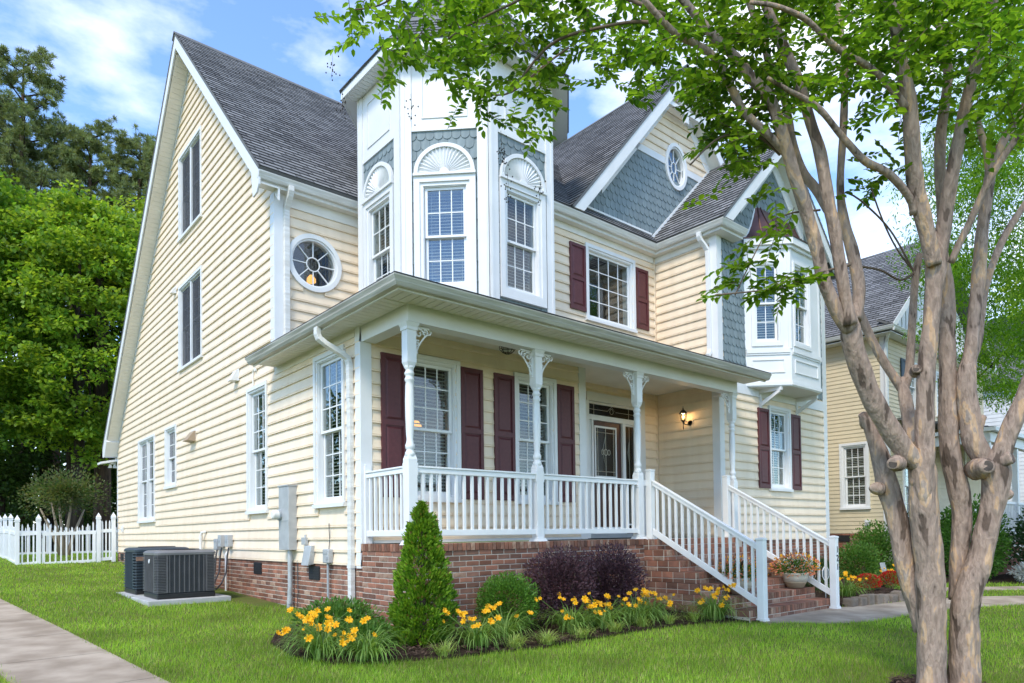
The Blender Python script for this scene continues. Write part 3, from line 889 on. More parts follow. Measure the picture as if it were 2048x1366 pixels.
# ---------------- first floor front wall under the porch
h1 = []
for a, b in ((.66, 1.56), (2.59, 3.49)): window(F1, house, a, b, 1.63, 3.66, cas=.10, cols=3, rows=(3, 3), holes=h1)
for a, b in ((.27, .655), (1.57, 1.97), (2.19, 2.585), (3.50, 3.89)): shutter(F1, house, a, b, 1.67, 3.59, split=.52)
fw = sheath(F1, [1.06, 3.95], lambda z: (0, 4.17), h1, 'front_wall', house)
siding(F1, 1.10, 3.95, lambda z: (.136, 4.03), h1, fw)
board(F1, house, 4.03, 4.19, 1.06, 3.95, 0, .03, 'corner_board')
board(F1, house, .15, 4.03, 1.06, 1.10, 0, .022, 'base_trim')
rcw = sheath(RC, [1.06, 3.95], lambda z: (0, .72), [], 'recess_wall', house)
siding(RC, 1.10, 3.95, lambda z: (.0, .70), [], rcw)
# door wall + upper wall in the same plane
hd_ = [(4.98, 6.50, 1.06, 3.74)]
dw = sheath(F3r, [1.06, 3.95], lambda z: (4.17, 7.08), hd_, 'door_wall', house)
siding(F3r, 1.10, 3.95, lambda z: (4.18, 7.03), hd_, dw)
board(F3r, house, 7.03, 7.075, 1.06, 3.95, 0, .03, 'corner_bead', 'siding')
h2 = []
window(F3r, house, 4.995, 6.415, 5.12, 6.56, cas=.105, cols=4, rows=(4, 4), sashes=False, blinds=False, holes=h2, glass='glass')
shutter(F3r, house, 4.58, 4.985, 5.25, 6.47, split=.48); shutter(F3r, house, 6.43, 6.815, 5.23, 6.44, split=.48)
uw = sheath(F3r, [4.2, 6.775], lambda z: (3.7, 7.08), h2, 'upper_front_wall', house)
siding(F3r, 4.3, 6.66, lambda z: (3.7, 7.03), h2, uw)
board(F3r, house, 3.7, 7.02, 6.655, 6.774, 0, .03, 'frieze_board', 'soffit')
board(F3r, house, 7.03, 7.075, 4.2, 6.774, 0, .034, 'corner_bead', 'siding')
# upper left wall with the round window
def ell_holes(cu, cz, ru, rz, m=9):
    return [(cu - ru * math.sqrt(max(0, 1 - ((k + .5) / m * 2 - 1) ** 2)), cu + ru * math.sqrt(max(0, 1 - ((k + .5) / m * 2 - 1) ** 2)), cz - rz + 2 * rz * k / m, cz - rz + 2 * rz * (k + 1) / m) for k in range(m)]
h3 = ell_holes(.665, 5.765, .435, .435)
lw = sheath(F2L, [4.05, 6.775], lambda z: (0, 2.0), h3, 'upper_left_wall', house)
siding(F2L, 4.05, 6.60, lambda z: (.13, 1.75), h3, lw)
board(F2L, house, .132, 1.75, 6.60, 6.774, 0, .028, 'frieze_board', 'soffit')
# ---------------- wing
wl_ = sheath(WL, [1.06, 6.775], lambda z: (-.73, .72), [], 'wing_side_wall', house)
siding(WL, 1.10, 3.95, lambda z: (-.60, .67), [], wl_); siding(WL, 4.05, 6.66, lambda z: (-.60, .67), [], wl_)
board(WL, house, -.60, .71, 6.655, 6.774, 0, .03, 'frieze_board', 'soffit')
h4 = []
window(WF, house, 8.825, 9.70, 1.985, 3.73, cas=.095, cols=3, rows=(2, 2), holes=h4)
shutter(WF, house, 8.40, 8.815, 2.02, 3.635); shutter(WF, house, 9.71, 10.115, 2.02, 3.635)
bayhole = [(8.10, 10.35, 4.3, 6.7)]
wfw = sheath(WF, [.97, 6.8], lambda z: (7.08, 11.38), h4 + bayhole, 'wing_front_wall', house)
siding(WF, .97, 3.85, lambda z: (7.21, 11.24), h4, wfw)
board(WF, house, 7.21, 11.24, 3.852, 4.07, 0, .026, 'band_board')
wgs = lambda z: (max(7.08, 9.2 - (8.98 - z)), min(11.38, 9.2 + (8.98 - z)))
wg = sheath(WF, [6.8, 8.93, 6.86], wgs, [], 'wing_gable_wall', house, mat='scale')
# right and rear walls
sheath(WR, [.97, 6.8], lambda z: (-.73, 14.95), [], 'right_wall', house)
sheath(BK, [.77, 3.9], lambda z: (0.05, 11.33), [], 'rear_wall', house)

# ---------------- gable face above the entry
ggs = lambda z: (7.9 - (10.62 - z) / 1.157, 7.9 + (10.62 - z) / 1.157)
gw = sheath(F3r, [7.24, 8.95], ggs, ell_holes(7.85, 8.94, .325, .45), 'front_gable_wall', house, mat='scale')
gw2 = sheath(F3r, [8.95, 10.58], ggs, ell_holes(7.85, 8.94, .325, .45), 'front_gable_wall', house)
siding(F3r, 9.02, 10.55, ggs, ell_holes(7.85, 8.94, .325, .45), gw2)
for a, b in ((6.43, 7.52), (8.18, 9.37)): board(F3r, house, a, b, 8.88, 9.02, 0, .03, 'band_board')
board(F3r, house, 4.9, 6.99, 7.235, 7.275, .0, .03, 'base_trim')
# flashing along the wing roof
FF = MB()
FF.ext([(6.99, .716, 7.14), (9.2, .716, 9.35), (9.2, .716, 9.41), (6.97, .716, 7.20)], (0, -.03, 0)); FF.build('flashing', 'white', house)
# apex fretwork
def yb(x0, z0, x1, z1, t, y0, y1, nm):
    d = Vector((x1 - x0, 0, z1 - z0)).normalized(); q = Vector((-d.z, 0, d.x)) * t / 2
    A, B = Vector((x0, y0, z0)), Vector((x1, y0, z1))
    MB().ext([A - q, B - q, B + q, A + q], (0, y1 - y0, 0)).build(nm, 'white', house)
yb(7.9, 9.78, 7.9, 10.86, .11, .425, .50, 'king_post')
yb(7.14, 10.02, 7.83, 10.02, .085, .435, .50, 'collar_tie'); yb(7.97, 10.02, 8.66, 10.02, .085, .435, .50, 'collar_tie')
yb(7.84, 10.08, 7.50, 10.42, .06, .44, .49, 'fan_strut'); yb(7.96, 10.08, 8.30, 10.42, .06, .44, .49, 'fan_strut')

# round / oval windows
def oval(fm, cu, cz, ru, rz, glass, spokes=8, holes=None):
    mb = MB(); fm.ellring(mb, cu, cz, ru, rz, .075, -.02, .05); w = mb.build('window', 'white', house, smooth=False)
    mb = MB(); fm.ellring(mb, cu, cz, ru - .075, rz - .075, .03, -.12, .025); mb.build('sash', 'pvc', w)
    ir, iz = ru - .10, rz - .10
    hub = .32
    mb = MB(); fm.ellring(mb, cu, cz, ir * hub, iz * hub, .016, -.06, -.03, seg=24); mb.build('hub_ring', 'pvc', w)
    N = 6
    for k in range(spokes):
        a0 = 2 * math.pi * (k + .0) / spokes + math.pi / spokes * (0 if spokes == 8 else 0)
        a1 = a0 + 2 * math.pi / spokes
        pts = [(cu + ir * hub * math.cos(a0 + (a1 - a0) * j / N), cz + iz * hub * math.sin(a0 + (a1 - a0) * j / N)) for j in range(N + 1)]
        pts += [(cu + ir * math.cos(a1 - (a1 - a0) * j / N), cz + iz * math.sin(a1 - (a1 - a0) * j / N)) for j in range(N + 1)]
        mb = MB(); fm.poly(mb, pts, -.05, -.046); mb.build('pane', glass, w)
        d = (math.cos(a0), math.sin(a0)); q = (-d[1] * .008, d[0] * .008)
        p0 = (cu + ir * hub * d[0], cz + iz * hub * d[1]); p1 = (cu + ir * d[0], cz + iz * d[1])
        mb = MB(); fm.poly(mb, [(p0[0] - q[0], p0[1] - q[1]), (p1[0] - q[0], p1[1] - q[1]), (p1[0] + q[0], p1[1] + q[1]), (p0[0] + q[0], p0[1] + q[1])], -.058, -.032); mb.build('spoke', 'pvc', w)
    mb = MB(); fm.poly(mb, [(cu + ir * hub * math.cos(2 * math.pi * j / 20), cz + iz * hub * math.sin(2 * math.pi * j / 20)) for j in range(20)], -.05, -.046); mb.build('pane', glass, w)
    interior(fm, w, cu - ru * .8, cu + ru * .8, cz - rz * .8, cz + rz * .8, -.06, -.95)
    return w
oval(F2L, .665, 5.765, .485, .485, 'glass')
oval(F3r, 7.85, 8.94, .375, .50, 'glass_sky')

# ---------------- turret
TA, TY, TS = 1.34, 1.14, 1.36
TK = TS / math.sqrt(2)
TC = (TA + TS / 2 + TK, TY + TS / 2)
corners = []
for k in range(8):
    a = math.radians(180 - 22.5 + 45 * k) + 0   # first corner: left face, rear end
    corners.append((TC[0] + (TS / 2 / math.sin(math.pi / 8)) * math.cos(a), TC[1] + (TS / 2 / math.sin(math.pi / 8)) * math.sin(a)))
# corners[0]=(TA,TY+TS), corners[1]=(TA,TY), corners[2]=(TA+TK,TY-TK) ...
TF = []
for k in range(8):
    A, B = Vector(corners[k]), Vector(corners[(k + 1) % 8])
    U = (B - A).normalized(); mid_ = (A + B) / 2 - Vector(TC)
    TF.append(Fr(A, U, mid_.normalized()))
turret_walls = []
for k, fm in enumerate(TF):
    hh = []
    vis = k in (0, 1, 2)
    if vis:
        gl = 'glass_sky' if k == 1 else 'glass'
        window(fm, house, .195, 1.165, 4.865, 6.735, cas=.15, cols=3, rows=(2, 2), glass=gl, holes=hh, sill=False, cast=.055, tilt=.5 if k == 1 else .3)
    tw = sheath(fm, [4.15, 8.62], lambda z: (0, TS), hh, 'turret_wall', house, mat='scale' if vis else 'white')
    turret_walls.append((tw, hh))
    if vis:
        board(fm, house, 0.0, .165, 4.15, 8.615, 0.002, .045, 'corner_post'); board(fm, house, TS - .165, TS, 4.15, 8.615, .002, .045, 'corner_post')
        board(fm, house, .02, .06, 4.15, 8.61, .044, .052, 'corner_bead'); board(fm, house, TS - .06, TS - .02, 4.15, 8.61, .044, .052, 'corner_bead')
        board(fm, house, .165, TS - .165, 7.455, 8.615, .002, .026, 'upper_panel')
        board(fm, house, .165, TS - .165, 7.455, 7.52, .026, .036, 'panel_rail')
        mb = MB(); fm.ring(mb, .325, 1.045, 7.65, 8.42, .02, .025, .04); mb.build('panel_moulding', 'white', house)
        # sunburst
        cu, r = TS / 2, .478
        mb = MB(); fm.ellring(mb, cu, 6.775, r, r * .96, .06, .02, .075, 0, math.pi, seg=28); sb = mb.build('sunburst', 'white', house)
        mb = MB(); fm.box(mb, cu - r - .012, cu + r + .012, 6.735, 6.775, .02, .088); mb.build('sunburst_base', 'white', sb)
        N = 19
        mb = MB(); ri = .06; ro = r - .055
        for j in range(N):
            a0 = math.pi * j / N; a1 = math.pi * (j + 1) / N; am = (a0 + a1) / 2
            p = [(ri, a0, .03), (ro, a0, .03), (ro, a1, .03), (ri, a1, .03), (ri, am, .045), (ro, am, .062)]
            v_ = [fm.P(cu + q[0] * math.cos(q[1]), 6.775 + q[0] * .96 * math.sin(q[1]), q[2]) for q in p]
            mb.add(v_, [(0, 1, 5, 4), (4, 5, 2, 3), (1, 2, 5), (0, 4, 3)])
        tag(mb.build('sunburst_rays', 'white', sb), kind='stuff')
        mb = MB(); fm.poly(mb, [(cu + (r - .02) * math.cos(math.pi * j / 24), 6.775 + (r - .02) * .96 * math.sin(math.pi * j / 24)) for j in range(25)], .012, .03); mb.build('sunburst_back', 'white', sb)
        mb = MB(); fm.poly(mb, [(cu + .075 * math.cos(math.pi * j / 12), 6.775 + .075 * math.sin(math.pi * j / 12)) for j in range(13)], .03, .068); mb.build('sunburst_hub', 'white', sb)
def octo(ap): 
    r = ap / math.cos(math.pi / 8)
    return [Vector((TC[0] + r * math.cos(math.radians(157.5 + 45 * k)), TC[1] + r * math.sin(math.radians(157.5 + 45 * k)))) for k in range(8)]
AP = TS / 2 / math.tan(math.pi / 8)
oi_, oo_ = octo(AP - .05), octo(AP + .26)
for k in range(8):
    a, b, c, d = oi_[k], oi_[(k + 1) % 8], oo_[(k + 1) % 8], oo_[k]
    MB().ext([(q.x, q.y, 8.62) for q in (a, b, c, d)], (0, 0, .015)).build('turret_soffit', 'white', house)
    c2, d2 = octo(AP + .285)[(k + 1) % 8], octo(AP + .285)[k]
    MB().ext([(q.x, q.y, 8.605) for q in (d, c, c2, d2)], (0, 0, .125)).build('turret_fascia', 'white', house)
    if k in (0, 1, 2):   # grooves of the soffit boards
        fm = TF[k]; mb = MB(); L = TS + .18; uu = -.09
        while uu < TS + .09:
            fm.box(mb, uu, uu + .085, 8.612, 8.6198, .052, .25); uu += .095
        tag(mb.build('soffit_strips', 'white', house), kind='stuff')
st1, st2 = octo(AP + .30), octo(AP - .20)
PK = Vector((TC[0], TC[1], 11.75))
for k in range(8):
    a, b = st1[k], st1[(k + 1) % 8]; c, d = st2[(k + 1) % 8], st2[k]
    roof_plane([(a.x, a.y, 8.735), (b.x, b.y, 8.735), (c.x, c.y, 9.36), (d.x, d.y, 9.36)], 'turret_roof', house, exp=.13, thick=.03)
    roof_plane([(d.x, d.y, 9.36), (c.x, c.y, 9.36), tuple(PK)], 'turret_roof', house, exp=.13, thick=.03)
    if k in (0, 1, 2):   # loose tabs one can tell apart on the faces toward the street
        for (z0, z1, lo0, lo1, hi0, hi1, rows) in ((8.735, 9.36, a, b, d, c, 6), (9.36, 10.7, d, c, d + (Vector(TC) - d) * .56, c + (Vector(TC) - c) * .56, 9)):
            for r in range(rows):
                t0, t1 = r / rows, (r + 1) / rows
                l0, l1 = lo0 + (hi0 - lo0) * t0, lo1 + (hi1 - lo1) * t0; m0, m1 = lo0 + (hi0 - lo0) * t1, lo1 + (hi1 - lo1) * t1
                zz0, zz1 = z0 + (z1 - z0) * t0, z0 + (z1 - z0) * t1
                L = (l1 - l0).length; nt = max(1, round(L / .30)); off = (r % 2) * .5
                cuts = sorted(set([0.0, 1.0] + [(j + off) / nt for j in range(nt + 1) if 0.02 < (j + off) / nt < .98]))
                outv = TF[k].N
                for c0, c1 in zip(cuts[:-1], cuts[1:]):
                    g = .006 / L
                    q = [l0 + (l1 - l0) * (c0 + g), l0 + (l1 - l0) * (c1 - g), m0 + (m1 - m0) * (c1 - g), m0 + (m1 - m0) * (c0 + g)]
                    V = [Vector((q[0].x, q[0].y, zz0)), Vector((q[1].x, q[1].y, zz0)), Vector((q[2].x, q[2].y, zz1)), Vector((q[3].x, q[3].y, zz1))]
                    nn = (V[1] - V[0]).cross(V[3] - V[0]).normalized()
                    if nn.z < 0: nn = -nn
                    hi_ = .022 + rnd.uniform(0, .007)
                    mb = MB(); mb.hexa([V[0] + nn * .012, V[1] + nn * .012, V[2] + nn * .006, V[3] + nn * .006, V[0] + nn * hi_, V[1] + nn * hi_, V[2] + nn * .012, V[3] + nn * .012])
                    uvo = rnd.uniform(0, 40); kk = rnd.randrange(60) * .14
                    mb.uv = [[(uvo + (.02 if i in (0, 3) else .27), kk + .07) for i in range(4)] for f in mb.f]
                    mb.build('shingle_tab', 'shingle', house)

# ---------------- fish scale shingles
def fish(fm, par, u0, u1, z0, z1, inside, n=.002):
    W, E = .139, .162
    r = 0; z = z0
    while z < z1:
        u = u0 + (W / 2 if r % 2 else 0)
        while u < u1 + W / 2:
            if inside(u, z + .09): SCALES.append((fm.P(u, z, n), fm.th, par))
            u += W
        z += E; r += 1
for k in (0, 1, 2):
    tw, hh = turret_walls[k]
    hh_ = (.195, 1.165, 4.0, 6.735)
    fish(TF[k], tw, .17, TS - .17, 4.4, 7.47, lambda u, z: .15 < u < TS - .15 and not (.26 < u < 1.10 and z < 6.70) and z < 7.5 and (z > 6.0 or k != 5))
fish(F3r, gw, 4.9, 9.2, 7.26, 8.85, lambda u, z: ggs(z)[0] - .02 < u < 8.45 and u > 4.9 and not (abs(u - 7.85) < .28 and abs(z - 8.94) < .42) and (u - 6.99 < z - 7.05))
fish(WF, wg, 7.1, 11.4, 6.78, 8.9, lambda u, z: wgs(z)[0] - .03 < u < wgs(z)[1] + .03)
fish(WF, wfw, 7.27, 8.1, 4.26, 6.74, lambda u, z: 7.22 < u < 8.12)
fish(WF, wfw, 10.35, 11.3, 4.10, 6.74, lambda u, z: 10.3 < u < 11.26)
fish(WF, wfw, 8.1, 10.4, 4.10, 4.2, lambda u, z: True)

# ---------------- oriel bay with copper roof
bd = .634
BX0, BXc, BXe = 8.02, 8.654, 9.86
BD = Fr((BX0, -.73), (1 / math.sqrt(2), -1 / math.sqrt(2)), (-1 / math.sqrt(2), -1 / math.sqrt(2)))
BF = Fr((BXc, -1.364), (1, 0), (0, -1))
BR = Fr((BXe, -1.364), (1 / math.sqrt(2), 1 / math.sqrt(2)), (1 / math.sqrt(2), -1 / math.sqrt(2)))
LD = bd * math.sqrt(2); LF = BXe - BXc
for fm, L, win in ((BD, LD, (.135, .735)), (BF, LF, (.10, .80)), (BR, LD, (.135, .735))):
    hh = []
    window(fm, house, win[0], win[1], 4.80, 6.50, cas=.075, cols=2, rows=(2, 2), holes=hh, sill=False, cast=.03)
    sheath(fm, [4.02, 6.80], lambda z: (0, L), hh, 'bay_wall', house, mat='white', n0=-.04, n1=0)
    board(fm, house, .03, L - .03, 4.66, 4.745, .001, .035, 'bay_sill')
    board(fm, house, .03, L - .03, 4.625, 4.658, .001, .02, 'bay_sill')
    board(fm, house, 0, .055, 4.74, 6.78, .001, .012, 'bay_corner'); board(fm, house, L - .055, L, 4.74, 6.78, .001, .012, 'bay_corner')
    mb = MB(); fm.ring(mb, .13, L - .13, 4.27, 4.54, .022, 0, .018); mb.build('panel_moulding', 'white', house)
    board(fm, house, 0.0, L, 4.02, 4.09, .001, .022, 'bay_base')
bp_ = [(BX0, -.73), (BXc, -1.364), (BXe, -1.364), (BXe + bd, -.73)]
MB().ext([(x, y, 4.0) for x, y in bp_], (0, 0, .02)).build('bay_floor', 'white', house)
mb = MB(); sweep(mb, rect(-.02, .10, -.13, 0), bp_, 6.92); mb.build('bay_cornice', 'white', house)
mb = MB(); sweep(mb, rect(0.0, .05, -.19, -.131), bp_, 6.92); mb.build('bay_cornice_bed', 'white', house)
mb = MB(); sweep(mb, rect(-.02, .115, 0.001, .022), bp_, 6.92); mb.build('copper_edge', 'copper', house)
# concave copper roof
def cop(t, i):   # t 0 eave .. 1 top ; i 0..3 plan point
    ex = [(BX0 - .13, -.74), (BXc - .05, -1.47), (BXe + .05, -1.47), (BXe + bd + .13, -.74)]
    tx = [(8.50, -.74), (8.60, -.80), (9.92, -.80), (10.02, -.74)]
    s_ = t ** .62
    z = 6.943 + .78 * (t ** 1.5)
    return Vector((ex[i][0] + (tx[i][0] - ex[i][0]) * s_, ex[i][1] + (tx[i][1] - ex[i][1]) * s_, z))
N = 10
mb = MB()
for j in range(N + 1):
    for i in range(4): mb.v.append(tuple(cop(j / N, i)))
for j in range(N):
    for i in range(3): mb.f.append((j * 4 + i, j * 4 + i + 1, j * 4 + i + 5, j * 4 + i + 4))
mb.f.append((N * 4, N * 4 + 1, N * 4 + 2, N * 4 + 3)); mb.f.append((0, 4, 8)); mb.build('copper_roof', 'copper', house, smooth=False)
def seam(f):
    MB().tube([f(j / 10) + Vector((0, 0, .012)) for j in range(11)], .013, 5).build('standing_seam', 'copper', house)
for i in (1, 2): seam(lambda t, i=i: cop(t, i))
for i, w in ((0, .5), (1, .27), (1, .52), (1, .77), (2, .5)): seam(lambda t, i=i, w=w: cop(t, i).lerp(cop(t, i + 1), w))
MB().tube([cop(j / 10, 0) + Vector((-.02, -.005, .02)) for j in range(11)], .02, 5).build('flashing', 'white', house)
# bay brackets
for x in (8.52, 10.0):
    MB().box(x - .03, x + .03, -.775, -.735, 3.62, 4.0).build('bay_bracket', 'white', house)
    MB().box(x - .03, x + .03, -1.22, -.776, 3.93, 3.999).build('bay_bracket_arm', 'white', house)
    MB().ext([(x - .025, -.776, 3.66), (x - .025, -.776, 3.75), (x - .025, -1.12, 3.929), (x - .025, -1.19, 3.929), (x - .025, -1.19, 3.90)], (.05, 0, 0)).build('bay_bracket_brace', 'white', house)

# ---------------- foundation and porch base
g = lambda x, y: ground_z(x, y)
fnd = MB().box(-.003, 11.37, .001, 14.99, -.5, .768).build('foundation', 'mortar', house)
MB().box(7.09, 11.37, -.72, 0.0, -.5, .968).build('wing_foundation', 'mortar', house)
pbase = MB().box(-.003, 7.08, -1.153, -.001, -.5, 1.045).build('porch_base', 'mortar', house)
MB().box(4.17, 7.08, -.0005, .715, .77, 1.044).build('porch_floor', 'concrete', house)
brick_wall(FS, fnd, 0.0, 15.0, .77, -.1, n=.0, zb=lambda u: g(0, u))
brick_wall(FS, pbase, -1.15, -.0, .97, -.15, zb=lambda u: g(0, u))
brick_wall(F1_ := Fr((0, -1.15), (1, 0), (0, -1)), pbase, .0, 4.28, .97, -.15, zb=lambda u: -.04)
brick_wall(WF, fnd, 7.1, 11.38, .97, -.1, n=.0, zb=lambda u: -.03)
# rowlock cap of the porch
u = .0
while u < 4.28:
    BRICKS.append((Vector((u + .03, -1.155, 1.01)), 0, pbase, 'r', 1)); u += .0677
u = -1.12
while u < -.02:
    BRICKS.append((Vector((-.005, u + .03, 1.01)), -math.pi / 2, pbase, 'r', 1)); u += .0677
# crawl-space vents
for y in (3.685, 1.435, 6.1, 8.9, 12.0, 14.4):
    v = MB().box(-.02, -.004, y - .18, y + .18, .535, .735).build('crawl_vent', 'vent_dark', house)
    for k in range(5): MB().box(-.026, -.0205, y - .165, y + .165, .55 + k * .037, .562 + k * .037).build('louvre', 'vent_dark', v)
# steps: seven risers
RI, TR_ = 1.14 / 7, .285
SX0, SX1 = 4.28, 6.73
stp = MB()
for k in range(7):
    z1 = -.09 + RI * (k + 1); y0 = -2.95 + TR_ * k
    stp.box(SX0 - .003, SX1 - .008, y0 - .004, -1.154 if k < 6 else -1.1535, -.4 if k == 0 else z1 - RI - .001, z1 - .006 - (0 if k < 6 else .001))
steps = stp.build('steps', 'mortar', house)
for k in range(7):
    z1 = -.09 + RI * (k + 1); y0 = -2.95 + TR_ * k
    u = SX0
    while u < SX1 - .03:
        BRICKS.append((Vector((u + .03, y0 - .006, z1 - .05)), 0, steps, 't', 1)); u += .0677
    u = SX0 - (.1 if k % 2 else 0)
    while u < SX1:
        a, b = max(u, SX0), min(u + .192, SX1)
        if b - a > .04: BRICKS.append((Vector(((a + b) / 2, y0, z1 - RI + .028)), 0, steps, 's', (b - a) / .192))
        u += .2032
    # exposed left end of each step
    yy = y0
    while yy < -1.2:
        BRICKS.append((Vector((SX0, yy + .1, z1 - .05)), -math.pi / 2, steps, 'e', 1))
        if k: BRICKS.append((Vector((SX0, yy + .1, z1 - RI + .028)), -math.pi / 2, steps, 's', 1))
        yy += .2032

def brick_mesh(kind, sx):
    L = {'s': .192 * sx, 'r': .056, 't': .056, 'e': .192}[kind]; H = {'s': .057, 'r': .092, 't': .092, 'e': .092}[kind]
    D0, D1 = {'s': (-.009, .04), 'r': (-.016, .11), 't': (-.008, .262), 'e': (-.010, .05)}[kind]
    b = .004
    mb = MB()
    o_ = [(-L / 2, -H / 2), (L / 2, -H / 2), (L / 2, H / 2), (-L / 2, H / 2)]; i_ = [(-L / 2 + b, -H / 2 + b), (L / 2 - b, -H / 2 + b), (L / 2 - b, H / 2 - b), (-L / 2 + b, H / 2 - b)]
    mb.add([(x, D1, z) for x, z in o_] + [(x, D0 + b, z) for x, z in o_] + [(x, D0, z) for x, z in i_],
           [(3, 2, 1, 0), (8, 9, 10, 11)] + [(k, (k + 1) % 4, 4 + (k + 1) % 4, 4 + k) for k in range(4)] + [(4 + k, 4 + (k + 1) % 4, 8 + (k + 1) % 4, 8 + k) for k in range(4)])
    return mb
def place_many(items, key, name, mesher, mats, limit, allowed=lambda it: True):
    """the nearest pieces become objects, the rest one joined part per parent and material"""
    order = sorted(range(len(items)), key=lambda i: (items[i][0] - CAM).length + (0 if allowed(items[i]) else 100))
    cache = {}; rest = {}
    for rank, i in enumerate(order):
        it = items[i]
        mt = rnd.choice(mats)
        k = key(it)
        if rank < limit:
            if (k, mt) not in cache:
                mb = mesher(it); me = bpy.data.meshes.new(name); me.from_pydata(mb.v, [], mb.f); me.materials.append(MATS[mt]); cache[(k, mt)] = me
            ob = inst(name, cache[(k, mt)], it[0] + Vector((0, 0, rnd.uniform(-.0015, .0015))), it[1] + rnd.uniform(-.006, .006), it[2])
        else:
            kk = (it[2].name, mt)
            if kk not in rest: rest[kk] = (it[2], mt, MB())
            mb = mesher(it); c, s_ = math.cos(it[1]), math.sin(it[1])
            rest[kk][2].add([(it[0].x + x * c - y * s_, it[0].y + x * s_ + y * c, it[0].z + z) for x, y, z in mb.v], mb.f)
    for par, mt, mb in rest.values(): tag(mb.build(name + 's', mt, par), kind='stuff')
vis_br = lambda it: not (it[2] is pbase and .55 < it[0].x < 4.2 and it[0].z < .35)
place_many(BRICKS, lambda it: (it[3], round(it[4], 2)), 'brick', lambda it: brick_mesh(it[3], it[4]), ['brick', 'brick', 'brick_dark', 'brick_dark', 'brick_tan'], 300, vis_br)
def scale_mesh(it=None):
    W, T, H = .0675, .010, .235
    pts = [(W * math.cos(a), .0675 - .0675 * math.sin(a)) for a in [math.pi * k / 8 for k in range(9)]] + [(-W, H), (W, H)]
    nf = lambda z: -.019 + .016 * z / H
    mb = MB(); n = len(pts)
    mb.add([(x, nf(z), z) for x, z in pts] + [(x, nf(z) + T, z) for x, z in pts], [tuple(range(n)), tuple(range(n, 2 * n))[::-1]] + [(i, n + i, n + (i + 1) % n, (i + 1) % n) for i in range(n)])
    return mb
place_many(SCALES, lambda it: 0, 'shingle_scale', scale_mesh, ['scale'], 300)

# ---------------- porch posts and railings
TURN = [(.046, 0), (.058, .01), (.060, .05), (.046, .07), (.044, .085), (.056, .10), (.058, .135), (.045, .16), (.040, .20), (.046, .26), (.053, .45), (.055, .62), (.050, .80), (.044, .845),
        (.056, .862), (.058, .88), (.046, .90), (.045, .915), (.057, .93), (.058, .95), (.045, .97), (.044, .985), (.056, 1.0), (.057, 1.02), (.046, 1.03)]
def porch_post(x, y, half=False):
    z0, z1 = 1.05, 3.688
    s_ = .063
    p = MB().box(x - s_, x + s_, y - s_, y + s_, z0, 2.06).build('porch_post', 'pvc', house, bevel=.006)
    mb = MB(); mb.hexa([(x - s_, y - s_, 2.06), (x + s_, y - s_, 2.06), (x + s_, y + s_, 2.06), (x - s_, y + s_, 2.06), (x - .04, y - .04, 2.135), (x + .04, y - .04, 2.135), (x + .04, y + .04, 2.135), (x - .04, y + .04, 2.135)]); mb.build('shoulder', 'pvc', p)
    MB().lathe([(r, 2.09 + h * 1.06) for r, h in TURN], (x, y, 0), 20).build('turned_shaft', 'pvc', p, smooth=True)
    mb = MB(); mb.hexa([(x - .04, y - .04, 3.15), (x + .04, y - .04, 3.15), (x + .04, y + .04, 3.15), (x - .04, y + .04, 3.15), (x - s_, y - s_, 3.22), (x + s_, y - s_, 3.22), (x + s_, y + s_, 3.22), (x - s_, y + s_, 3.22)]); mb.build('shoulder', 'pvc', p)
    MB().box(x - s_, x + s_, y - s_, y + s_, 3.22, 3.60).build('upper_block', 'pvc', p)
    MB().box(x - .075, x + .075, y - .075, y + .075, 3.601, 3.64).build('capital', 'pvc', p)
    mb = MB(); mb.hexa([(x - .075, y - .075, 3.6405), (x + .075, y - .075, 3.6405), (x + .075, y + .075, 3.6405), (x - .075, y + .075, 3.6405), (x - .095, y - .095, 3.687), (x + .095, y - .095, 3.687), (x + .095, y + .095, 3.687), (x - .095, y + .095, 3.687)]); mb.build('capital', 'pvc', p)
    MB().box(x - .078, x + .078, y - .078, y + .078, z0, z0 + .05).build('post_base', 'pvc', p)
    mb = MB(); mb.hexa([(x - .10, y - .10, z0 - .003), (x + .10, y - .10, z0 - .003), (x + .10, y + .10, z0 - .003), (x - .10, y + .10, z0 - .003), (x - .08, y - .08, z0 + .035), (x + .08, y - .08, z0 + .035), (x + .08, y + .08, z0 + .035), (x - .08, y + .08, z0 + .035)]); mb.build('post_base', 'pvc', p)
    return p
PX = [.075, 2.12, 4.28, 6.985]
for x in PX: porch_post(x, -1.05)
def scroll(x, y, dx, dy):
    """pierced corner bracket; (dx,dy) horizontal direction away from the post"""
    mb = MB()
    def rib(pts, w=.011):
        q = [Vector((x + dx * (.063 + (a - .063) * 1.25), y + dy * (.063 + (a - .063) * 1.25), 3.685 + b * 1.22)) for a, b in pts]
        mb.tube(q, w, 5)
    def spiral(ca, cb, r0, a0, turns, s_=1):
        m = 16
        return [(ca + r0 * (1 - .8 * k / m) * math.cos(a0 + s_ * turns * 2 * math.pi * k / m), cb + r0 * (1 - .8 * k / m) * math.sin(a0 + s_ * turns * 2 * math.pi * k / m)) for k in range(m + 1)]
    rib([(.066, -.015), (.24, -.015)], .013); rib([(.07, -.01), (.07, -.30)], .013)
    rib([(.075, -.29), (.10, -.25), (.12, -.20), (.15, -.15), (.19, -.10), (.22, -.075), (.25, -.07), (.265, -.045), (.25, -.03)])
    rib(spiral(.125, -.075, .052, 0, 1.2)); rib(spiral(.195, -.062, .036, 2, 1.2, -1)); rib(spiral(.105, -.18, .036, 1, 1.2)); rib(spiral(.085, -.26, .022, 0, 1.1, -1))
    mb.build('scroll_bracket', 'pvc', house)
scroll(PX[0], -1.05, 1, 0)
for x in PX[1:3]: scroll(x, -1.05, 1, 0); scroll(x, -1.05, -1, 0)
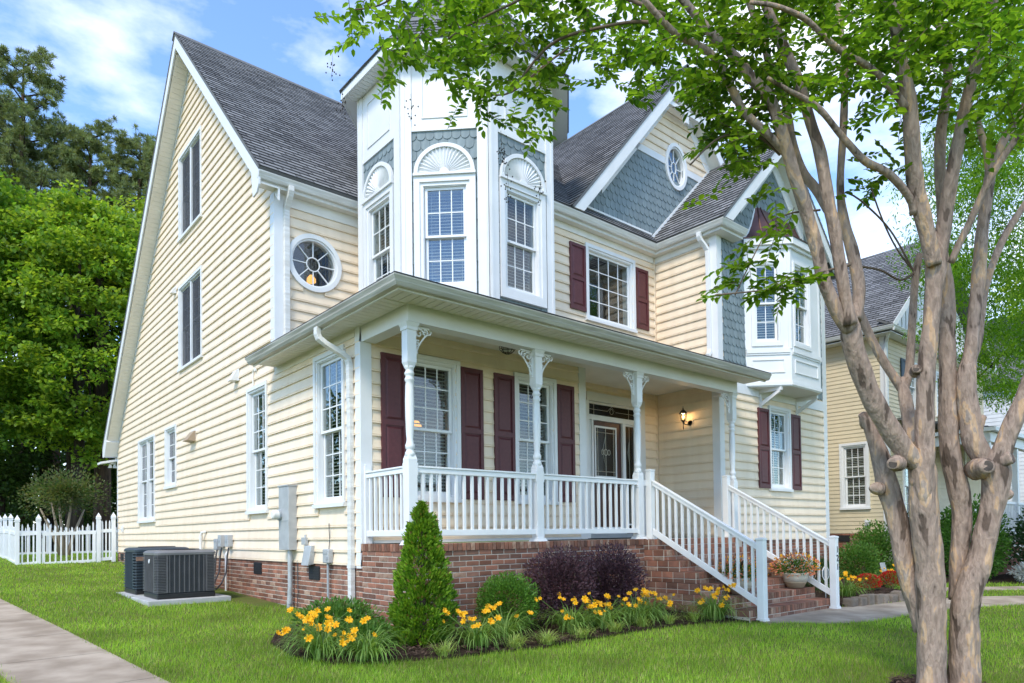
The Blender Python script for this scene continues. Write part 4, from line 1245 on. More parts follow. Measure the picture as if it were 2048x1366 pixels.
scroll(PX[3], -1.05, -1, 0)

BAL = bpy.data.meshes.new('baluster')
def rail_run(x0, y0, x1, y1, n):
    """level railing between two points"""
    d = Vector((x1 - x0, y1 - y0, 0)); L = d.length; d.normalize(); q = Vector((-d.y, d.x, 0))
    def bar(w, z0, z1, nm, par, a=0, b=None):
        b = L if b is None else b
        A, B = Vector((x0, y0, 0)) + d * a, Vector((x0, y0, 0)) + d * b
        mb = MB(); mb.hexa([A - q * w + Vector((0, 0, z0)), B - q * w + Vector((0, 0, z0)), B + q * w + Vector((0, 0, z0)), A + q * w + Vector((0, 0, z0)), A - q * w + Vector((0, 0, z1)), B - q * w + Vector((0, 0, z1)), B + q * w + Vector((0, 0, z1)), A + q * w + Vector((0, 0, z1))])
        return mb.build(nm, 'pvc', par, bevel=.005)
    r = bar(.026, 1.905, 1.965, 'railing', house)
    bar(.038, 1.966, 1.99, 'handrail', r); bar(.022, 1.15, 1.225, 'bottom_rail', r)
    for a in (0, L): bar(.042, 1.87, 2.02, 'rail_bracket', r, a - .012, a + .012); bar(.036, 1.13, 1.245, 'rail_bracket', r, a - .012, a + .012)
    for k in range(n):
        c = Vector((x0, y0, 0)) + d * (L * (k + .75) / (n + .5))
        inst('baluster', bal_mesh(.68), c + Vector((0, 0, 1.225)), math.atan2(d.y, d.x), r)
_bm = {}
def bal_mesh(h):
    h = round(h, 2)
    if h not in _bm:
        me = bpy.data.meshes.new('baluster'); mb = MB().box(-.0165, .0165, -.0165, .0165, 0, h); me.from_pydata(mb.v, [], mb.f); me.materials.append(MATS['pvc']); _bm[h] = me
    return _bm[h]
rail_run(PX[0] + .063, -1.07, PX[1] - .063, -1.07, 15)
rail_run(PX[1] + .063, -1.07, PX[2] - .063, -1.07, 15)
rail_run(.055, -.985, .055, -.03, 7)
board(F1, house, .015, .105, 1.06, 2.08, .028, .06, 'wall_block', 'pvc')
def newel(x, y, z0, z1, cap=True):
    s_ = .053
    p = MB().box(x - s_, x + s_, y - s_, y + s_, z0, z1).build('newel_post', 'pvc', house, bevel=.006)
    MB().box(x - s_ - .006, x + s_ + .006, y - s_ - .006, y + s_ + .006, z1 + .0005, z1 + .028).build('post_cap', 'pvc', p, bevel=.005)
    mb = MB(); mb.hexa([(x - s_, y - s_, z1 + .0285), (x + s_, y - s_, z1 + .0285), (x + s_, y + s_, z1 + .0285), (x - s_, y + s_, z1 + .0285), (x - .012, y - .012, z1 + .04), (x + .012, y - .012, z1 + .04), (x + .012, y + .012, z1 + .04), (x - .012, y + .012, z1 + .04)]); mb.build('post_cap', 'pvc', p)
    MB().box(x - .07, x + .07, y - .07, y + .07, z0, z0 + .03).build('post_base', 'pvc', p, bevel=.004)
    MB().box(x - .062, x + .062, y - .062, y + .062, z0 + .0305, z0 + .055).build('post_base', 'pvc', p)
    return p
newels = []
for x in (4.49, 6.66):
    newel(x, -1.12, 1.05, 2.13)
    newels.append(newel(x, -3.02, -.10, 1.03))
    y0, y1 = -1.175, -2.97
    sl_ = (.985 - 1.955) / (y1 - y0)   # rise per y
    def slab(w, za, zb, nm, par):
        A, B = (y0, 1.955), (y1, .945)
        mb = MB(); mb.hexa([(x - w, A[0], A[1] + za), (x + w, A[0], A[1] + za), (x + w, B[0], B[1] + za), (x - w, B[0], B[1] + za), (x - w, A[0], A[1] + zb), (x + w, A[0], A[1] + zb), (x + w, B[0], B[1] + zb), (x - w, B[0], B[1] + zb)])
        return mb.build(nm, 'pvc', par, bevel=.005)
    r = slab(.026, -.055, .005, 'stair_railing', house)
    slab(.038, .006, .034, 'handrail', r); slab(.022, -.835, -.735, 'bottom_rail', r)
    n = 15
    for k in range(n):
        t = (k + .7) / (n + .4); yy = y0 + (y1 - y0) * t; zz = 1.955 + (.945 - 1.955) * t
        inst('baluster', bal_mesh(.72), (x, yy, zz - .755), 0, r)
MB().box(4.345, 4.437, -1.09, -1.05, 1.9, 1.985).build('rail_bracket', 'pvc', house)
MB().box(6.715, 6.92, -1.09, -1.05, 1.9, 1.985).build('rail_bracket', 'pvc', house)
# house number 1 2 1 on the right newel
for k, ch in enumerate('121'):
    cu = bpy.data.curves.new('digit', 'FONT'); cu.body = ch; cu.size = .145; cu.extrude = .003; cu.align_x = 'CENTER'
    tmp = bpy.data.objects.new('digit_tmp', cu); COL.objects.link(tmp)
    dg = bpy.context.evaluated_depsgraph_get()
    me = bpy.data.meshes.new_from_object(tmp.evaluated_get(dg)); bpy.data.objects.remove(tmp)
    me.materials.clear(); me.materials.append(MATS['black'])
    ob = bpy.data.objects.new('house_number', me); COL.objects.link(ob); ob.parent = newels[1]
    ob.location = (6.665, -3.02 - .0565, .80 - k * .135); ob.rotation_euler = (math.pi / 2, 0, 0)

# ---------------- front door
D0, D1 = 5.185, 6.00
dr = MB(); F3r.box(dr, D0, D1, 1.27, 3.27, -.09, -.045); door = dr.build('front_door', 'door_wood', house)
mb = MB(); F3r.ring(mb, D0 + .055, D1 - .14 + .0, 2.20, 3.18, .035, -.046, -.03); mb.build('glass_frame', 'white', door)
mb = MB(); F3r.box(mb, D0 + .09, D1 - .175, 2.235, 3.145, -.044, -.040); mb.build('door_glass', 'glass_lead', door)
cu, cz = (D0 + .09 + D1 - .175) / 2, 2.69
came = MB()
def cm(pts, w=.005): came.tube([F3r.P(a, b, -.037) for a, b in pts], w, 5)
a0, a1 = D0 + .09, D1 - .175
for a in (a0 + .05, a1 - .05): cm([(a, 2.24), (a, 3.14)])
for b in (2.32, 3.06): cm([(a0, b), (a1, b)])
cm([(cu, 2.24), (cu, 3.14)])
cm([(cu, 3.0), (cu - .09, 2.72), (cu, 2.38), (cu + .09, 2.72), (cu, 3.0)])
cm([(cu + .05 * math.cos(t * .5), cz + .06 * math.sin(t * .5)) for t in range(14)])
for s_ in (-1, 1):
    cm([(cu + s_ * (.09 + .035 * math.cos(t * .6)), cz + .05 * math.sin(t * .6)) for t in range(12)])
came.build('leaded_came', 'came', door)
for b0, b1 in ((1.42, 1.70), (1.78, 2.10)):
    for u0, u1 in ((D0 + .10, cu - .03), (cu + .03, D1 - .18)):
        mb = MB(); F3r.ring(mb, u0, u1, b0, b1, .02, -.046, -.036); mb.build('door_panel', 'door_wood', door)
MB().lathe([(.03, 0), (.03, .012), (.012, .02), (.012, .045), (.028, .055), (.03, .075), (.01, .085)], (0, 0, 0), 12)
kb = MB().tube([F3r.P(D1 - .07, 2.05, -.045), F3r.P(D1 - .07, 2.05, .0), F3r.P(D1 - .07, 1.92, .01)], .012, 8); kb.build('door_handle', 'came', door)
# frame: jambs, sidelights, transom, casing
for u0, u1 in ((5.02, 5.045), (5.135, 5.18), (6.005, 6.09), (6.41, 6.46)):
    board(F3r, house, u0, u1, 1.06, 3.33, -.11, .0, 'door_jamb')
board(F3r, house, 5.02, 6.46, 3.275, 3.345, -.11, .004, 'transom_bar')
board(F3r, house, 4.96, 6.64, 3.62, 3.78, -.05, .045, 'door_casing'); board(F3r, house, 6.46, 6.64, 1.06, 3.618, -.05, .045, 'door_casing'); board(F3r, house, 4.86, 5.019, 1.06, 3.618, -.05, .045, 'door_casing')
board(F3r, house, 5.02, 6.46, 1.06, 1.14, -.15, .03, 'threshold', 'grey_metal'); board(F3r, house, 5.18, 6.005, 1.14, 1.268, -.10, -.02, 'door_sill', 'white')
for u0, u1, z0, z1, nm in ((5.045, 5.135, 1.30, 3.27, 'sidelight'), (6.09, 6.41, 1.30, 3.27, 'sidelight'), (5.02, 6.46, 3.345, 3.62, 'transom')):
    mb = MB(); F3r.ring(mb, u0 + .001, u1 - .001, z0, z1, .03 if u1 - u0 < .5 else .035, -.07, -.03); wnd = mb.build(nm, 'white', house)
    mb = MB(); F3r.box(mb, u0 + .03, u1 - .03, z0 + .03, z1 - .03, -.052, -.048); mb.build('pane', 'glass_lead', wnd)
    c = MB(); um, zm = (u0 + u1) / 2, (z0 + z1) / 2
    f_ = lambda pts: c.tube([F3r.P(a, b, -.045) for a, b in pts], .004, 5)
    if nm == 'transom':
        for a in (u0 + .22, u1 - .22): f_([(a, z0 + .03), (a, z1 - .03)])
        f_([(u0 + .03, zm), (um - .12, zm)]); f_([(um + .12, zm), (u1 - .03, zm)])
        f_([(um - .12, zm), (um, zm + .09), (um + .12, zm), (um, zm - .09), (um - .12, zm)])
        f_([(um + .05 * math.cos(t * .5), zm + .05 * math.sin(t * .5)) for t in range(14)])
    else:
        f_([(um, z0 + .03), (um, z1 - .03)]); f_([(um, 2.95), (um - .04, 2.72), (um, 2.45), (um + .04, 2.72), (um, 2.95)])
    c.build('leaded_came', 'came', wnd)
rb = MB(); rb.add([(4.9, .9, 1.0), (6.6, .9, 1.0), (6.6, .9, 3.9), (4.9, .9, 3.9), (4.9, 2.2, 1.0), (6.6, 2.2, 1.0), (6.6, 2.2, 3.9), (4.9, 2.2, 3.9)], [(4, 5, 6, 7), (0, 1, 5, 4), (1, 2, 6, 5), (2, 3, 7, 6), (3, 0, 4, 7)]); rb.build('room', 'room', house)

# ---------------- downspouts
def downspout(pts, name='downspout', w=.04, d=.028, mat='gutter', ax=(1, 0, 0)):
    ax = Vector(ax); P = [Vector(p) for p in pts]
    mb = MB(); base = 0
    for i, p in enumerate(P):
        t = (P[min(i + 1, len(P) - 1)] - P[max(i - 1, 0)]).normalized()
        b = t.cross(ax).normalized()
        for sx, sy in ((-1, -1), (1, -1), (1, 1), (-1, 1)): mb.v.append(tuple(p + ax * w * sx + b * d * sy))
    for i in range(len(P) - 1):
        for k in range(4): A = i * 4 + k; B = i * 4 + (k + 1) % 4; mb.f.append((A, B, B + 4, A + 4))
    mb.f += [(3, 2, 1, 0), tuple(len(mb.v) - 4 + k for k in range(4))]
    return mb.build(name, mat, house, bevel=.006)
def bend(p): return p
downspout([(-.455, .32, 3.87), (-.455, .32, 3.78), (-.44, .31, 3.73), (-.36, .29, 3.67), (-.16, .235, 3.56), (-.085, .215, 3.50), (-.06, .21, 3.42), (-.055, .21, 3.0), (-.055, .21, 1.5), (-.055, .21, .15), (-.055, .21, .02)], ax=(0, 1, 0), w=.045, d=.033)
for z in (2.98, .74): MB().box(-.092, -.018, .158, .262, z, z + .05).build('downspout_strap', 'gutter', house)
downspout([(.17, 2.63, 6.84), (.17, 2.63, 6.76), (.17, 2.66, 6.70), (.17, 2.76, 6.60), (.17, 2.82, 6.52), (.17, 2.825, 6.40), (.17, 2.825, 4.3)], ax=(1, 0, 0), w=.045, d=.033)
downspout([(6.84, -.52, 6.84), (6.84, -.52, 6.76), (6.87, -.53, 6.70), (6.97, -.56, 6.60), (7.02, -.58, 6.52), (7.03, -.585, 6.40), (7.03, -.585, 4.62), (7.01, -.59, 4.55), (6.97, -.60, 4.50), (6.90, -.62, 4.48)], ax=(0, 1, 0), w=.042, d=.032, mat='white')

# ---------------- lamps and small fixtures of the house
def lantern():
    t = thing('wall_lantern', (7.08, -.10, 3.30), 'lit black wall lantern beside the front door recess', 'lantern')
    c = Vector((6.90, -.05, 3.42))
    MB().tube([(7.075, -.10, 3.28), (7.05, -.10, 3.28)], .055, 14).build('back_plate', 'black', t)
    MB().box(7.05, 7.079, -.16, -.04, 3.20, 3.38).build('mounting_block', 'siding', t)
    MB().tube([(7.05, -.10, 3.27), (6.99, -.085, 3.24), (6.93, -.06, 3.25), (6.90, -.05, 3.31)], .011, 6).build('arm', 'black', t)
    MB().lathe([(.004, -.28), (.012, -.25), (.008, -.18), (.018, -.13), (.035, -.11), (.045, -.10)], c, 10).build('stem', 'black', t)
    for k in range(6):
        a = math.pi * k / 3
        MB().tube([c + Vector((.045 * math.cos(a), .045 * math.sin(a), -.10)), c + Vector((.068 * math.cos(a), .068 * math.sin(a), .03))], .0045, 4).build('cage_bar', 'black', t)
    MB().lathe([(.043, -.095), (.065, .028)], c, 6).build('glass_shade', 'glass', t)
    MB().lathe([(.082, .03), (.085, .04), (.06, .07), (.03, .105), (.012, .12), (.015, .135), (.006, .15), (.003, .185)], c, 12).build('roof_cap', 'black', t)
    MB().lathe([(.008, -.07), (.022, -.045), (.024, -.02), (.012, .005)], c, 10).build('bulb', 'lamp_glow', t, smooth=True)
    L = bpy.data.lights.new('lantern_light', 'POINT'); L.energy = 4.5; L.color = (1, .62, .28); L.shadow_soft_size = .03
    lo = bpy.data.objects.new('lantern_light', L); COL.objects.link(lo); lo.parent = t; lo.location = c - Vector((7.08, -.10, 3.30)) + Vector((-.0, 0, -.0))
lantern()
t = thing('ceiling_light', (2.22, -.33, 3.95), 'black cage light on the porch ceiling', 'ceiling light')
MB().lathe([(.10, 0), (.10, -.02), (.02, -.022)], (2.22, -.33, 3.948), 16).build('canopy', 'black', t)
MB().lathe([(.07, -.022), (.075, -.07), (.045, -.11), (.01, -.12)], (2.22, -.33, 3.948), 14).build('glass_bowl', 'glass', t)
for k in range(8):
    a = math.pi * k / 4
    MB().tube([Vector((2.22, -.33, 3.948)) + Vector((r * math.cos(a), r * math.sin(a), z)) for r, z in ((.125, -.02), (.12, -.06), (.07, -.115), (.01, -.135))], .005, 4).build('cage_bar', 'black', t)
for z, r in ((-.03, .125), (-.085, .10)):
    MB().tube([Vector((2.22 + r * math.cos(k * math.pi / 8), -.33 + r * math.sin(k * math.pi / 8), 3.948 + z)) for k in range(17)], .005, 4).build('cage_ring', 'black', t)
for (p, lab) in (((1.10, .42, 2.70), 'lit amber lamp behind the blinds of the window nearest the porch corner'), ((.86, 3.42, 5.66), 'lit amber lamp behind the round upper window')):
    t = thing('interior_lamp', p, lab, 'lamp')
    MB().lathe([(.03, .12), (.075, .06), (.08, .0), (.05, -.02), (.01, -.025)], p, 14).build('lamp_shade', 'room_lamp', t, smooth=True)
    MB().tube([Vector(p) + Vector((0, 0, .12)), Vector(p) + Vector((0, 0, .42))], .006, 5).build('stem', 'black', t)
# vent hoods, flood light, hose bib, camera
for (y, z, s_, lab) in ((8.72, 6.71, .09, 'small white vent hood left above the middle twin window'), (4.65, 3.99, .12, 'white vent hood on the wall above the tall side window')):
    t = thing('vent_hood', (0, y, z), lab, 'vent hood')
    MB().ext([(-.017, y - s_, z), (-.017, y + s_, z), (-.017, y + s_, z + s_ * 1.8), (-.017, y - s_, z + s_ * 1.8)], (-.012, 0, 0)).build('flange', 'white', t)
    MB().hexa([(-.03, y - s_ * .8, z), (-.03, y + s_ * .8, z), (-.03 - s_ * 1.1, y + s_ * .8, z), (-.03 - s_ * 1.1, y - s_ * .8, z), (-.03, y - s_ * .8, z + s_ * 1.6), (-.03, y + s_ * .8, z + s_ * 1.6), (-.03 - s_ * .25, y + s_ * .8, z + s_ * 1.6), (-.03 - s_ * .25, y - s_ * .8, z + s_ * 1.6)]).build('hood', 'white', t)
t = thing('flood_light', (0, 7.35, 3.25), 'weathered tan vent flap on the side wall right of the small window', 'wall vent')
MB().box(-.03, -.016, 7.15, 7.5, 3.2, 3.45).build('flange', 'soffit', t)
MB().hexa([(-.03, 7.15, 3.18), (-.03, 7.5, 3.18), (-.2, 7.5, 3.20), (-.2, 7.15, 3.20), (-.03, 7.15, 3.40), (-.03, 7.5, 3.40), (-.06, 7.5, 3.40), (-.06, 7.15, 3.40)]).build('flap', 'pot_base', t)
t = thing('flood_lamp', (-.1, 15.25, 3.25), 'twin white flood lamp under the rear eave corner', 'flood lamp')
MB().box(-.16, -.04, 15.15, 15.30, 3.38, 3.44).build('base', 'white', t)
for dx in (-.07, .05): MB().lathe([(.03, .05), (.05, -.03), (.06, -.06), (.02, -.07)], (-.1 + dx, 15.2, 3.33), 12).build('lamp_head', 'white', t)
MB().hexa([(-.45, 15.0, 3.36), (.0, 15.0, 3.46), (.0, 15.5, 3.46), (-.45, 15.5, 3.36), (-.45, 15.0, 3.42), (.0, 15.0, 3.52), (.0, 15.5, 3.52), (-.45, 15.5, 3.42)]).build('rear_porch_eave', 'white', house)

# ================================================================ GROUND
def gz(x, y):
    y = max(-14.0, min(18.0, y))
    return 0.033 * y - 0.045 * max(0.0, -4.0 - y)
ys = [-400, -60, -14, -8, -4, 0, 4, 8, 12, 18, 40, 120, 400]
xs = [-400, -60, -20, -10, 0, 10, 20, 60, 400]
mb = MB()
for y in ys:
    for x in xs: mb.v.append((x, y, gz(x, y)))
n = len(xs)
for j in range(len(ys) - 1):
    for i in range(n - 1): mb.f.append((j * n + i, j * n + i + 1, (j + 1) * n + i + 1, (j + 1) * n + i))
tag(mb.build('ground', 'soil'), kind='structure')

def sheet(name, pts, mat, up, kind='structure', down=.12):
    mb = MB(); n = len(pts)
    mb.add([(x, y, gz(x, y) + up) for x, y in pts] + [(x, y, gz(x, y) + up - down) for x, y in pts], [tuple(range(n)), tuple(range(n, 2 * n))[::-1]] + [(i, n + i, n + (i + 1) % n, (i + 1) % n) for i in range(n)])
    return tag(mb.build(name, mat), kind=kind)
# side path of separate slabs
RE = [(-2.30, -7.5), (-2.55, -4.0), (-2.76, -1.7), (-3.05, 2.0), (-3.39, 5.9), (-3.75, 9.5), (-4.2, 14)]
def along(P, s_):
    for a, b in zip(P[:-1], P[1:]):
        L = math.hypot(b[0] - a[0], b[1] - a[1])
        if s_ <= L: return (a[0] + (b[0] - a[0]) * s_ / L, a[1] + (b[1] - a[1]) * s_ / L), ((b[0] - a[0]) / L, (b[1] - a[1]) / L)
        s_ -= L
    return P[-1], (0, 1)
side_path = tag(sheet('side_path', [(-2.35, -7.4), (-2.80, -1.7), (-3.09, 2.0), (-3.43, 5.9), (-3.79, 9.5), (-4.2, 13.5), (-5.1, 13.5), (-4.7, 9.5), (-4.32, 5.9), (-3.98, 2.0), (-3.66, -1.7), (-3.2, -7.4)], 'mulch', .004), kind='structure')
s_ = 0
while s_ < 20:
    p, d = along(RE, s_); q, d2 = along(RE, s_ + 1.482)
    w = .95
    c = [p, q, (q[0] - d2[1] * w, q[1] + d2[0] * w), (p[0] - d[1] * w, p[1] + d[0] * w)]
    mb = MB(); mb.add([(x, y, gz(x, y) + .022) for x, y in c] + [(x, y, gz(x, y) - .05) for x, y in c], [(0, 1, 2, 3), (7, 6, 5, 4)] + [(i, 4 + i, 4 + (i + 1) % 4, (i + 1) % 4) for i in range(4)])
    mb.build('path_slab', 'concrete', side_path); s_ += 1.5
WALK = [(4.42, -2.94), (4.40, -3.12), (4.80, -3.30), (5.10, -3.66), (5.75, -3.92), (7.14, -4.02), (8.6, -4.16), (10.4, -4.72), (12.6, -5.7), (16, -7.4), (16.4, -6.4), (13.0, -4.9), (10.7, -3.95), (9.3, -3.46), (7.1, -3.10), (6.75, -2.94)]
walkway = sheet('walkway', WALK, 'concrete', .020)
NWALK = [(10.6, -2.75), (11.8, -3.40), (13.6, -4.35), (17, -6.3), (17.3, -5.8), (14.0, -3.95), (12.1, -2.95), (10.9, -2.4)]
sheet('neighbour_walkway', NWALK, 'concrete', .016)
BED = [(-.02, .45), (-.70, .45), (-1.10, .10), (-1.40, -.5), (-1.50, -1.3), (-1.32, -1.95), (-.98, -2.12), (-.34, -2.36), (.8, -2.56), (2.65, -2.48), (3.58, -2.56), (4.42, -3.02), (4.42, -2.94), (4.30, -1.15), (0.0, -1.15)]
sheet('mulch_bed', BED, 'mulch', .03)
RBED = [(6.75, -2.93), (7.10, -3.02), (9.15, -3.32), (10.2, -2.9), (10.5, -2.3), (12.4, -1.6), (12.2, -.75), (6.75, -.74)]
sheet('mulch_bed', RBED, 'mulch', .05)
NBED = [(13.2, -2.4), (16, -4.6), (19, -6), (19, -.5), (13.2, -.5)]
sheet('mulch_bed', NBED, 'mulch', .03)
TBED = [(2.5 + .50 * math.cos(a * .4), -5.95 + .50 * math.sin(a * .4)) for a in range(16)]
sheet('mulch_bed', TBED, 'mulch', .02)
def inpoly(x, y, P):
    c = False; j = len(P) - 1
    for i in range(len(P)):
        if (P[i][1] > y) != (P[j][1] > y) and x < (P[j][0] - P[i][0]) * (y - P[i][1]) / (P[j][1] - P[i][1]) + P[i][0]: c = not c
        j = i
    return c
def inpoly_np(X, Y, P):
    c = np.zeros(len(X), bool); j = len(P) - 1
    for i in range(len(P)):
        (xi, yi), (xj, yj) = P[i], P[j]
        if yi != yj:
            c ^= ((yi > Y) != (yj > Y)) & (X < (xj - xi) * (Y - yi) / (yj - yi) + xi)
        j = i
    return c
# bark chips
def fastmesh(name, V, F4, mat, parent=None, kind='stuff', smooth=False):
    """V (n,3) array, F4 (m,k) face index array"""
    V = np.asarray(V, np.float32); F4 = np.asarray(F4, np.int32)
    if parent is not None: V = V - np.array(wloc(parent), np.float32)
    me = bpy.data.meshes.new(name)
    me.vertices.add(len(V)); me.vertices.foreach_set('co', V.ravel())
    m, k = F4.shape
    me.loops.add(m * k); me.loops.foreach_set('vertex_index', F4.ravel())
    me.polygons.add(m); me.polygons.foreach_set('loop_start', np.arange(0, m * k, k, dtype=np.int32)); 
    try: me.polygons.foreach_set('loop_total', np.full(m, k, np.int32))
    except Exception: pass
    me.update(calc_edges=True)
    ob = put(name, me, mat, parent, smooth)
    if kind: ob['kind'] = kind
    return ob
def unit(a): return a / (np.linalg.norm(a, axis=1, keepdims=True) + 1e-9)
def cards(C, D, N, L, W, fold=.12, shape=6):
    """leaf blades: base C, direction D, normal N, length L, width W -> verts, quads"""
    D = unit(D); S = unit(np.cross(N, D)); N2 = np.cross(D, S)
    L = np.asarray(L)[:, None]; W = np.asarray(W)[:, None]
    if shape == 4:
        v = np.stack([C, C + D * L * .5 + S * W * .5 + N2 * W * fold, C + D * L, C + D * L * .5 - S * W * .5 + N2 * W * fold], 1)
        n = len(C); return v.reshape(-1, 3), np.arange(n * 4).reshape(n, 4)
    v = np.stack([C, C + D * L * .30 + S * W * .45 + N2 * W * fold, C + D * L * .68 + S * W * .40 + N2 * W * fold, C + D * L - N2 * L * .10, C + D * L * .68 - S * W * .40 + N2 * W * fold, C + D * L * .30 - S * W * .45 + N2 * W * fold], 1)
    n = len(C); b = np.arange(n)[:, None] * 6
    return v.reshape(-1, 3), np.concatenate([b + np.array([[0, 1, 2, 3]]), b + np.array([[0, 3, 4, 5]])], 0)
pts = []
for P, cnt in ((BED, 5200), (RBED, 1500), (TBED, 900)):
    x0, x1 = min(p[0] for p in P), max(p[0] for p in P); y0, y1 = min(p[1] for p in P), max(p[1] for p in P)
    X = nr.uniform(x0, x1, cnt * 2); Y = nr.uniform(y0, y1, cnt * 2); k = inpoly_np(X, Y, P)
    pts.append(np.stack([X[k], Y[k]], 1))
pts = np.concatenate(pts); m = len(pts)
C = np.concatenate([pts, (0.033 * pts[:, 1:2] - .045 * np.maximum(0, -4 - pts[:, 1:2])) + .05 + nr.uniform(0, .012, (m, 1))], 1)
a = nr.uniform(0, 6.28, m); D = np.stack([np.cos(a), np.sin(a), nr.uniform(-.3, .3, m)], 1); Nn = np.stack([nr.uniform(-.4, .4, m), nr.uniform(-.4, .4, m), np.ones(m)], 1)
V, Fq = cards(C, D, Nn, nr.uniform(.03, .09, m), nr.uniform(.008, .022, m), shape=4)
tag(fastmesh('bark_chips', V, Fq, 'chip'), 'dark shredded bark mulch covering the planting beds', 'mulch', kind='stuff')
# stone edging of the right bed
t = thing('stone_edging', (8.1, -3.2, -.1), 'low curved edging of rough tan stones beside the concrete walkway', 'edging')
for k in range(9):
    x = 7.15 + k * .235; y = -3.045 - .03 * k - .01 * (k % 2); z = gz(x, y)
    w, h, d = .11 + rnd.uniform(-.01, .008), .16 + rnd.uniform(-.02, .03), .09
    mb = MB(); j = lambda: rnd.uniform(-.012, .012)
    mb.hexa([(x + sx * w + j(), y + sy * d + j(), z - .05 + (h + .05) * top + j()) for top in (0, 1) for sx, sy in ((-1, -1), (1, -1), (1, 1), (-1, 1))])
    mb.build('edging_stone', 'stone', t, bevel=.02)

# ================================================================ AIR CONDITIONERS
def ac_pad(x0, x1, y0, y1, lab):
    tag(MB().box(x0, x1, y0, y1, .06, .20).build('concrete_pad', 'pad', bevel=.01), lab, 'pad')
ac_pad(-1.72, -.48, 3.60, 4.80, 'pale concrete pad under the grey air conditioner')
ac_pad(-1.72, -.48, 4.95, 6.15, 'pale concrete pad under the dark blue air conditioner')
def ac(x0, x1, y0, y1, z1, lab, body, bars, trim, style):
    z0 = .20
    t = thing('air_conditioner', ((x0 + x1) / 2, (y0 + y1) / 2, z0), lab, 'air conditioner', 'air conditioners by the side wall')
    MB().box(x0 + .015, x1 - .015, y0 + .015, y1 - .015, z0, z0 + .09).build('base_pan', 'black', t, bevel=.02)
    MB().box(x0 + .035, x1 - .035, y0 + .035, y1 - .035, z0 + .09, z1 - .06).build('coil', 'ac_dark', t)
    # lid
    mb = MB()
    for zz, off in ((z1 - .07, .0), (z1 - .035, -.004), (z1 - .012, .02), (z1, .055)):
        c = .07
        for cx, cy, a0 in ((x1 - off - c, y1 - off - c, 0), (x0 + off + c, y1 - off - c, 90), (x0 + off + c, y0 + off + c, 180), (x1 - off - c, y0 + off + c, 270)):
            for k in range(4): a_ = math.radians(a0 + k * 30); mb.v.append((cx + c * math.cos(a_), cy + c * math.sin(a_), zz))
    for r in range(3):
        for k in range(16): mb.f.append((r * 16 + k, r * 16 + (k + 1) % 16, (r + 1) * 16 + (k + 1) % 16, (r + 1) * 16 + k))
    mb.f += [tuple(range(48, 64)), tuple(range(16))[::-1]]
    mb.build('lid', trim, t)
    mb = MB()
    for r in (.12, .18, .24, .30): mb.tube([((x0 + x1) / 2 + r * math.cos(k * .314), (y0 + y1) / 2 + r * math.sin(k * .314), z1 + .012) for k in range(21)], .006, 4)
    mb.build('fan_guard', 'black', t)
    zb, zt = z0 + .10, z1 - .075
    cw = .16
    # louvred corners
    for (cx, cy, sx, sy) in ((x0, y0, 1, 1), (x1, y0, -1, 1), (x0, y1, 1, -1)):
        mb = MB(); z = zb; st = .025 if style == 0 else .05
        while z < zt - .01:
            hh = st * (.45 if style == 0 else .38)
            mb.ext([(cx, cy + sy * cw, z), (cx, cy + sy * .03, z), (cx + sx * .03, cy, z), (cx + sx * cw, cy, z), (cx + sx * cw, cy + sy * .02, z), (cx + sx * .035, cy + sy * .02, z), (cx + sx * .02, cy + sy * .035, z), (cx + sx * .02, cy + sy * cw, z)], (0, 0, hh)); z += st
        tag(mb.build('corner_louvres', bars, t), kind='stuff')
        MB().box(cx + sx * cw - .012, cx + sx * cw + .012, cy - .001 if sy > 0 else cy - .02, cy + .02 if sy > 0 else cy + .001, zb, zt).build('corner_trim', bars, t)
        MB().box(cx - .001 if sx > 0 else cx - .02, cx + .02 if sx > 0 else cx + .001, cy + sy * cw - .012, cy + sy * cw + .012, zb, zt).build('corner_trim', bars, t)
    nb = 8
    for k in range(nb):
        x = x0 + cw + (x1 - x0 - 2 * cw) * (k + .5) / nb
        MB().box(x - .007, x + .007, y0 + .004, y0 + .03, zb, zt).build('guard_bar', bars, t)
        y = y0 + cw + (y1 - y0 - 2 * cw) * (k + .5) / nb
        MB().box(x0 + .004, x0 + .03, y - .007, y + .007, zb, zt).build('guard_bar', bars, t)
    mb = MB(); z = zb
    while z < zt:
        mb.box(x0 + cw, x1 - cw, y0 + .022, y0 + .026, z, z + .004); mb.box(x0 + .022, x0 + .026, y0 + cw, y1 - cw, z, z + .004); z += .014
    tag(mb.build('coil_guard_wires', bars, t), kind='stuff')
    if style == 0: MB().lathe([(.03, 0), (.03, .008), (.02, .01)], (0, 0, 0), 14)
    bm_ = MB().tube([(x0 - .001, y0 + .42, z1 - .17), (x0 - .012, y0 + .42, z1 - .17)], .035, 16) if style == 0 else MB().box(x0 + .02, x0 + .15, y0 - .006, y0 + .0, z1 - .22, z1 - .15)
    bm_.build('badge', 'white' if style == 0 else 'brick_tan', t)
    return t
ac(-1.57, -.66, 3.76, 4.66, .965, 'grey air conditioner with vertical guard bars nearest the camera', 'ac_grey', 'ac_grey', 'ac_trim', 0)
ac(-1.60, -.70, 5.08, 5.98, 1.0, 'dark blue air conditioner behind the grey one', 'ac_blue', 'ac_blue', 'ac_blue', 1)

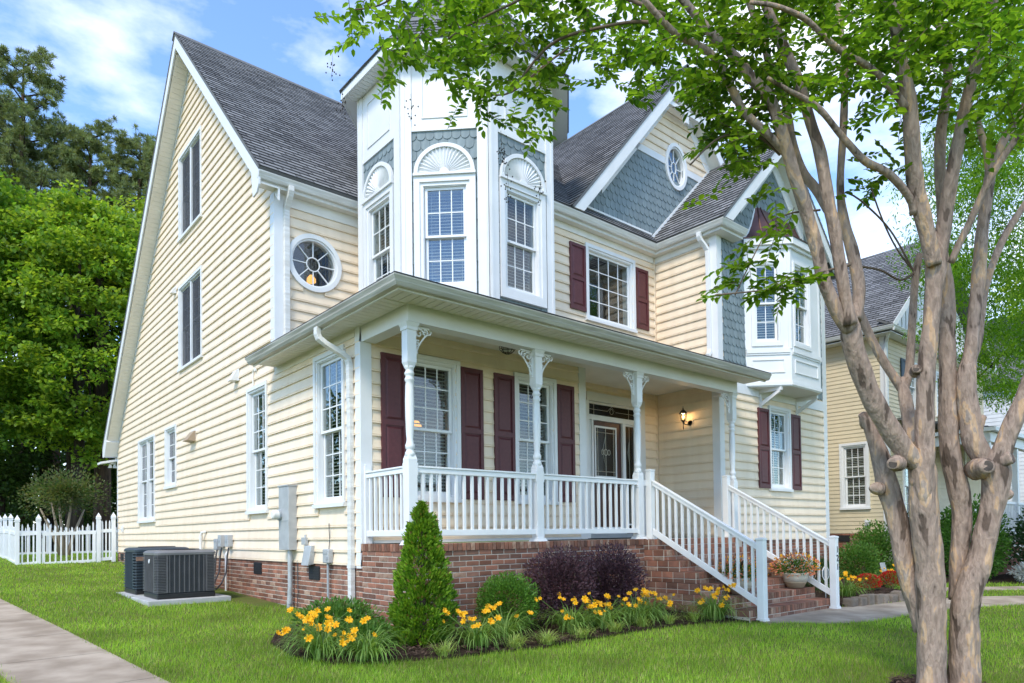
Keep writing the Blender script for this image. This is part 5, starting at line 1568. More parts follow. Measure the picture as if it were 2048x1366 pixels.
# ================================================================ UTILITY BOXES ON THE SIDE WALL
def tb(*a): return MB().box(*a)
t = thing('electric_meter', (-.1, 2.2, 1.0), 'tall grey electric meter cabinet with round glass meter', 'electric meter')
tb(-.155, -.02, 2.02, 2.40, .96, 1.93).build('cabinet', 'galv', t, bevel=.006)
tb(-.160, -.1551, 2.03, 2.39, 1.40, 1.415).build('cover_seam', 'grey_metal', t); tb(-.165, -.0185, 2.01, 2.41, 1.9305, 1.95).build('rain_cap', 'galv', t)
MB().tube([(-.155, 2.34, 1.50), (-.19, 2.34, 1.50)], .085, 18).build('meter_ring', 'grey_metal', t)
MB().tube([(-.19, 2.34, 1.50), (-.27, 2.34, 1.50), (-.285, 2.34, 1.50)], [.072, .068, .05], 18).build('meter_glass', 'soffit', t)
MB().tube([(-.08, 2.15, .96), (-.08, 2.15, .4), (-.09, 2.18, .03)], .036, 12).build('conduit', 'galv', t)
MB().tube([(-.08, 2.155, .26), (-.085, 2.165, .14)], .042, 12).build('conduit_coupling', 'galv', t)
tb(-.10, -.02, 2.28, 2.34, 1.0, 1.02).build('hinge', 'grey_metal', t)
MB().tube([(-.03, 2.0, .8), (-.03, 1.98, .3), (-.035, 2.02, .05)], .007, 5).build('ground_wire', 'cable', t)
t = thing('cable_box', (-.08, 1.5, .76), 'slanted grey cable box below the meter cabinet', 'utility box')
MB().hexa([(-.02, 1.42, .76), (-.12, 1.42, .74), (-.12, 1.66, .74), (-.02, 1.66, .76), (-.02, 1.40, 1.03), (-.07, 1.40, 1.03), (-.07, 1.64, 1.03), (-.02, 1.64, 1.03)]).build('cover', 'galv', t, bevel=.005)
tb(-.07, -.02, 1.62, 1.76, 1.04, 1.15).build('splice_box', 'galv', t, bevel=.004)
MB().tube([(-.04, 1.68, 1.15), (-.04, 1.68, 1.19)], .015, 8).build('nipple', 'galv', t)
t = thing('telephone_box', (-.08, .88, .79), 'small grey telephone box with bent cable beside the downspout', 'utility box')
tb(-.10, -.02, .80, .98, .79, .985).build('cover', 'galv', t, bevel=.012); tb(-.108, -.1005, .83, .95, .92, .97).build('lid_rib', 'galv', t)
tb(-.112, -.1005, .82, .85, .84, .88).build('latch', 'grey_metal', t)
MB().tube([(-.06, .89, .79), (-.06, .89, .3), (-.06, .88, .02)], .018, 8).build('conduit', 'grey_metal', t)
MB().tube([(-.04, .90, .985), (-.03, .89, 1.12), (-.05, .86, 1.20), (-.035, .90, 1.27), (-.04, .89, 1.34)], .006, 5).build('cable', 'cable', t)
for y, lab in ((5.62, 'leftmost grey disconnect box above the cables'), (5.38, 'middle grey disconnect box above the cables'), (4.98, 'rightmost grey disconnect box above the cables')):
    t = thing('disconnect_box', (-.06, y, .98), lab, 'disconnect box')
    tb(-.12, -.02, y - .085, y + .085, .99 if y < 5.6 else .93, 1.21 if y < 5.6 else 1.14).build('cover', 'galv', t, bevel=.008)
    tb(-.13, -.1205, y - .05, y + .05, 1.08, 1.12).build('handle', 'grey_metal', t)
    ex = {5.62: -.55, 5.38: -.6, 4.98: -.6}[y]; ey = {5.62: 5.7, 5.38: 5.2, 4.98: 4.4}[y]
    MB().tube([(-.07, y, .98), (-.10, y, .80), (-.13, y - .03, .52), (-.22, y - .06, .33), (-.38, (y + ey) / 2, .25), (ex - .08, ey, .30)], .015, 8).build('whip', 'cable', t)
t = thing('drain_pipe', (-.05, 6.55, .5), 'white plastic pipe elbow on the side wall', 'pipe')
MB().tube([(-.10, 6.58, .2), (-.10, 6.58, 1.2), (-.085, 6.55, 1.27), (-.02, 6.5, 1.28)], .03, 10).build('pipe', 'soffit', t); MB().tube([(-.10, 6.58, 1.14), (-.10, 6.58, 1.2)], .037, 10).build('coupling', 'soffit', t)
t = thing('condensate_pipe', (-.06, 5.18, .3), 'short white condensate pipe between the cables', 'pipe')
MB().tube([(-.06, 5.18, .12), (-.06, 5.18, .84), (-.045, 5.18, .88), (-.01, 5.18, .885)], .018, 8).build('pipe', 'white', t); MB().tube([(-.06, 5.18, .80), (-.06, 5.18, .85)], .024, 8).build('coupling', 'white', t)
t = thing('hose_bib', (-.05, 14.2, 1.4), 'small white hose bib box near the rear corner', 'hose bib')
tb(-.06, -.018, 14.13, 14.27, 1.36, 1.52).build('block', 'white', t); MB().tube([(-.06, 14.2, 1.44), (-.13, 14.2, 1.43), (-.14, 14.2, 1.36)], .016, 8).build('spout', 'white', t)
t = thing('cable_elbow', (-.04, 3.75, 3.8), 'thin white cable elbow above the tall side window', 'cable')
MB().tube([(-.035, 3.80, 3.76), (-.035, 3.80, 4.0), (-.035, 3.76, 4.04), (-.02, 3.70, 4.04)], .014, 8).build('conduit', 'soffit', t); tb(-.05, -.018, 3.66, 3.72, 4.0, 4.06).build('clip', 'soffit', t)

# ================================================================ FENCE
_pk = {}
def picket_mesh(h, w=.018, d=.009):
    k = round(h, 2)
    if k not in _pk:
        me = bpy.data.meshes.new('picket'); mb = MB()
        mb.box(-w, w, -d, d, 0, h - .06); mb.add([(-w, -d, h - .06), (w, -d, h - .06), (w, d, h - .06), (-w, d, h - .06), (0, 0, h)], [(0, 1, 4), (1, 2, 4), (2, 3, 4), (3, 0, 4)])
        me.from_pydata(mb.v, [], mb.f); me.materials.append(MATS['fence_white']); _pk[k] = me
    return _pk[k]
def fpost(par, x, y, zb, zt, s_=.05):
    p = MB().box(x - s_, x + s_, y - s_, y + s_, zb - .1, zt).build('post', 'fence_white', par, bevel=.005)
    MB().box(x - s_ - .012, x + s_ + .012, y - s_ - .012, y + s_ + .012, zt + .0005, zt + .025).build('post_cap', 'fence_white', p)
    mb = MB(); base = zt + .0255; ringp = [(s_, 0), (s_ + .012, .03), (s_ * .95, .065), (s_ * .35, .12), (.006, .155)]
    for r, h in ringp: mb.v += [(x - r, y - r, base + h), (x + r, y - r, base + h), (x + r, y + r, base + h), (x - r, y + r, base + h)]
    for i in range(len(ringp) - 1):
        for k in range(4): mb.f.append((i * 4 + k, i * 4 + (k + 1) % 4, i * 4 + 4 + (k + 1) % 4, i * 4 + 4 + k))
    mb.f += [(3, 2, 1, 0), (len(mb.v) - 4, len(mb.v) - 3, len(mb.v) - 2, len(mb.v) - 1)]
    mb.build('post_cap', 'fence_white', p)
def fpanel(par, x0, y0, x1, y1, zb0, zb1, n, dip=.14, hi=1.16):
    d = Vector((x1 - x0, y1 - y0, 0)); L = d.length; th = math.atan2(d.y, d.x); q = Vector((-d.y, d.x, 0)).normalized() * .022
    for zr_, hr in ((.84, .09), (.02, .09)):
        mb = MB(); A, B = Vector((x0, y0, zb0 + zr_)), Vector((x1, y1, zb1 + zr_)); u_ = Vector((0, 0, hr))
        mb.hexa([A - q, B - q, B + q, A + q, A - q + u_, B - q + u_, B + q + u_, A + q + u_]); mb.build('rail', 'fence_white', par)
    for k in range(n):
        t_ = (k + .5) / n; h = hi - dip * math.sin(math.pi * t_)
        inst('picket', picket_mesh(h), (x0 + d.x * t_, y0 + d.y * t_, zb0 + (zb1 - zb0) * t_ + .03), th, par)
fx = [-2.44, -1.96, -.52, -.14]
fzb = [.43, .46, .51, .53]
t = thing('picket_fence', (-2.2, 14.9, .45), 'white picket fence panel left of the gate', 'fence', 'picket fence runs of the back yard')
for k in (0, 1): fpost(t, fx[k], 14.9, fzb[k], fzb[k] + 1.23)
fpanel(t, fx[0] + .05, 14.9, fx[1] - .05, 14.9, fzb[0], fzb[1], 3, dip=.0, hi=1.14)
t = thing('picket_fence', (-.33, 14.9, .5), 'short white picket fence panel between gate and house corner', 'fence', 'picket fence runs of the back yard')
for k in (2, 3): fpost(t, fx[k], 14.9, fzb[k], fzb[k] + 1.23)
fpanel(t, fx[2] + .05, 14.9, fx[3] - .05, 14.9, fzb[2], fzb[3], 3, dip=.0, hi=1.16)
t = thing('gate', (-1.24, 14.9, .48), 'white picket gate with dipped pickets and black latch', 'gate')
fpanel(t, -1.89, 14.9, -.59, 14.9, .43, .47, 10, dip=.16, hi=1.20)
for x in (-1.85, -.63): tb(x - .035, x + .035, 14.875, 14.925, .45, 1.36).build('stile', 'fence_white', t)
tb(-1.90, -1.88, 14.86, 14.875, 1.2, 1.3).build('latch', 'black', t)
t = thing('picket_fence', (-2.44, 18, .5), 'white picket fence run going back from the left corner post', 'fence', 'picket fence runs of the back yard')
for k in range(1, 6): fpost(t, -2.44 - .012 * k, 14.9 + 1.75 * k, gz(0, 14.9 + 1.75 * k) - .04, gz(0, 14.9 + 1.75 * k) + 1.2)
for k in range(5): fpanel(t, -2.44 - .012 * k, 14.95 + 1.75 * k, -2.45 - .012 * k, 16.6 + 1.75 * k, gz(0, 15 + 1.75 * k) - .05, gz(0, 16.7 + 1.75 * k) - .05, 14, dip=.18, hi=1.22)
t = thing('picket_fence', (0, 24, .6), 'far white picket fence across the back yard', 'fence', 'picket fence runs of the back yard')
for k in range(4): fpost(t, -2.5 + 1.75 * k, 23.9, .58, 1.80)
for k in range(3): fpanel(t, -2.45 + 1.75 * k, 23.9, -.80 + 1.75 * k, 23.9, .58, .58, 14, dip=.18, hi=1.2)

# ================================================================ NEIGHBOUR HOUSE
nb = thing('neighbour_house', (15.6, -.42, 0), 'tan neighbouring house with grey shingle roof behind the tree', 'house')
NS = Fr((15.6, 0), (0, 1), (-1, 0)); NF = Fr((0, -.42), (1, 0), (0, -1))
hn, hf = [], []
def nwin(fm, a, b, c, d, holes, **k):
    global house
    h_ = house
    w = window(fm, nb, a, b, c, d, cas=.11, cols=3, rows=(3, 3), holes=holes, **k)
    return w
nwin(NS, .04, .85, 1.73, 3.60, hn); nwin(NS, 1.62, 2.42, 4.05, 5.9, hn)
nwin(NF, 17.0, 17.9, 4.6, 6.0, hf); nwin(NF, 19.3, 20.2, 4.6, 6.0, hf); nwin(NF, 16.6, 17.5, 1.5, 3.3, hf)
shutter(NF, nb, 16.62, 16.98, 4.62, 5.98).name = 'shutter'
for o_ in nb.children:
    if o_.name.startswith('shutter'):
        for q in [o_] + list(o_.children): q.data.materials[0] = MATS['navy']
nsw = sheath(NS, [1.05, 6.45], lambda z: (-.42, 13), hn, 'side_wall', nb, mat='nsiding')
siding(NS, 1.05, 6.45, lambda z: (-.30, 13), hn, nsw, exp=.1125, mat='nsiding', proud=.016, bead=False)
nfw = sheath(NF, [1.05, 6.45], lambda z: (15.6, 24), hf, 'front_wall', nb, mat='nsiding')
siding(NF, 1.05, 6.45, lambda z: (15.75, 21.8), hf, nfw, exp=.1125, mat='nsiding', proud=.016, bead=False)
board(NS, nb, -.45, -.30, .2, 6.45, 0, .03, 'corner_board'); board(NF, nb, 15.57, 15.75, .2, 6.45, 0, .03, 'corner_board'); board(NF, nb, 21.8, 22.0, 1.0, 6.45, 0, .03, 'corner_board'); board(NF, nb, 18.5, 18.68, 4.1, 6.45, 0, .03, 'corner_board')
MB().box(15.62, 24, -.40, 13, -.4, 1.048).build('foundation', 'mortar', nb)
BRICKS.clear()
nfd = [o_ for o_ in nb.children if o_.name.startswith('foundation')][0]
brick_wall(NS, nfd, -.38, 3.2, 1.05, -.1); brick_wall(NF, nfd, 15.7, 18.0, 1.05, -.1)
place_many(BRICKS, lambda it: (it[3], round(it[4], 2)), 'brick', lambda it: brick_mesh(it[3], it[4]), ['brick', 'brick', 'brick_tan'], 160)
tb(15.57, 15.618, .62, .98, .82, 1.0).build('crawl_vent', 'vent_dark', nb)
tb(15.52, 15.582, .05, .18, 1.25, 1.42).build('vent_hood', 'white', nb); tb(15.50, 15.519, .08, .15, 1.28, 1.36).build('vent_flap', 'galv', nb)
def RN(*pts): return roof_plane(pts, 'roof', nb)
RN((15.12, 13.3, 6.60), (15.12, -.82, 6.60), (19.6, -.82, 10.25), (19.6, 13.3, 10.25)); RN((24.1, -.82, 6.60), (24.1, 13.3, 6.60), (19.6, 13.3, 10.25), (19.6, -.82, 10.25))
RN((15.12, -.83, 6.58), (24.1, -.83, 6.58), (24.1, -.44, 6.80), (15.12, -.44, 6.80))
mb = MB(); sweep(mb, GUT, [(15.22, 13), (15.22, -.74), (24, -.74)], 6.58); mb.build('gutter', 'white', nb)
tb(15.22, 15.6, -.44, 13, 6.42, 6.44).build('soffit', 'white', nb); tb(15.22, 24, -.74, -.442, 6.42, 6.44).build('soffit', 'white', nb)
mb = MB(); mb.ext([(15.75, -.40, 6.75), (23.4, -.40, 6.75), (19.6, -.40, 9.95)], (0, .05, 0)); mb.build('gable_wall', 'far_white', nb)
for k in range(24): 
    x = 16.0 + .3 * k; h = 9.9 - abs(x - 19.6) * .82
    if h > 6.9: tb(x - .02, x + .02, -.425, -.401, 6.78, h).build('batten', 'far_white', nb)
mb = MB(); mb.ext([(15.15, -.84, 6.62), (15.15, -.84, 6.42), (19.6, -.84, 10.0), (19.6, -.84, 10.22)], (0, .03, 0)); mb.build('barge_board', 'white', nb)
mb = MB(); mb.ext([(24.1, -.84, 6.62), (24.1, -.84, 6.42), (19.6, -.84, 10.0), (19.6, -.84, 10.22)], (0, .03, 0)); mb.build('barge_board', 'white', nb)
mb = MB(); mb.tube([(15.40, -.60, 6.48), (15.40, -.60, 6.40), (15.52, -.50, 6.24), (15.54, -.46, 6.1), (15.54, -.46, .3)], .045, 8); mb.build('downspout', 'white', nb)
# porch of the neighbour
RN((16.3, -2.7, 3.72), (24.2, -2.7, 3.72), (24.2, -.44, 4.25), (16.3, -.44, 4.25))
tb(16.35, 24, -2.62, -2.42, 3.36, 3.62).build('porch_beam', 'white', nb); tb(16.36, 16.55, -2.41, -.43, 3.36, 3.60).build('porch_beam', 'white', nb)
mb = MB(); sweep(mb, rect(0, .12, -.1, 0), [(16.35, -.5), (16.35, -2.65), (24.1, -2.65)], 3.72); mb.build('gutter', 'white', nb)
tb(16.4, 24, -2.6, -.43, .80, .95).build('porch_floor', 'concrete', nb); tb(16.45, 24, -2.55, -.44, -.3, .799).build('porch_base', 'brick', nb)
for x in (16.46, 18.9, 21.4): tb(x - .07, x + .07, -2.58, -2.44, .95, 3.36).build('porch_post', 'white', nb)
r = tb(16.53, 21.3, -2.54, -2.48, 1.80, 1.86).build('railing', 'white', nb); tb(16.53, 21.3, -2.535, -2.485, 1.05, 1.11).build('bottom_rail', 'white', r)
for k in range(34): inst('baluster', bal_mesh(.69), (16.65 + k * .14, -2.51, 1.11), 0, r)
MB().box(18.0, 18.9, -.44, -.425, .95, 3.1).build('front_door', 'door_wood', nb)
# far house
fh = thing('far_house', (31, -2, 0), 'distant white house with small gabled porch at the right edge', 'house')
tb(30, 42, -1.5, 10, -.3, 7.2).build('wall', 'far_white', fh)
mb = MB(); k = 0
while k < 40: mb.box(29.97, 30.0, -1.5, 10, .5 + k * .16, .64 + k * .16); mb.box(30, 42, -1.54, -1.5, .5 + k * .16, .64 + k * .16); k += 1
tag(mb.build('siding_boards', 'far_white', fh), kind='stuff')
roof_plane([(29.6, 10.3, 7.1), (29.6, -1.9, 7.1), (36, -1.9, 11.5), (36, 10.3, 11.5)], 'roof', fh); roof_plane([(42.4, -1.9, 7.1), (42.4, 10.3, 7.1), (36, 10.3, 11.5), (36, -1.9, 11.5)], 'roof', fh)
roof_plane([(29.2, -1.6, 4.2), (29.2, -4.4, 4.2), (31.2, -4.4, 5.5), (31.2, -1.6, 5.5)], 'porch_roof', fh); roof_plane([(33.2, -4.4, 4.2), (33.2, -1.6, 4.2), (31.2, -1.6, 5.5), (31.2, -4.4, 5.5)], 'porch_roof', fh)
MB().ext([(29.4, -4.3, 4.1), (33, -4.3, 4.1), (31.2, -4.3, 5.35)], (0, .1, 0)).build('porch_gable', 'far_white', fh); tb(29.4, 33, -4.3, -4.0, 3.7, 4.09).build('porch_beam', 'far_white', fh)
for x in (29.5, 32.9): tb(x - .12, x + .12, -4.27, -4.03, .9, 3.7).build('porch_post', 'far_white', fh)
tb(29.4, 38, -4.3, -1.55, -.3, .9).build('porch_base', 'brick', fh)
for z in (2.0, 5.0):
    w_ = tb(33.4, 34.6, -1.60, -1.545, z, z + 1.5).build('window', 'white', fh); tb(33.5, 34.5, -1.62, -1.605, z + .1, z + 1.4).build('pane', 'ac_dark', w_)
r = MB().hexa([(28.6, -7.2, .95), (28.66, -7.2, .95), (29.46, -4.3, 1.75), (29.4, -4.3, 1.75), (28.6, -7.2, 1.02), (28.66, -7.2, 1.02), (29.46, -4.3, 1.82), (29.4, -4.3, 1.82)]).build('stair_railing', 'white', fh)
for k in range(18): t_ = (k + .5) / 18; inst('baluster', bal_mesh(.8), (28.63 + .8 * t_, -7.2 + 2.9 * t_, .15 + .8 * t_), 0, r)
tb(28.4, 31.5, -7.3, -4.31, -.3, .2).build('steps', 'brick', fh)

# ================================================================ PLANTS
def rdir(n, up=0.0):
    v = nr.normal(size=(n, 3)); v[:, 2] += up
    return unit(v)

def blob_leaves(c, rad, n, L, W, lo=.75, lump=.18, up=.35, out=1.0, jit=.6, cut=-9, shape=6):
    """leaves over a lumpy ellipsoid shell"""
    d = rdir(n * 2)
    ph = nr.uniform(0, 6.28, 6); fr = nr.uniform(2.5, 6, (6, 3))
    lum = sum(np.sin(d @ fr[k] + ph[k]) for k in range(6)) / 6
    r = nr.uniform(lo, 1.0, len(d)) * (1 + lump * lum)
    P = np.array(c) + d * np.array(rad) * r[:, None]
    k = P[:, 2] > cut
    P, d = P[k][:n], d[k][:n]
    D = unit(d * out + rdir(len(P)) * jit + np.array([0, 0, up])); N = unit(rdir(len(P)) + d * 1.0 + np.array([0, 0, .4]))
    return cards(P, D, N, nr.uniform(*L, len(P)), nr.uniform(*W, len(P)), shape=shape)

def stems_mesh(t, base, tips, r0, r1, mat='twig', name='stem'):
    for p in tips: MB().tube([base, Vector(base).lerp(Vector(p), .5) + Vector((rnd.uniform(-.03, .03), rnd.uniform(-.03, .03), .03)), p], [r0, (r0 + r1) / 2, r1], 5).build(name, mat, t)

# conical arborvitae
ab = (-.13, -1.62, gz(0, -1.62))
t = thing('arborvitae', ab, 'dense bright green cone shaped arborvitae at the porch corner', 'shrub')
MB().tube([(ab[0], ab[1], -.1), (ab[0], ab[1], .5), (ab[0], ab[1], 1.4)], [.04, .03, .008], 7).build('trunk', 'bark_dark', t)
n = 17000
h = nr.uniform(0, 1, n) ** 1.25
an = nr.uniform(0, 6.283, n)
prof = np.interp(h, [0, .08, .2, .4, .6, .8, .93, 1.0], [.30, .385, .40, .345, .27, .175, .085, .0])
lum = 1 + .13 * np.sin(an * 3 + h * 11) * np.sin(h * 17 + 1 + an) + .07 * np.sin(an * 7 + h * 31)
rr = prof * lum * nr.uniform(.72, 1.06, n)
ncl = 480
hc = nr.uniform(0, 1, ncl) ** 1.2; ac_ = nr.uniform(0, 6.283, ncl)
pc = np.interp(hc, [0, .08, .2, .4, .6, .8, .93, 1.0], [.25, .305, .315, .285, .235, .165, .085, .0]) * nr.uniform(.74, 1.13, ncl) * (1 + .12 * np.sin(ac_ * 2 + hc * 9))
idx = nr.integers(0, ncl, n); h = np.clip(hc[idx] + nr.normal(0, .018, n), 0, 1.02); an = ac_[idx] + nr.normal(0, .026, n) / np.maximum(.08, pc[idx]); rr = pc[idx] - np.abs(nr.normal(0, .035, n)); rr = np.maximum(rr, 0)
P = np.stack([ab[0] + rr * np.cos(an), ab[1] + rr * np.sin(an), ab[2] + .04 + h * 1.50], 1)
o_ = np.stack([np.cos(an), np.sin(an), np.zeros(n)], 1)
D = unit(o_ * .75 + np.array([0, 0, .75]) + rdir(n) * .45); N = unit(np.cross(o_, np.array([0, 0, 1.0])) * .7 + rdir(n) * .7)
V, Fq = cards(P, D, N, nr.uniform(.03, .065, n), nr.uniform(.014, .028, n), shape=6, fold=.05)
fastmesh('crown', V, Fq, 'arbor', t)
# boxwood
def shrub(name, lab, c, rad, n, L, W, mat, cat='shrub', group=None, lump=.18, lo=.6, flowers=None, stems=5, up=.35, jit=.6, core=None):
    zb = gz(c[0], c[1])
    t = thing(name, (c[0], c[1], zb), lab, cat, group)
    stems_mesh(t, (c[0], c[1], zb - .05), [(c[0] + rad[0] * .6 * math.cos(k * 2.4), c[1] + rad[1] * .6 * math.sin(k * 2.4), c[2] + rad[2] * .3) for k in range(stems)], .018, .006)
    V, Fq = blob_leaves(c, rad, n, L, W, lo=lo, lump=lump, cut=zb + .02, up=up, jit=jit)
    fastmesh('foliage', V, Fq, mat, t)
    if flowers:
        fm_, fn, fs = flowers
        V, Fq = blob_leaves(c, [r * 1.03 for r in rad], fn, fs, [f * .8 for f in fs], lo=.93, lump=lump, cut=zb + .1, up=.8)
        fastmesh('blossoms', V, Fq, fm_, t)
    return t
shrub('boxwood', 'rounded green boxwood in front of the brick porch wall', (1.17, -1.52, .31), (.42, .36, .37), 8500, (.022, .036), (.013, .022), 'boxwood', lump=.10, lo=.55)
shrub('loropetalum', 'dark purple shrub right of the boxwood', (2.02, -1.58, .50), (.58, .40, .50), 9000, (.025, .045), (.014, .024), 'purple', lump=.45, lo=.3)
shrub('loropetalum', 'dark purple shrub beside the porch steps', (3.02, -1.58, .50), (.58, .38, .50), 9000, (.025, .045), (.014, .024), 'purple', lump=.45, lo=.3)
shrub('perennial', 'leafy light green plant below the corner downspout', (-.62, -.55, .16), (.50, .55, .26), 2600, (.04, .08), (.018, .032), 'shrub', lump=.3, lo=.3)
shrub('perennial', 'low green sprawling plant between downspout and arborvitae', (-.72, -1.35, .06), (.45, .42, .20), 1800, (.04, .075), (.016, .028), 'shrub', lump=.3, lo=.3)
shrub('evergreen_shrub', 'dark green shrub just behind the right newel post', (9.0, -1.55, .25), (.55, .45, .38), 2600, (.04, .07), (.022, .036), 'leaf_dark', lump=.25)
shrub('evergreen_shrub', 'light green loose shrub against the neighbour brick wall', (14.4, -.55, .62), (.95, .6, .75), 3800, (.05, .10), (.025, .045), 'shrub', lump=.4, lo=.3)
shrub('evergreen_shrub', 'low green shrub left of the light green loose shrub', (12.9, -.75, .35), (.7, .5, .5), 2600, (.05, .09), (.025, .04), 'shrub', lump=.3, lo=.4)
shrub('camellia', 'large dark hedge shrub with white blossoms at right edge', (16.6, -4.1, .85), (1.45, 1.2, 1.08), 9000, (.06, .10), (.035, .055), 'leaf_dark', lump=.22, flowers=('petal_white', 260, (.05, .09)))
shrub('camellia', 'tall dark green hedge shrub seen between the tree stems', (15.2, -2.45, .85), (.95, .8, 1.05), 6500, (.055, .09), (.032, .05), 'boxwood', lump=.2, flowers=('petal_white', 40, (.04, .07)))
shrub('camellia', 'dark green shrub left of the split tree trunks', (15.3, -1.35, .75), (.7, .55, .9), 3500, (.055, .09), (.03, .045), 'leaf_dark', lump=.25)
shrub('camellia', 'dark red leafed shrub behind the white blossom hedge', (19.0, -4.2, .9), (.9, .8, 1.0), 2500, (.06, .10), (.03, .05), 'purple', lump=.25)
shrub('dusty_miller', 'silvery grey dusty miller patch below the white blossom hedge', (14.9, -3.75, .12), (.55, .4, .26), 1500, (.05, .09), (.015, .03), 'silver', lump=.35, lo=.3, cat='plant')
shrub('red_mum', 'red flower mound nearer the porch steps', (9.75, -2.25, .12), (.25, .22, .16), 700, (.03, .05), (.012, .02), 'lily_leaf', cat='flowers', flowers=('petal_red', 1100, (.02, .035)), lump=.1)
shrub('red_mum', 'red flower mound farther from the porch steps', (10.75, -2.3, .12), (.26, .22, .17), 700, (.03, .05), (.012, .02), 'lily_leaf', cat='flowers', flowers=('petal_red', 1200, (.02, .035)), lump=.1)

# strap leaved clumps
def straps(c, n, Lr, Wr, spread, arch, seg=5, z0=None):
    """arching ribbons; returns verts, quads"""
    x, y = c; z = gz(x, y) + .02 if z0 is None else z0
    V = []; Q = []
    for k in range(n):
        a = rnd.uniform(0, 6.283); L = rnd.uniform(*Lr); w = rnd.uniform(*Wr)
        r0 = rnd.uniform(0, spread); px, py = x + r0 * math.cos(a + rnd.uniform(-.6, .6)), y + r0 * math.sin(a + rnd.uniform(-.6, .6))
        e0 = rnd.uniform(math.radians(52), math.radians(86)); bend_ = rnd.uniform(*arch)
        hx, hy = math.cos(a), math.sin(a); sx, sy = -hy, hx
        p = [px, py, z]; b = len(V); e = e0
        for j in range(seg + 1):
            f = 1 - (j / seg) ** 2.2; ww = w * max(.06, f)
            V.append((p[0] + sx * ww, p[1] + sy * ww, p[2])); V.append((p[0] - sx * ww, p[1] - sy * ww, p[2]))
            st = L / seg
            p = [p[0] + hx * math.cos(e) * st, p[1] + hy * math.cos(e) * st, max(z - .0, p[2] + math.sin(e) * st)]
            e -= bend_ / seg * (1 + j * .35)
        for j in range(seg): q = b + j * 2; Q.append((q, q + 1, q + 3, q + 2))
    return np.array(V), np.array(Q)
# one lily flower: six recurved petals
def flower_mesh(s_=1.0):
    V = []; F_ = []
    for k in range(6):
        a = k * math.pi / 3; r = [0.004, .020, .038, .050]; zz = [0, .026, .040, .036]; w = [.003, .011, .013, .003]
        if k % 2: w = [x * 1.25 for x in w]
        b = len(V)
        for j in range(4):
            for sg in (-1, 1): V.append(((r[j] * math.cos(a) - sg * w[j] * math.sin(a)) * s_, (r[j] * math.sin(a) + sg * w[j] * math.cos(a)) * s_, zz[j] * s_))
        for j in range(3): F_.append((b + 2 * j, b + 2 * j + 1, b + 2 * j + 3, b + 2 * j + 2))
    me = bpy.data.meshes.new('flower'); me.from_pydata(V, [], F_); me.materials.append(MATS['petal_yellow']); return me
FLW = [flower_mesh(.68), flower_mesh(.82), flower_mesh(.5)]
def daylily(x, y, lab, n=95, nf=9, s_=1.0, face=None):
    z = gz(x, y)
    t = thing('daylily', (x, y, z), lab, 'daylily', 'yellow daylilies in the planting beds')
    V, Q = straps((x, y), int(n * 1.35), (.36 * s_, .70 * s_), (.0055, .0095), .14 * s_, (1.3, 2.6))
    fastmesh('foliage', V, Q, 'lily_leaf', t)
    for k in range(int(nf * 1.35)):
        a = rnd.uniform(0, 6.283); r = rnd.uniform(.06, .40) * s_; hh = rnd.uniform(.22, .46) * s_
        tip = Vector((x + r * math.cos(a) - .05, y + r * math.sin(a) - .06, z + hh))
        MB().tube([(x + rnd.uniform(-.04, .04), y + rnd.uniform(-.04, .04), z), Vector((x, y, z)).lerp(tip, .6) + Vector((0, 0, .05)), tip], [.004, .0035, .003], 4).build('scape', 'lily_leaf', t)
        for j in range(rnd.choice((1, 1, 2, 2))):
            f = inst('flower', FLW[(k + j) % 3], tip + Vector((rnd.uniform(-.06, .06), rnd.uniform(-.06, .06), rnd.uniform(-.03, .03))) * (j > 0 or 0), 0, t)
            f.rotation_euler = (rnd.uniform(.5, 1.2), rnd.uniform(-.4, .2), rnd.uniform(-1.2, .6))
    return t
LIL = [(-1.30, -1.62, 'yellow daylily clump at the far left end of the bed', 130, 12, 1.0), (-1.02, -1.98, 'yellow daylily clump at the front left of the arborvitae', 120, 8, .95), (-1.12, -1.05, 'yellow daylily clump behind the leftmost one', 90, 7, .95),
       (.22, -2.12, 'yellow daylily clump just right of the arborvitae', 110, 10, 1.0), (.78, -1.92, 'yellow daylily clump in front of the boxwood', 95, 4, 1.0),
       (1.70, -2.08, 'yellow daylily clump below the left purple shrub', 110, 10, 1.0), (2.25, -2.10, 'yellow daylily clump between the two purple shrubs', 110, 10, 1.0), (2.85, -2.12, 'yellow daylily clump below the right purple shrub', 110, 10, 1.05), (3.32, -2.05, 'yellow daylily clump against the left end of the steps', 90, 6, .95),
       (4.02, -2.55, 'yellow daylily clump at the foot of the left stair railing', 135, 13, 1.05),
       (8.3, -2.45, 'yellow daylily clump behind the right newel post', 100, 8, 1.05), (12.0, -1.95, 'yellow daylily clump near the split tree trunks', 90, 9, 1.0)]
for x, y, lab, n, nf, s_ in LIL: daylily(x, y, lab, n, nf, s_)
for k, (x, y, w_) in enumerate([(-.32, -2.30, 'first'), (.50, -2.40, 'second'), (.92, -2.48, 'third'), (1.49, -2.45, 'fourth'), (2.13, -2.40, 'fifth'), (2.73, -2.36, 'sixth'), (3.22, -2.40, 'seventh'), (3.66, -2.48, 'eighth')]):
    t = thing('liriope', (x, y, gz(x, y)), 'pale variegated liriope tuft, %s from the left along the bed' % w_, 'grass tuft', 'variegated liriope along the bed edge')
    V, Q = straps((x, y), 95 + 20 * (k % 3), (.15, .27), (.0028, .005), .08 + .02 * (k % 2), (1.0, 1.9), seg=4)
    fastmesh('foliage', V, Q, 'liriope', t)
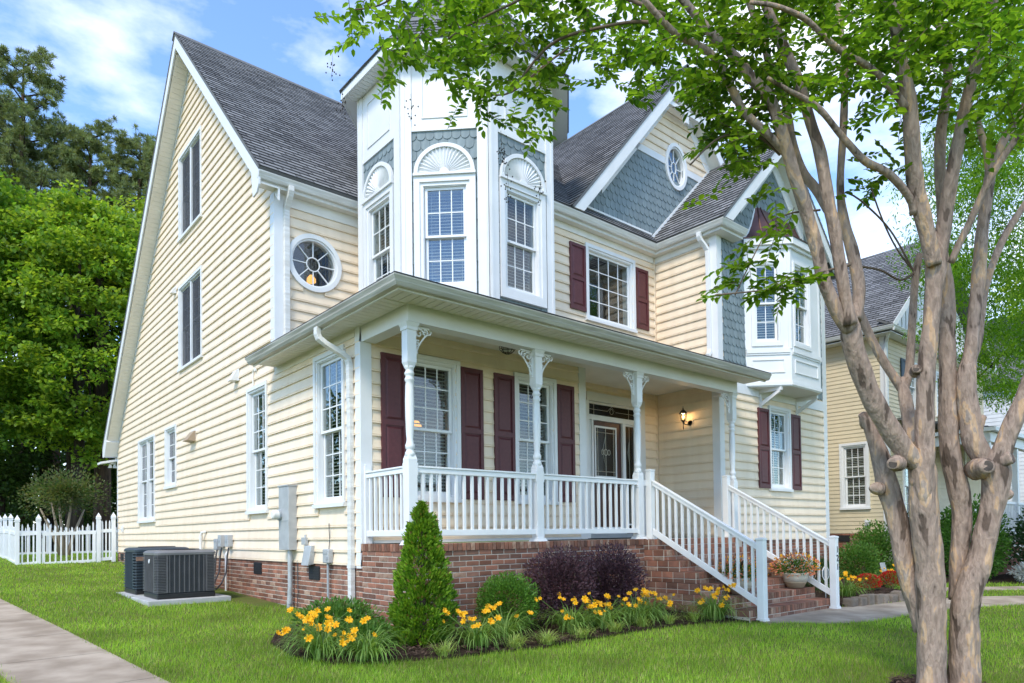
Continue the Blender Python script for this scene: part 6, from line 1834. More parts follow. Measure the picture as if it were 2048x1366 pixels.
# flower pots on the steps
def potted(x, y, z, lab, s_=1.0):
    t = thing('flower_pot', (x, y, z), lab, 'flower pot', 'flower pots on the steps')
    MB().lathe([(.10 * s_, 0), (.125 * s_, .01), (.165 * s_, .085), (.175 * s_, .10)], (x, y, z), 28).build('pot_foot', 'pot_base', t, smooth=True)
    MB().lathe([(.172 * s_, .098), (.195 * s_, .17), (.20 * s_, .215), (.208 * s_, .22), (.21 * s_, .24), (.195 * s_, .242), (.185 * s_, .20), (.02, .195)], (x, y, z), 28).build('pot', 'pot', t, smooth=True)
    c = (x, y, z + .33)
    V, Q = blob_leaves(c, (.33 * s_, .33 * s_, .17), 1500, (.03, .06), (.010, .02), lo=.3, lump=.3, cut=z + .2, up=.5); fastmesh('foliage', V, Q, 'shrub', t)
    V, Q = blob_leaves(c, (.37 * s_, .37 * s_, .20), 520, (.025, .045), (.016, .03), lo=.85, lump=.3, cut=z + .2, up=.2); fastmesh('mixed_blossoms', V, Q, 'petal_mix', t)
    V, Q = blob_leaves((x - .02, y - .05, z + .40), (.19 * s_, .19 * s_, .13), 420, (.018, .03), (.012, .022), lo=.8, lump=.2, up=.4); fastmesh('white_blossoms', V, Q, 'petal_white', t)
    V, Q = blob_leaves(c, (.37 * s_, .37 * s_, .24), 130, (.025, .04), (.016, .028), lo=.85, lump=.3, cut=z + .28, up=.5); fastmesh('yellow_blossoms', V, Q, 'petal_yellow', t)
    V, Q = straps((x, y), 16, (.35, .52), (.008, .013), .03, (.2, .9), z0=z + .25); fastmesh('spiky_leaves', V, Q, 'purple', t)
potted(6.36, -2.53, .237, 'cream pot of mixed flowers on the right of the steps')
potted(4.78, -2.50, .237, 'cream pot of mixed flowers behind the left stair railing', .9)
# small yard sign behind the right railing
t = thing('yard_sign', (7.35, -2.55, -.05), 'small blue and white yard sign behind the right stair railing', 'sign')
MB().tube([(7.35, -2.55, -.1), (7.35, -2.55, .35)], .008, 6).build('stake', 'galv', t)
o8 = lambda r, zc: [(7.35 + r * math.cos(math.radians(22.5 + 45 * k)), -2.56, zc + r * math.sin(math.radians(22.5 + 45 * k))) for k in range(8)]
MB().ext(o8(.13, .42), (0, .008, 0)).build('face', 'white', t); MB().ext([(a, b - .003, c) for a, b, c in o8(.11, .42)], (0, .0025, 0)).build('panel', 'navy', t)
t = thing('garden_marker', (12.6, -1.45, 0), 'small grey marker plate standing in the right bed', 'sign')
MB().tube([(12.6, -1.45, -.1), (12.6, -1.45, .2)], .008, 6).build('stake', 'galv', t); MB().hexa([(12.48, -1.47, .15), (12.72, -1.47, .15), (12.72, -1.45, .15), (12.48, -1.45, .15), (12.54, -1.39, .38), (12.78, -1.39, .38), (12.78, -1.37, .38), (12.54, -1.37, .38)]).build('plate', 'galv', t)

# ================================================================ FRONT CRAPE MYRTLE
STEMS=[
('trunk',[(2.433,-5.788,-0.22,0.132),(2.415,-5.807,0.344,0.131),(2.392,-5.819,0.858,0.125),(2.357,-5.806,1.151,0.131),(2.328,-5.799,1.444,0.135),(2.318,-5.803,1.631,0.131),(2.291,-5.787,1.762,0.109),(2.248,-5.756,1.841,0.052)]),
('trunk',[(2.715,-5.961,-0.235,0.128),(2.682,-5.978,0.264,0.132),(2.672,-5.986,0.437,0.132),(2.699,-6.029,0.662,0.128),(2.744,-6.085,0.851,0.114),(2.777,-6.139,1.122,0.101),(2.814,-6.195,1.397,0.105),(2.818,-6.217,1.597,0.127),(2.804,-6.216,1.71,0.118),(2.786,-6.213,1.84,0.052)]),
('trunk',[(2.494,-5.722,0.249,0.089),(2.462,-5.675,0.525,0.099),(2.418,-5.618,0.798,0.099),(2.39,-5.564,1.24,0.104),(2.348,-5.506,1.549,0.109),(2.322,-5.467,1.797,0.091),(2.28,-5.415,2.023,0.068),(2.239,-5.366,2.228,0.055)]),
('trunk',[(2.778,-5.905,0.517,0.077),(2.78,-5.916,0.845,0.077),(2.805,-5.95,1.268,0.09),(2.777,-5.934,1.547,0.104),(2.738,-5.907,1.733,0.099),(2.713,-5.893,2.003,0.095),(2.704,-5.898,2.44,0.081),(2.695,-5.902,2.831,0.074),(2.701,-5.917,3.2,0.072),(2.679,-5.906,3.452,0.068),(2.65,-5.888,3.669,0.059)]),
('limb',[(2.289,-5.787,1.718,0.1),(2.162,-5.715,1.848,0.1),(2.044,-5.655,2.014,0.095),(1.88,-5.578,2.285,0.09),(1.768,-5.536,2.527,0.094),(1.685,-5.51,2.729,0.098),(1.647,-5.509,2.871,0.089),(1.611,-5.512,3.033,0.042)]),
('limb',[(1.627,-5.521,2.844,0.08),(1.518,-5.461,2.99,0.067),(1.398,-5.409,3.235,0.063),(1.321,-5.393,3.486,0.062),(1.196,-5.357,3.839,0.058),(1.098,-5.323,4.078,0.053),(1.01,-5.298,4.319,0.053),(0.927,-5.27,4.526,0.053),(0.858,-5.242,4.664,0.052),(0.731,-5.17,4.799,0.05),(0.639,-5.122,4.919,0.044),(0.488,-5.035,5.065,0.04),(0.366,-4.968,5.196,0.036),(0.215,-4.886,5.371,0.032),(0.095,-4.821,5.51,0.027)]),
('limb',[(1.071,-5.285,4.242,0.037),(0.934,-5.232,4.349,0.035),(0.855,-5.199,4.401,0.034),(0.674,-5.127,4.533,0.034),(0.546,-5.098,4.694,0.034),(0.39,-5.059,4.875,0.031),(0.254,-5.002,4.944,0.031),(0.093,-4.929,4.99,0.029),(-0.076,-4.867,5.105,0.027),(-0.197,-4.827,5.2,0.023)]),
('limb',[(1.57,-5.538,2.871,0.071),(1.534,-5.526,3.06,0.056),(1.474,-5.507,3.396,0.054),(1.422,-5.491,3.689,0.054),(1.382,-5.473,3.851,0.054),(1.302,-5.445,4.267,0.056),(1.228,-5.407,4.511,0.049),(1.15,-5.368,4.79,0.049),(1.072,-5.323,5.001,0.047),(0.984,-5.272,5.226,0.041),(0.879,-5.21,5.486,0.037),(0.815,-5.175,5.682,0.033)]),
('limb',[(1.8,-5.474,2.973,0.069),(1.854,-5.499,3.226,0.056),(1.842,-5.461,3.554,0.057),(1.808,-5.406,3.872,0.048),(1.81,-5.382,4.197,0.037),(1.875,-5.393,4.764,0.035),(1.926,-5.392,5.34,0.033),(1.921,-5.359,5.729,0.029),(1.933,-5.347,6.021,0.025)]),
('limb',[(1.621,-5.35,3.926,0.039),(1.579,-5.274,4.126,0.043),(1.528,-5.2,4.272,0.041),(1.497,-5.126,4.527,0.04),(1.496,-5.045,5.004,0.038),(1.45,-4.957,5.269,0.036),(1.437,-4.894,5.581,0.034),(1.396,-4.802,5.919,0.03),(1.384,-4.754,6.156,0.025)]),
('limb',[(2.467,-5.741,1.687,0.076),(2.472,-5.679,1.918,0.072),(2.512,-5.626,2.237,0.064),(2.53,-5.591,2.428,0.055),(2.553,-5.577,2.559,0.028)]),
('limb',[(2.557,-5.577,2.443,0.051),(2.462,-5.484,2.656,0.046),(2.39,-5.412,2.85,0.044),(2.345,-5.367,2.997,0.042),(2.285,-5.303,3.249,0.035)]),
('limb',[(2.564,-5.582,2.434,0.041),(2.591,-5.619,2.602,0.041),(2.593,-5.635,2.78,0.039),(2.59,-5.656,3.057,0.037),(2.593,-5.683,3.374,0.037),(2.601,-5.706,3.558,0.039),(2.616,-5.728,3.675,0.034)]),
('limb',[(2.262,-5.82,1.367,0.052),(2.256,-5.827,1.583,0.086),(2.262,-5.847,1.841,0.086),(2.255,-5.854,2.073,0.082),(2.252,-5.865,2.313,0.077),(2.251,-5.879,2.583,0.082),(2.268,-5.913,2.912,0.077),(2.275,-5.931,3.125,0.077),(2.29,-5.958,3.371,0.09),(2.289,-5.966,3.528,0.081),(2.288,-5.975,3.698,0.039)]),
('limb',[(2.214,-5.969,3.401,0.072),(2.101,-5.945,3.716,0.072),(1.987,-5.923,4.038,0.071),(1.907,-5.929,4.353,0.068),(1.834,-5.939,4.663,0.066),(1.729,-5.924,4.967,0.057),(1.634,-5.917,5.265,0.048),(1.557,-5.898,5.447,0.04),(1.503,-5.888,5.588,0.036)]),
('limb',[(2.302,-5.979,3.42,0.064),(2.303,-6.024,3.746,0.064),(2.313,-6.091,4.166,0.061),(2.343,-6.186,4.66,0.057),(2.373,-6.258,4.985,0.052),(2.417,-6.343,5.306,0.046),(2.429,-6.388,5.543,0.042),(2.437,-6.423,5.737,0.033)]),
('limb',[(2.544,-5.936,3.894,0.044),(2.529,-5.935,4.337,0.049),(2.534,-5.949,4.665,0.049),(2.579,-6.003,5.208,0.044),(2.516,-5.963,5.661,0.04),(2.481,-5.942,5.976,0.033)]),
('limb',[(2.324,-6.063,3.42,0.034),(2.328,-6.132,3.57,0.032),(2.335,-6.195,3.694,0.033),(2.34,-6.347,4.015,0.031),(2.368,-6.487,4.238,0.028),(2.404,-6.619,4.415,0.026)]),
('limb',[(2.028,-5.888,3.805,0.036),(1.981,-5.891,3.896,0.034),(1.88,-5.861,3.994,0.033),(1.715,-5.798,4.104,0.033),(1.528,-5.714,4.159,0.033),(1.387,-5.662,4.252,0.032),(1.248,-5.615,4.356,0.028),(1.083,-5.563,4.483,0.028),(0.936,-5.504,4.549,0.024),(0.794,-5.444,4.589,0.019),(0.618,-5.372,4.65,0.015)]),
('limb',[(1.756,-5.943,4.589,0.037),(1.643,-5.9,4.687,0.03),(1.527,-5.856,4.78,0.028),(1.363,-5.783,4.865,0.028),(1.173,-5.693,4.926,0.028),(1.029,-5.632,5.01,0.025),(0.851,-5.559,5.114,0.023),(0.623,-5.451,5.164,0.019),(0.422,-5.352,5.152,0.015)]),
('limb',[(2.86,-6.2,1.472,0.057),(2.844,-6.178,1.649,0.092),(2.789,-6.125,1.783,0.093),(2.736,-6.072,1.94,0.097),(2.731,-6.062,2.091,0.093),(2.717,-6.038,2.386,0.089),(2.73,-6.042,2.565,0.08),(2.762,-6.063,2.718,0.067),(2.81,-6.089,3.087,0.062),(2.861,-6.119,3.459,0.063),(2.906,-6.142,3.834,0.054),(2.942,-6.164,4.063,0.052),(2.98,-6.187,4.316,0.052)]),
('limb',[(2.981,-6.186,4.293,0.041),(3.01,-6.169,4.539,0.034),(3.001,-6.122,4.759,0.03),(3.005,-6.094,4.94,0.025)]),
('limb',[(2.981,-6.186,4.293,0.045),(3.034,-6.239,4.54,0.041),(3.116,-6.314,4.732,0.038),(3.238,-6.426,5.009,0.034)]),
('limb',[(3.027,-5.982,2.666,0.046),(3.116,-6.034,2.902,0.037),(3.149,-6.046,3.091,0.035),(3.206,-6.069,3.378,0.035),(3.284,-6.113,3.618,0.035),(3.408,-6.191,3.909,0.035),(3.607,-6.323,4.251,0.031)]),
('limb',[(2.778,-6.195,1.47,0.052),(2.778,-6.218,1.643,0.087),(2.801,-6.255,1.776,0.091),(2.841,-6.32,2.002,0.087),(2.904,-6.412,2.273,0.082),(2.981,-6.534,2.68,0.073)]),
('limb',[(2.871,-6.024,1.865,0.059),(3.008,-6.045,2.101,0.05),(3.048,-6.052,2.173,0.055)]),
('twig',[(0.33,-4.878,5.069,0.018),(0.154,-4.622,5.296,0.016),(-0.083,-4.295,5.331,0.014),(-0.327,-3.952,5.264,0.013),(-0.494,-3.649,4.948,0.009)]),
('twig',[(0.096,-4.814,5.216,0.018),(-0.188,-4.395,5.531,0.016),(-0.472,-3.993,5.614,0.012),(-0.622,-3.774,5.567,0.012),(-0.828,-3.471,5.468,0.011),(-0.966,-3.26,5.359,0.006)]),
('twig',[(-0.294,-4.489,5.399,0.014),(-0.768,-3.837,5.746,0.012),(-1.153,-3.321,5.79,0.01),(-1.389,-2.987,5.663,0.008),(-1.556,-2.769,5.668,0.006)]),
('twig',[(-0.336,-4.182,5.112,0.01),(-0.418,-3.983,5.038,0.01),(-0.536,-3.697,4.907,0.008),(-0.621,-3.541,4.925,0.006)]),
('twig',[(1.071,-5.221,4.27,0.012),(0.858,-5.122,4.404,0.012),(0.583,-4.972,4.35,0.01),(0.335,-4.853,4.091,0.008)]),
('twig',[(1.619,-5.529,3.391,0.013),(1.295,-5.426,3.281,0.01),(0.871,-5.302,3.097,0.008),(0.231,-5.125,2.947,0.006)]),
('twig',[(1.424,-5.377,3.857,0.011),(1.097,-5.239,3.769,0.008),(0.891,-5.172,3.569,0.006),(0.524,-5.114,3.014,0.006)]),
('twig',[(2.582,-5.694,3.507,0.014),(2.4,-5.632,3.414,0.011),(2.16,-5.556,3.47,0.011),(1.822,-5.442,3.468,0.011)]),
('twig',[(2.582,-5.694,3.507,0.011),(2.459,-5.596,3.714,0.009),(2.353,-5.514,3.991,0.009),(2.265,-5.448,4.312,0.007)]),
('twig',[(2.582,-5.694,3.493,0.011),(2.357,-5.574,3.878,0.009),(2.108,-5.421,4.136,0.009),(1.989,-5.342,4.198,0.007)]),
]

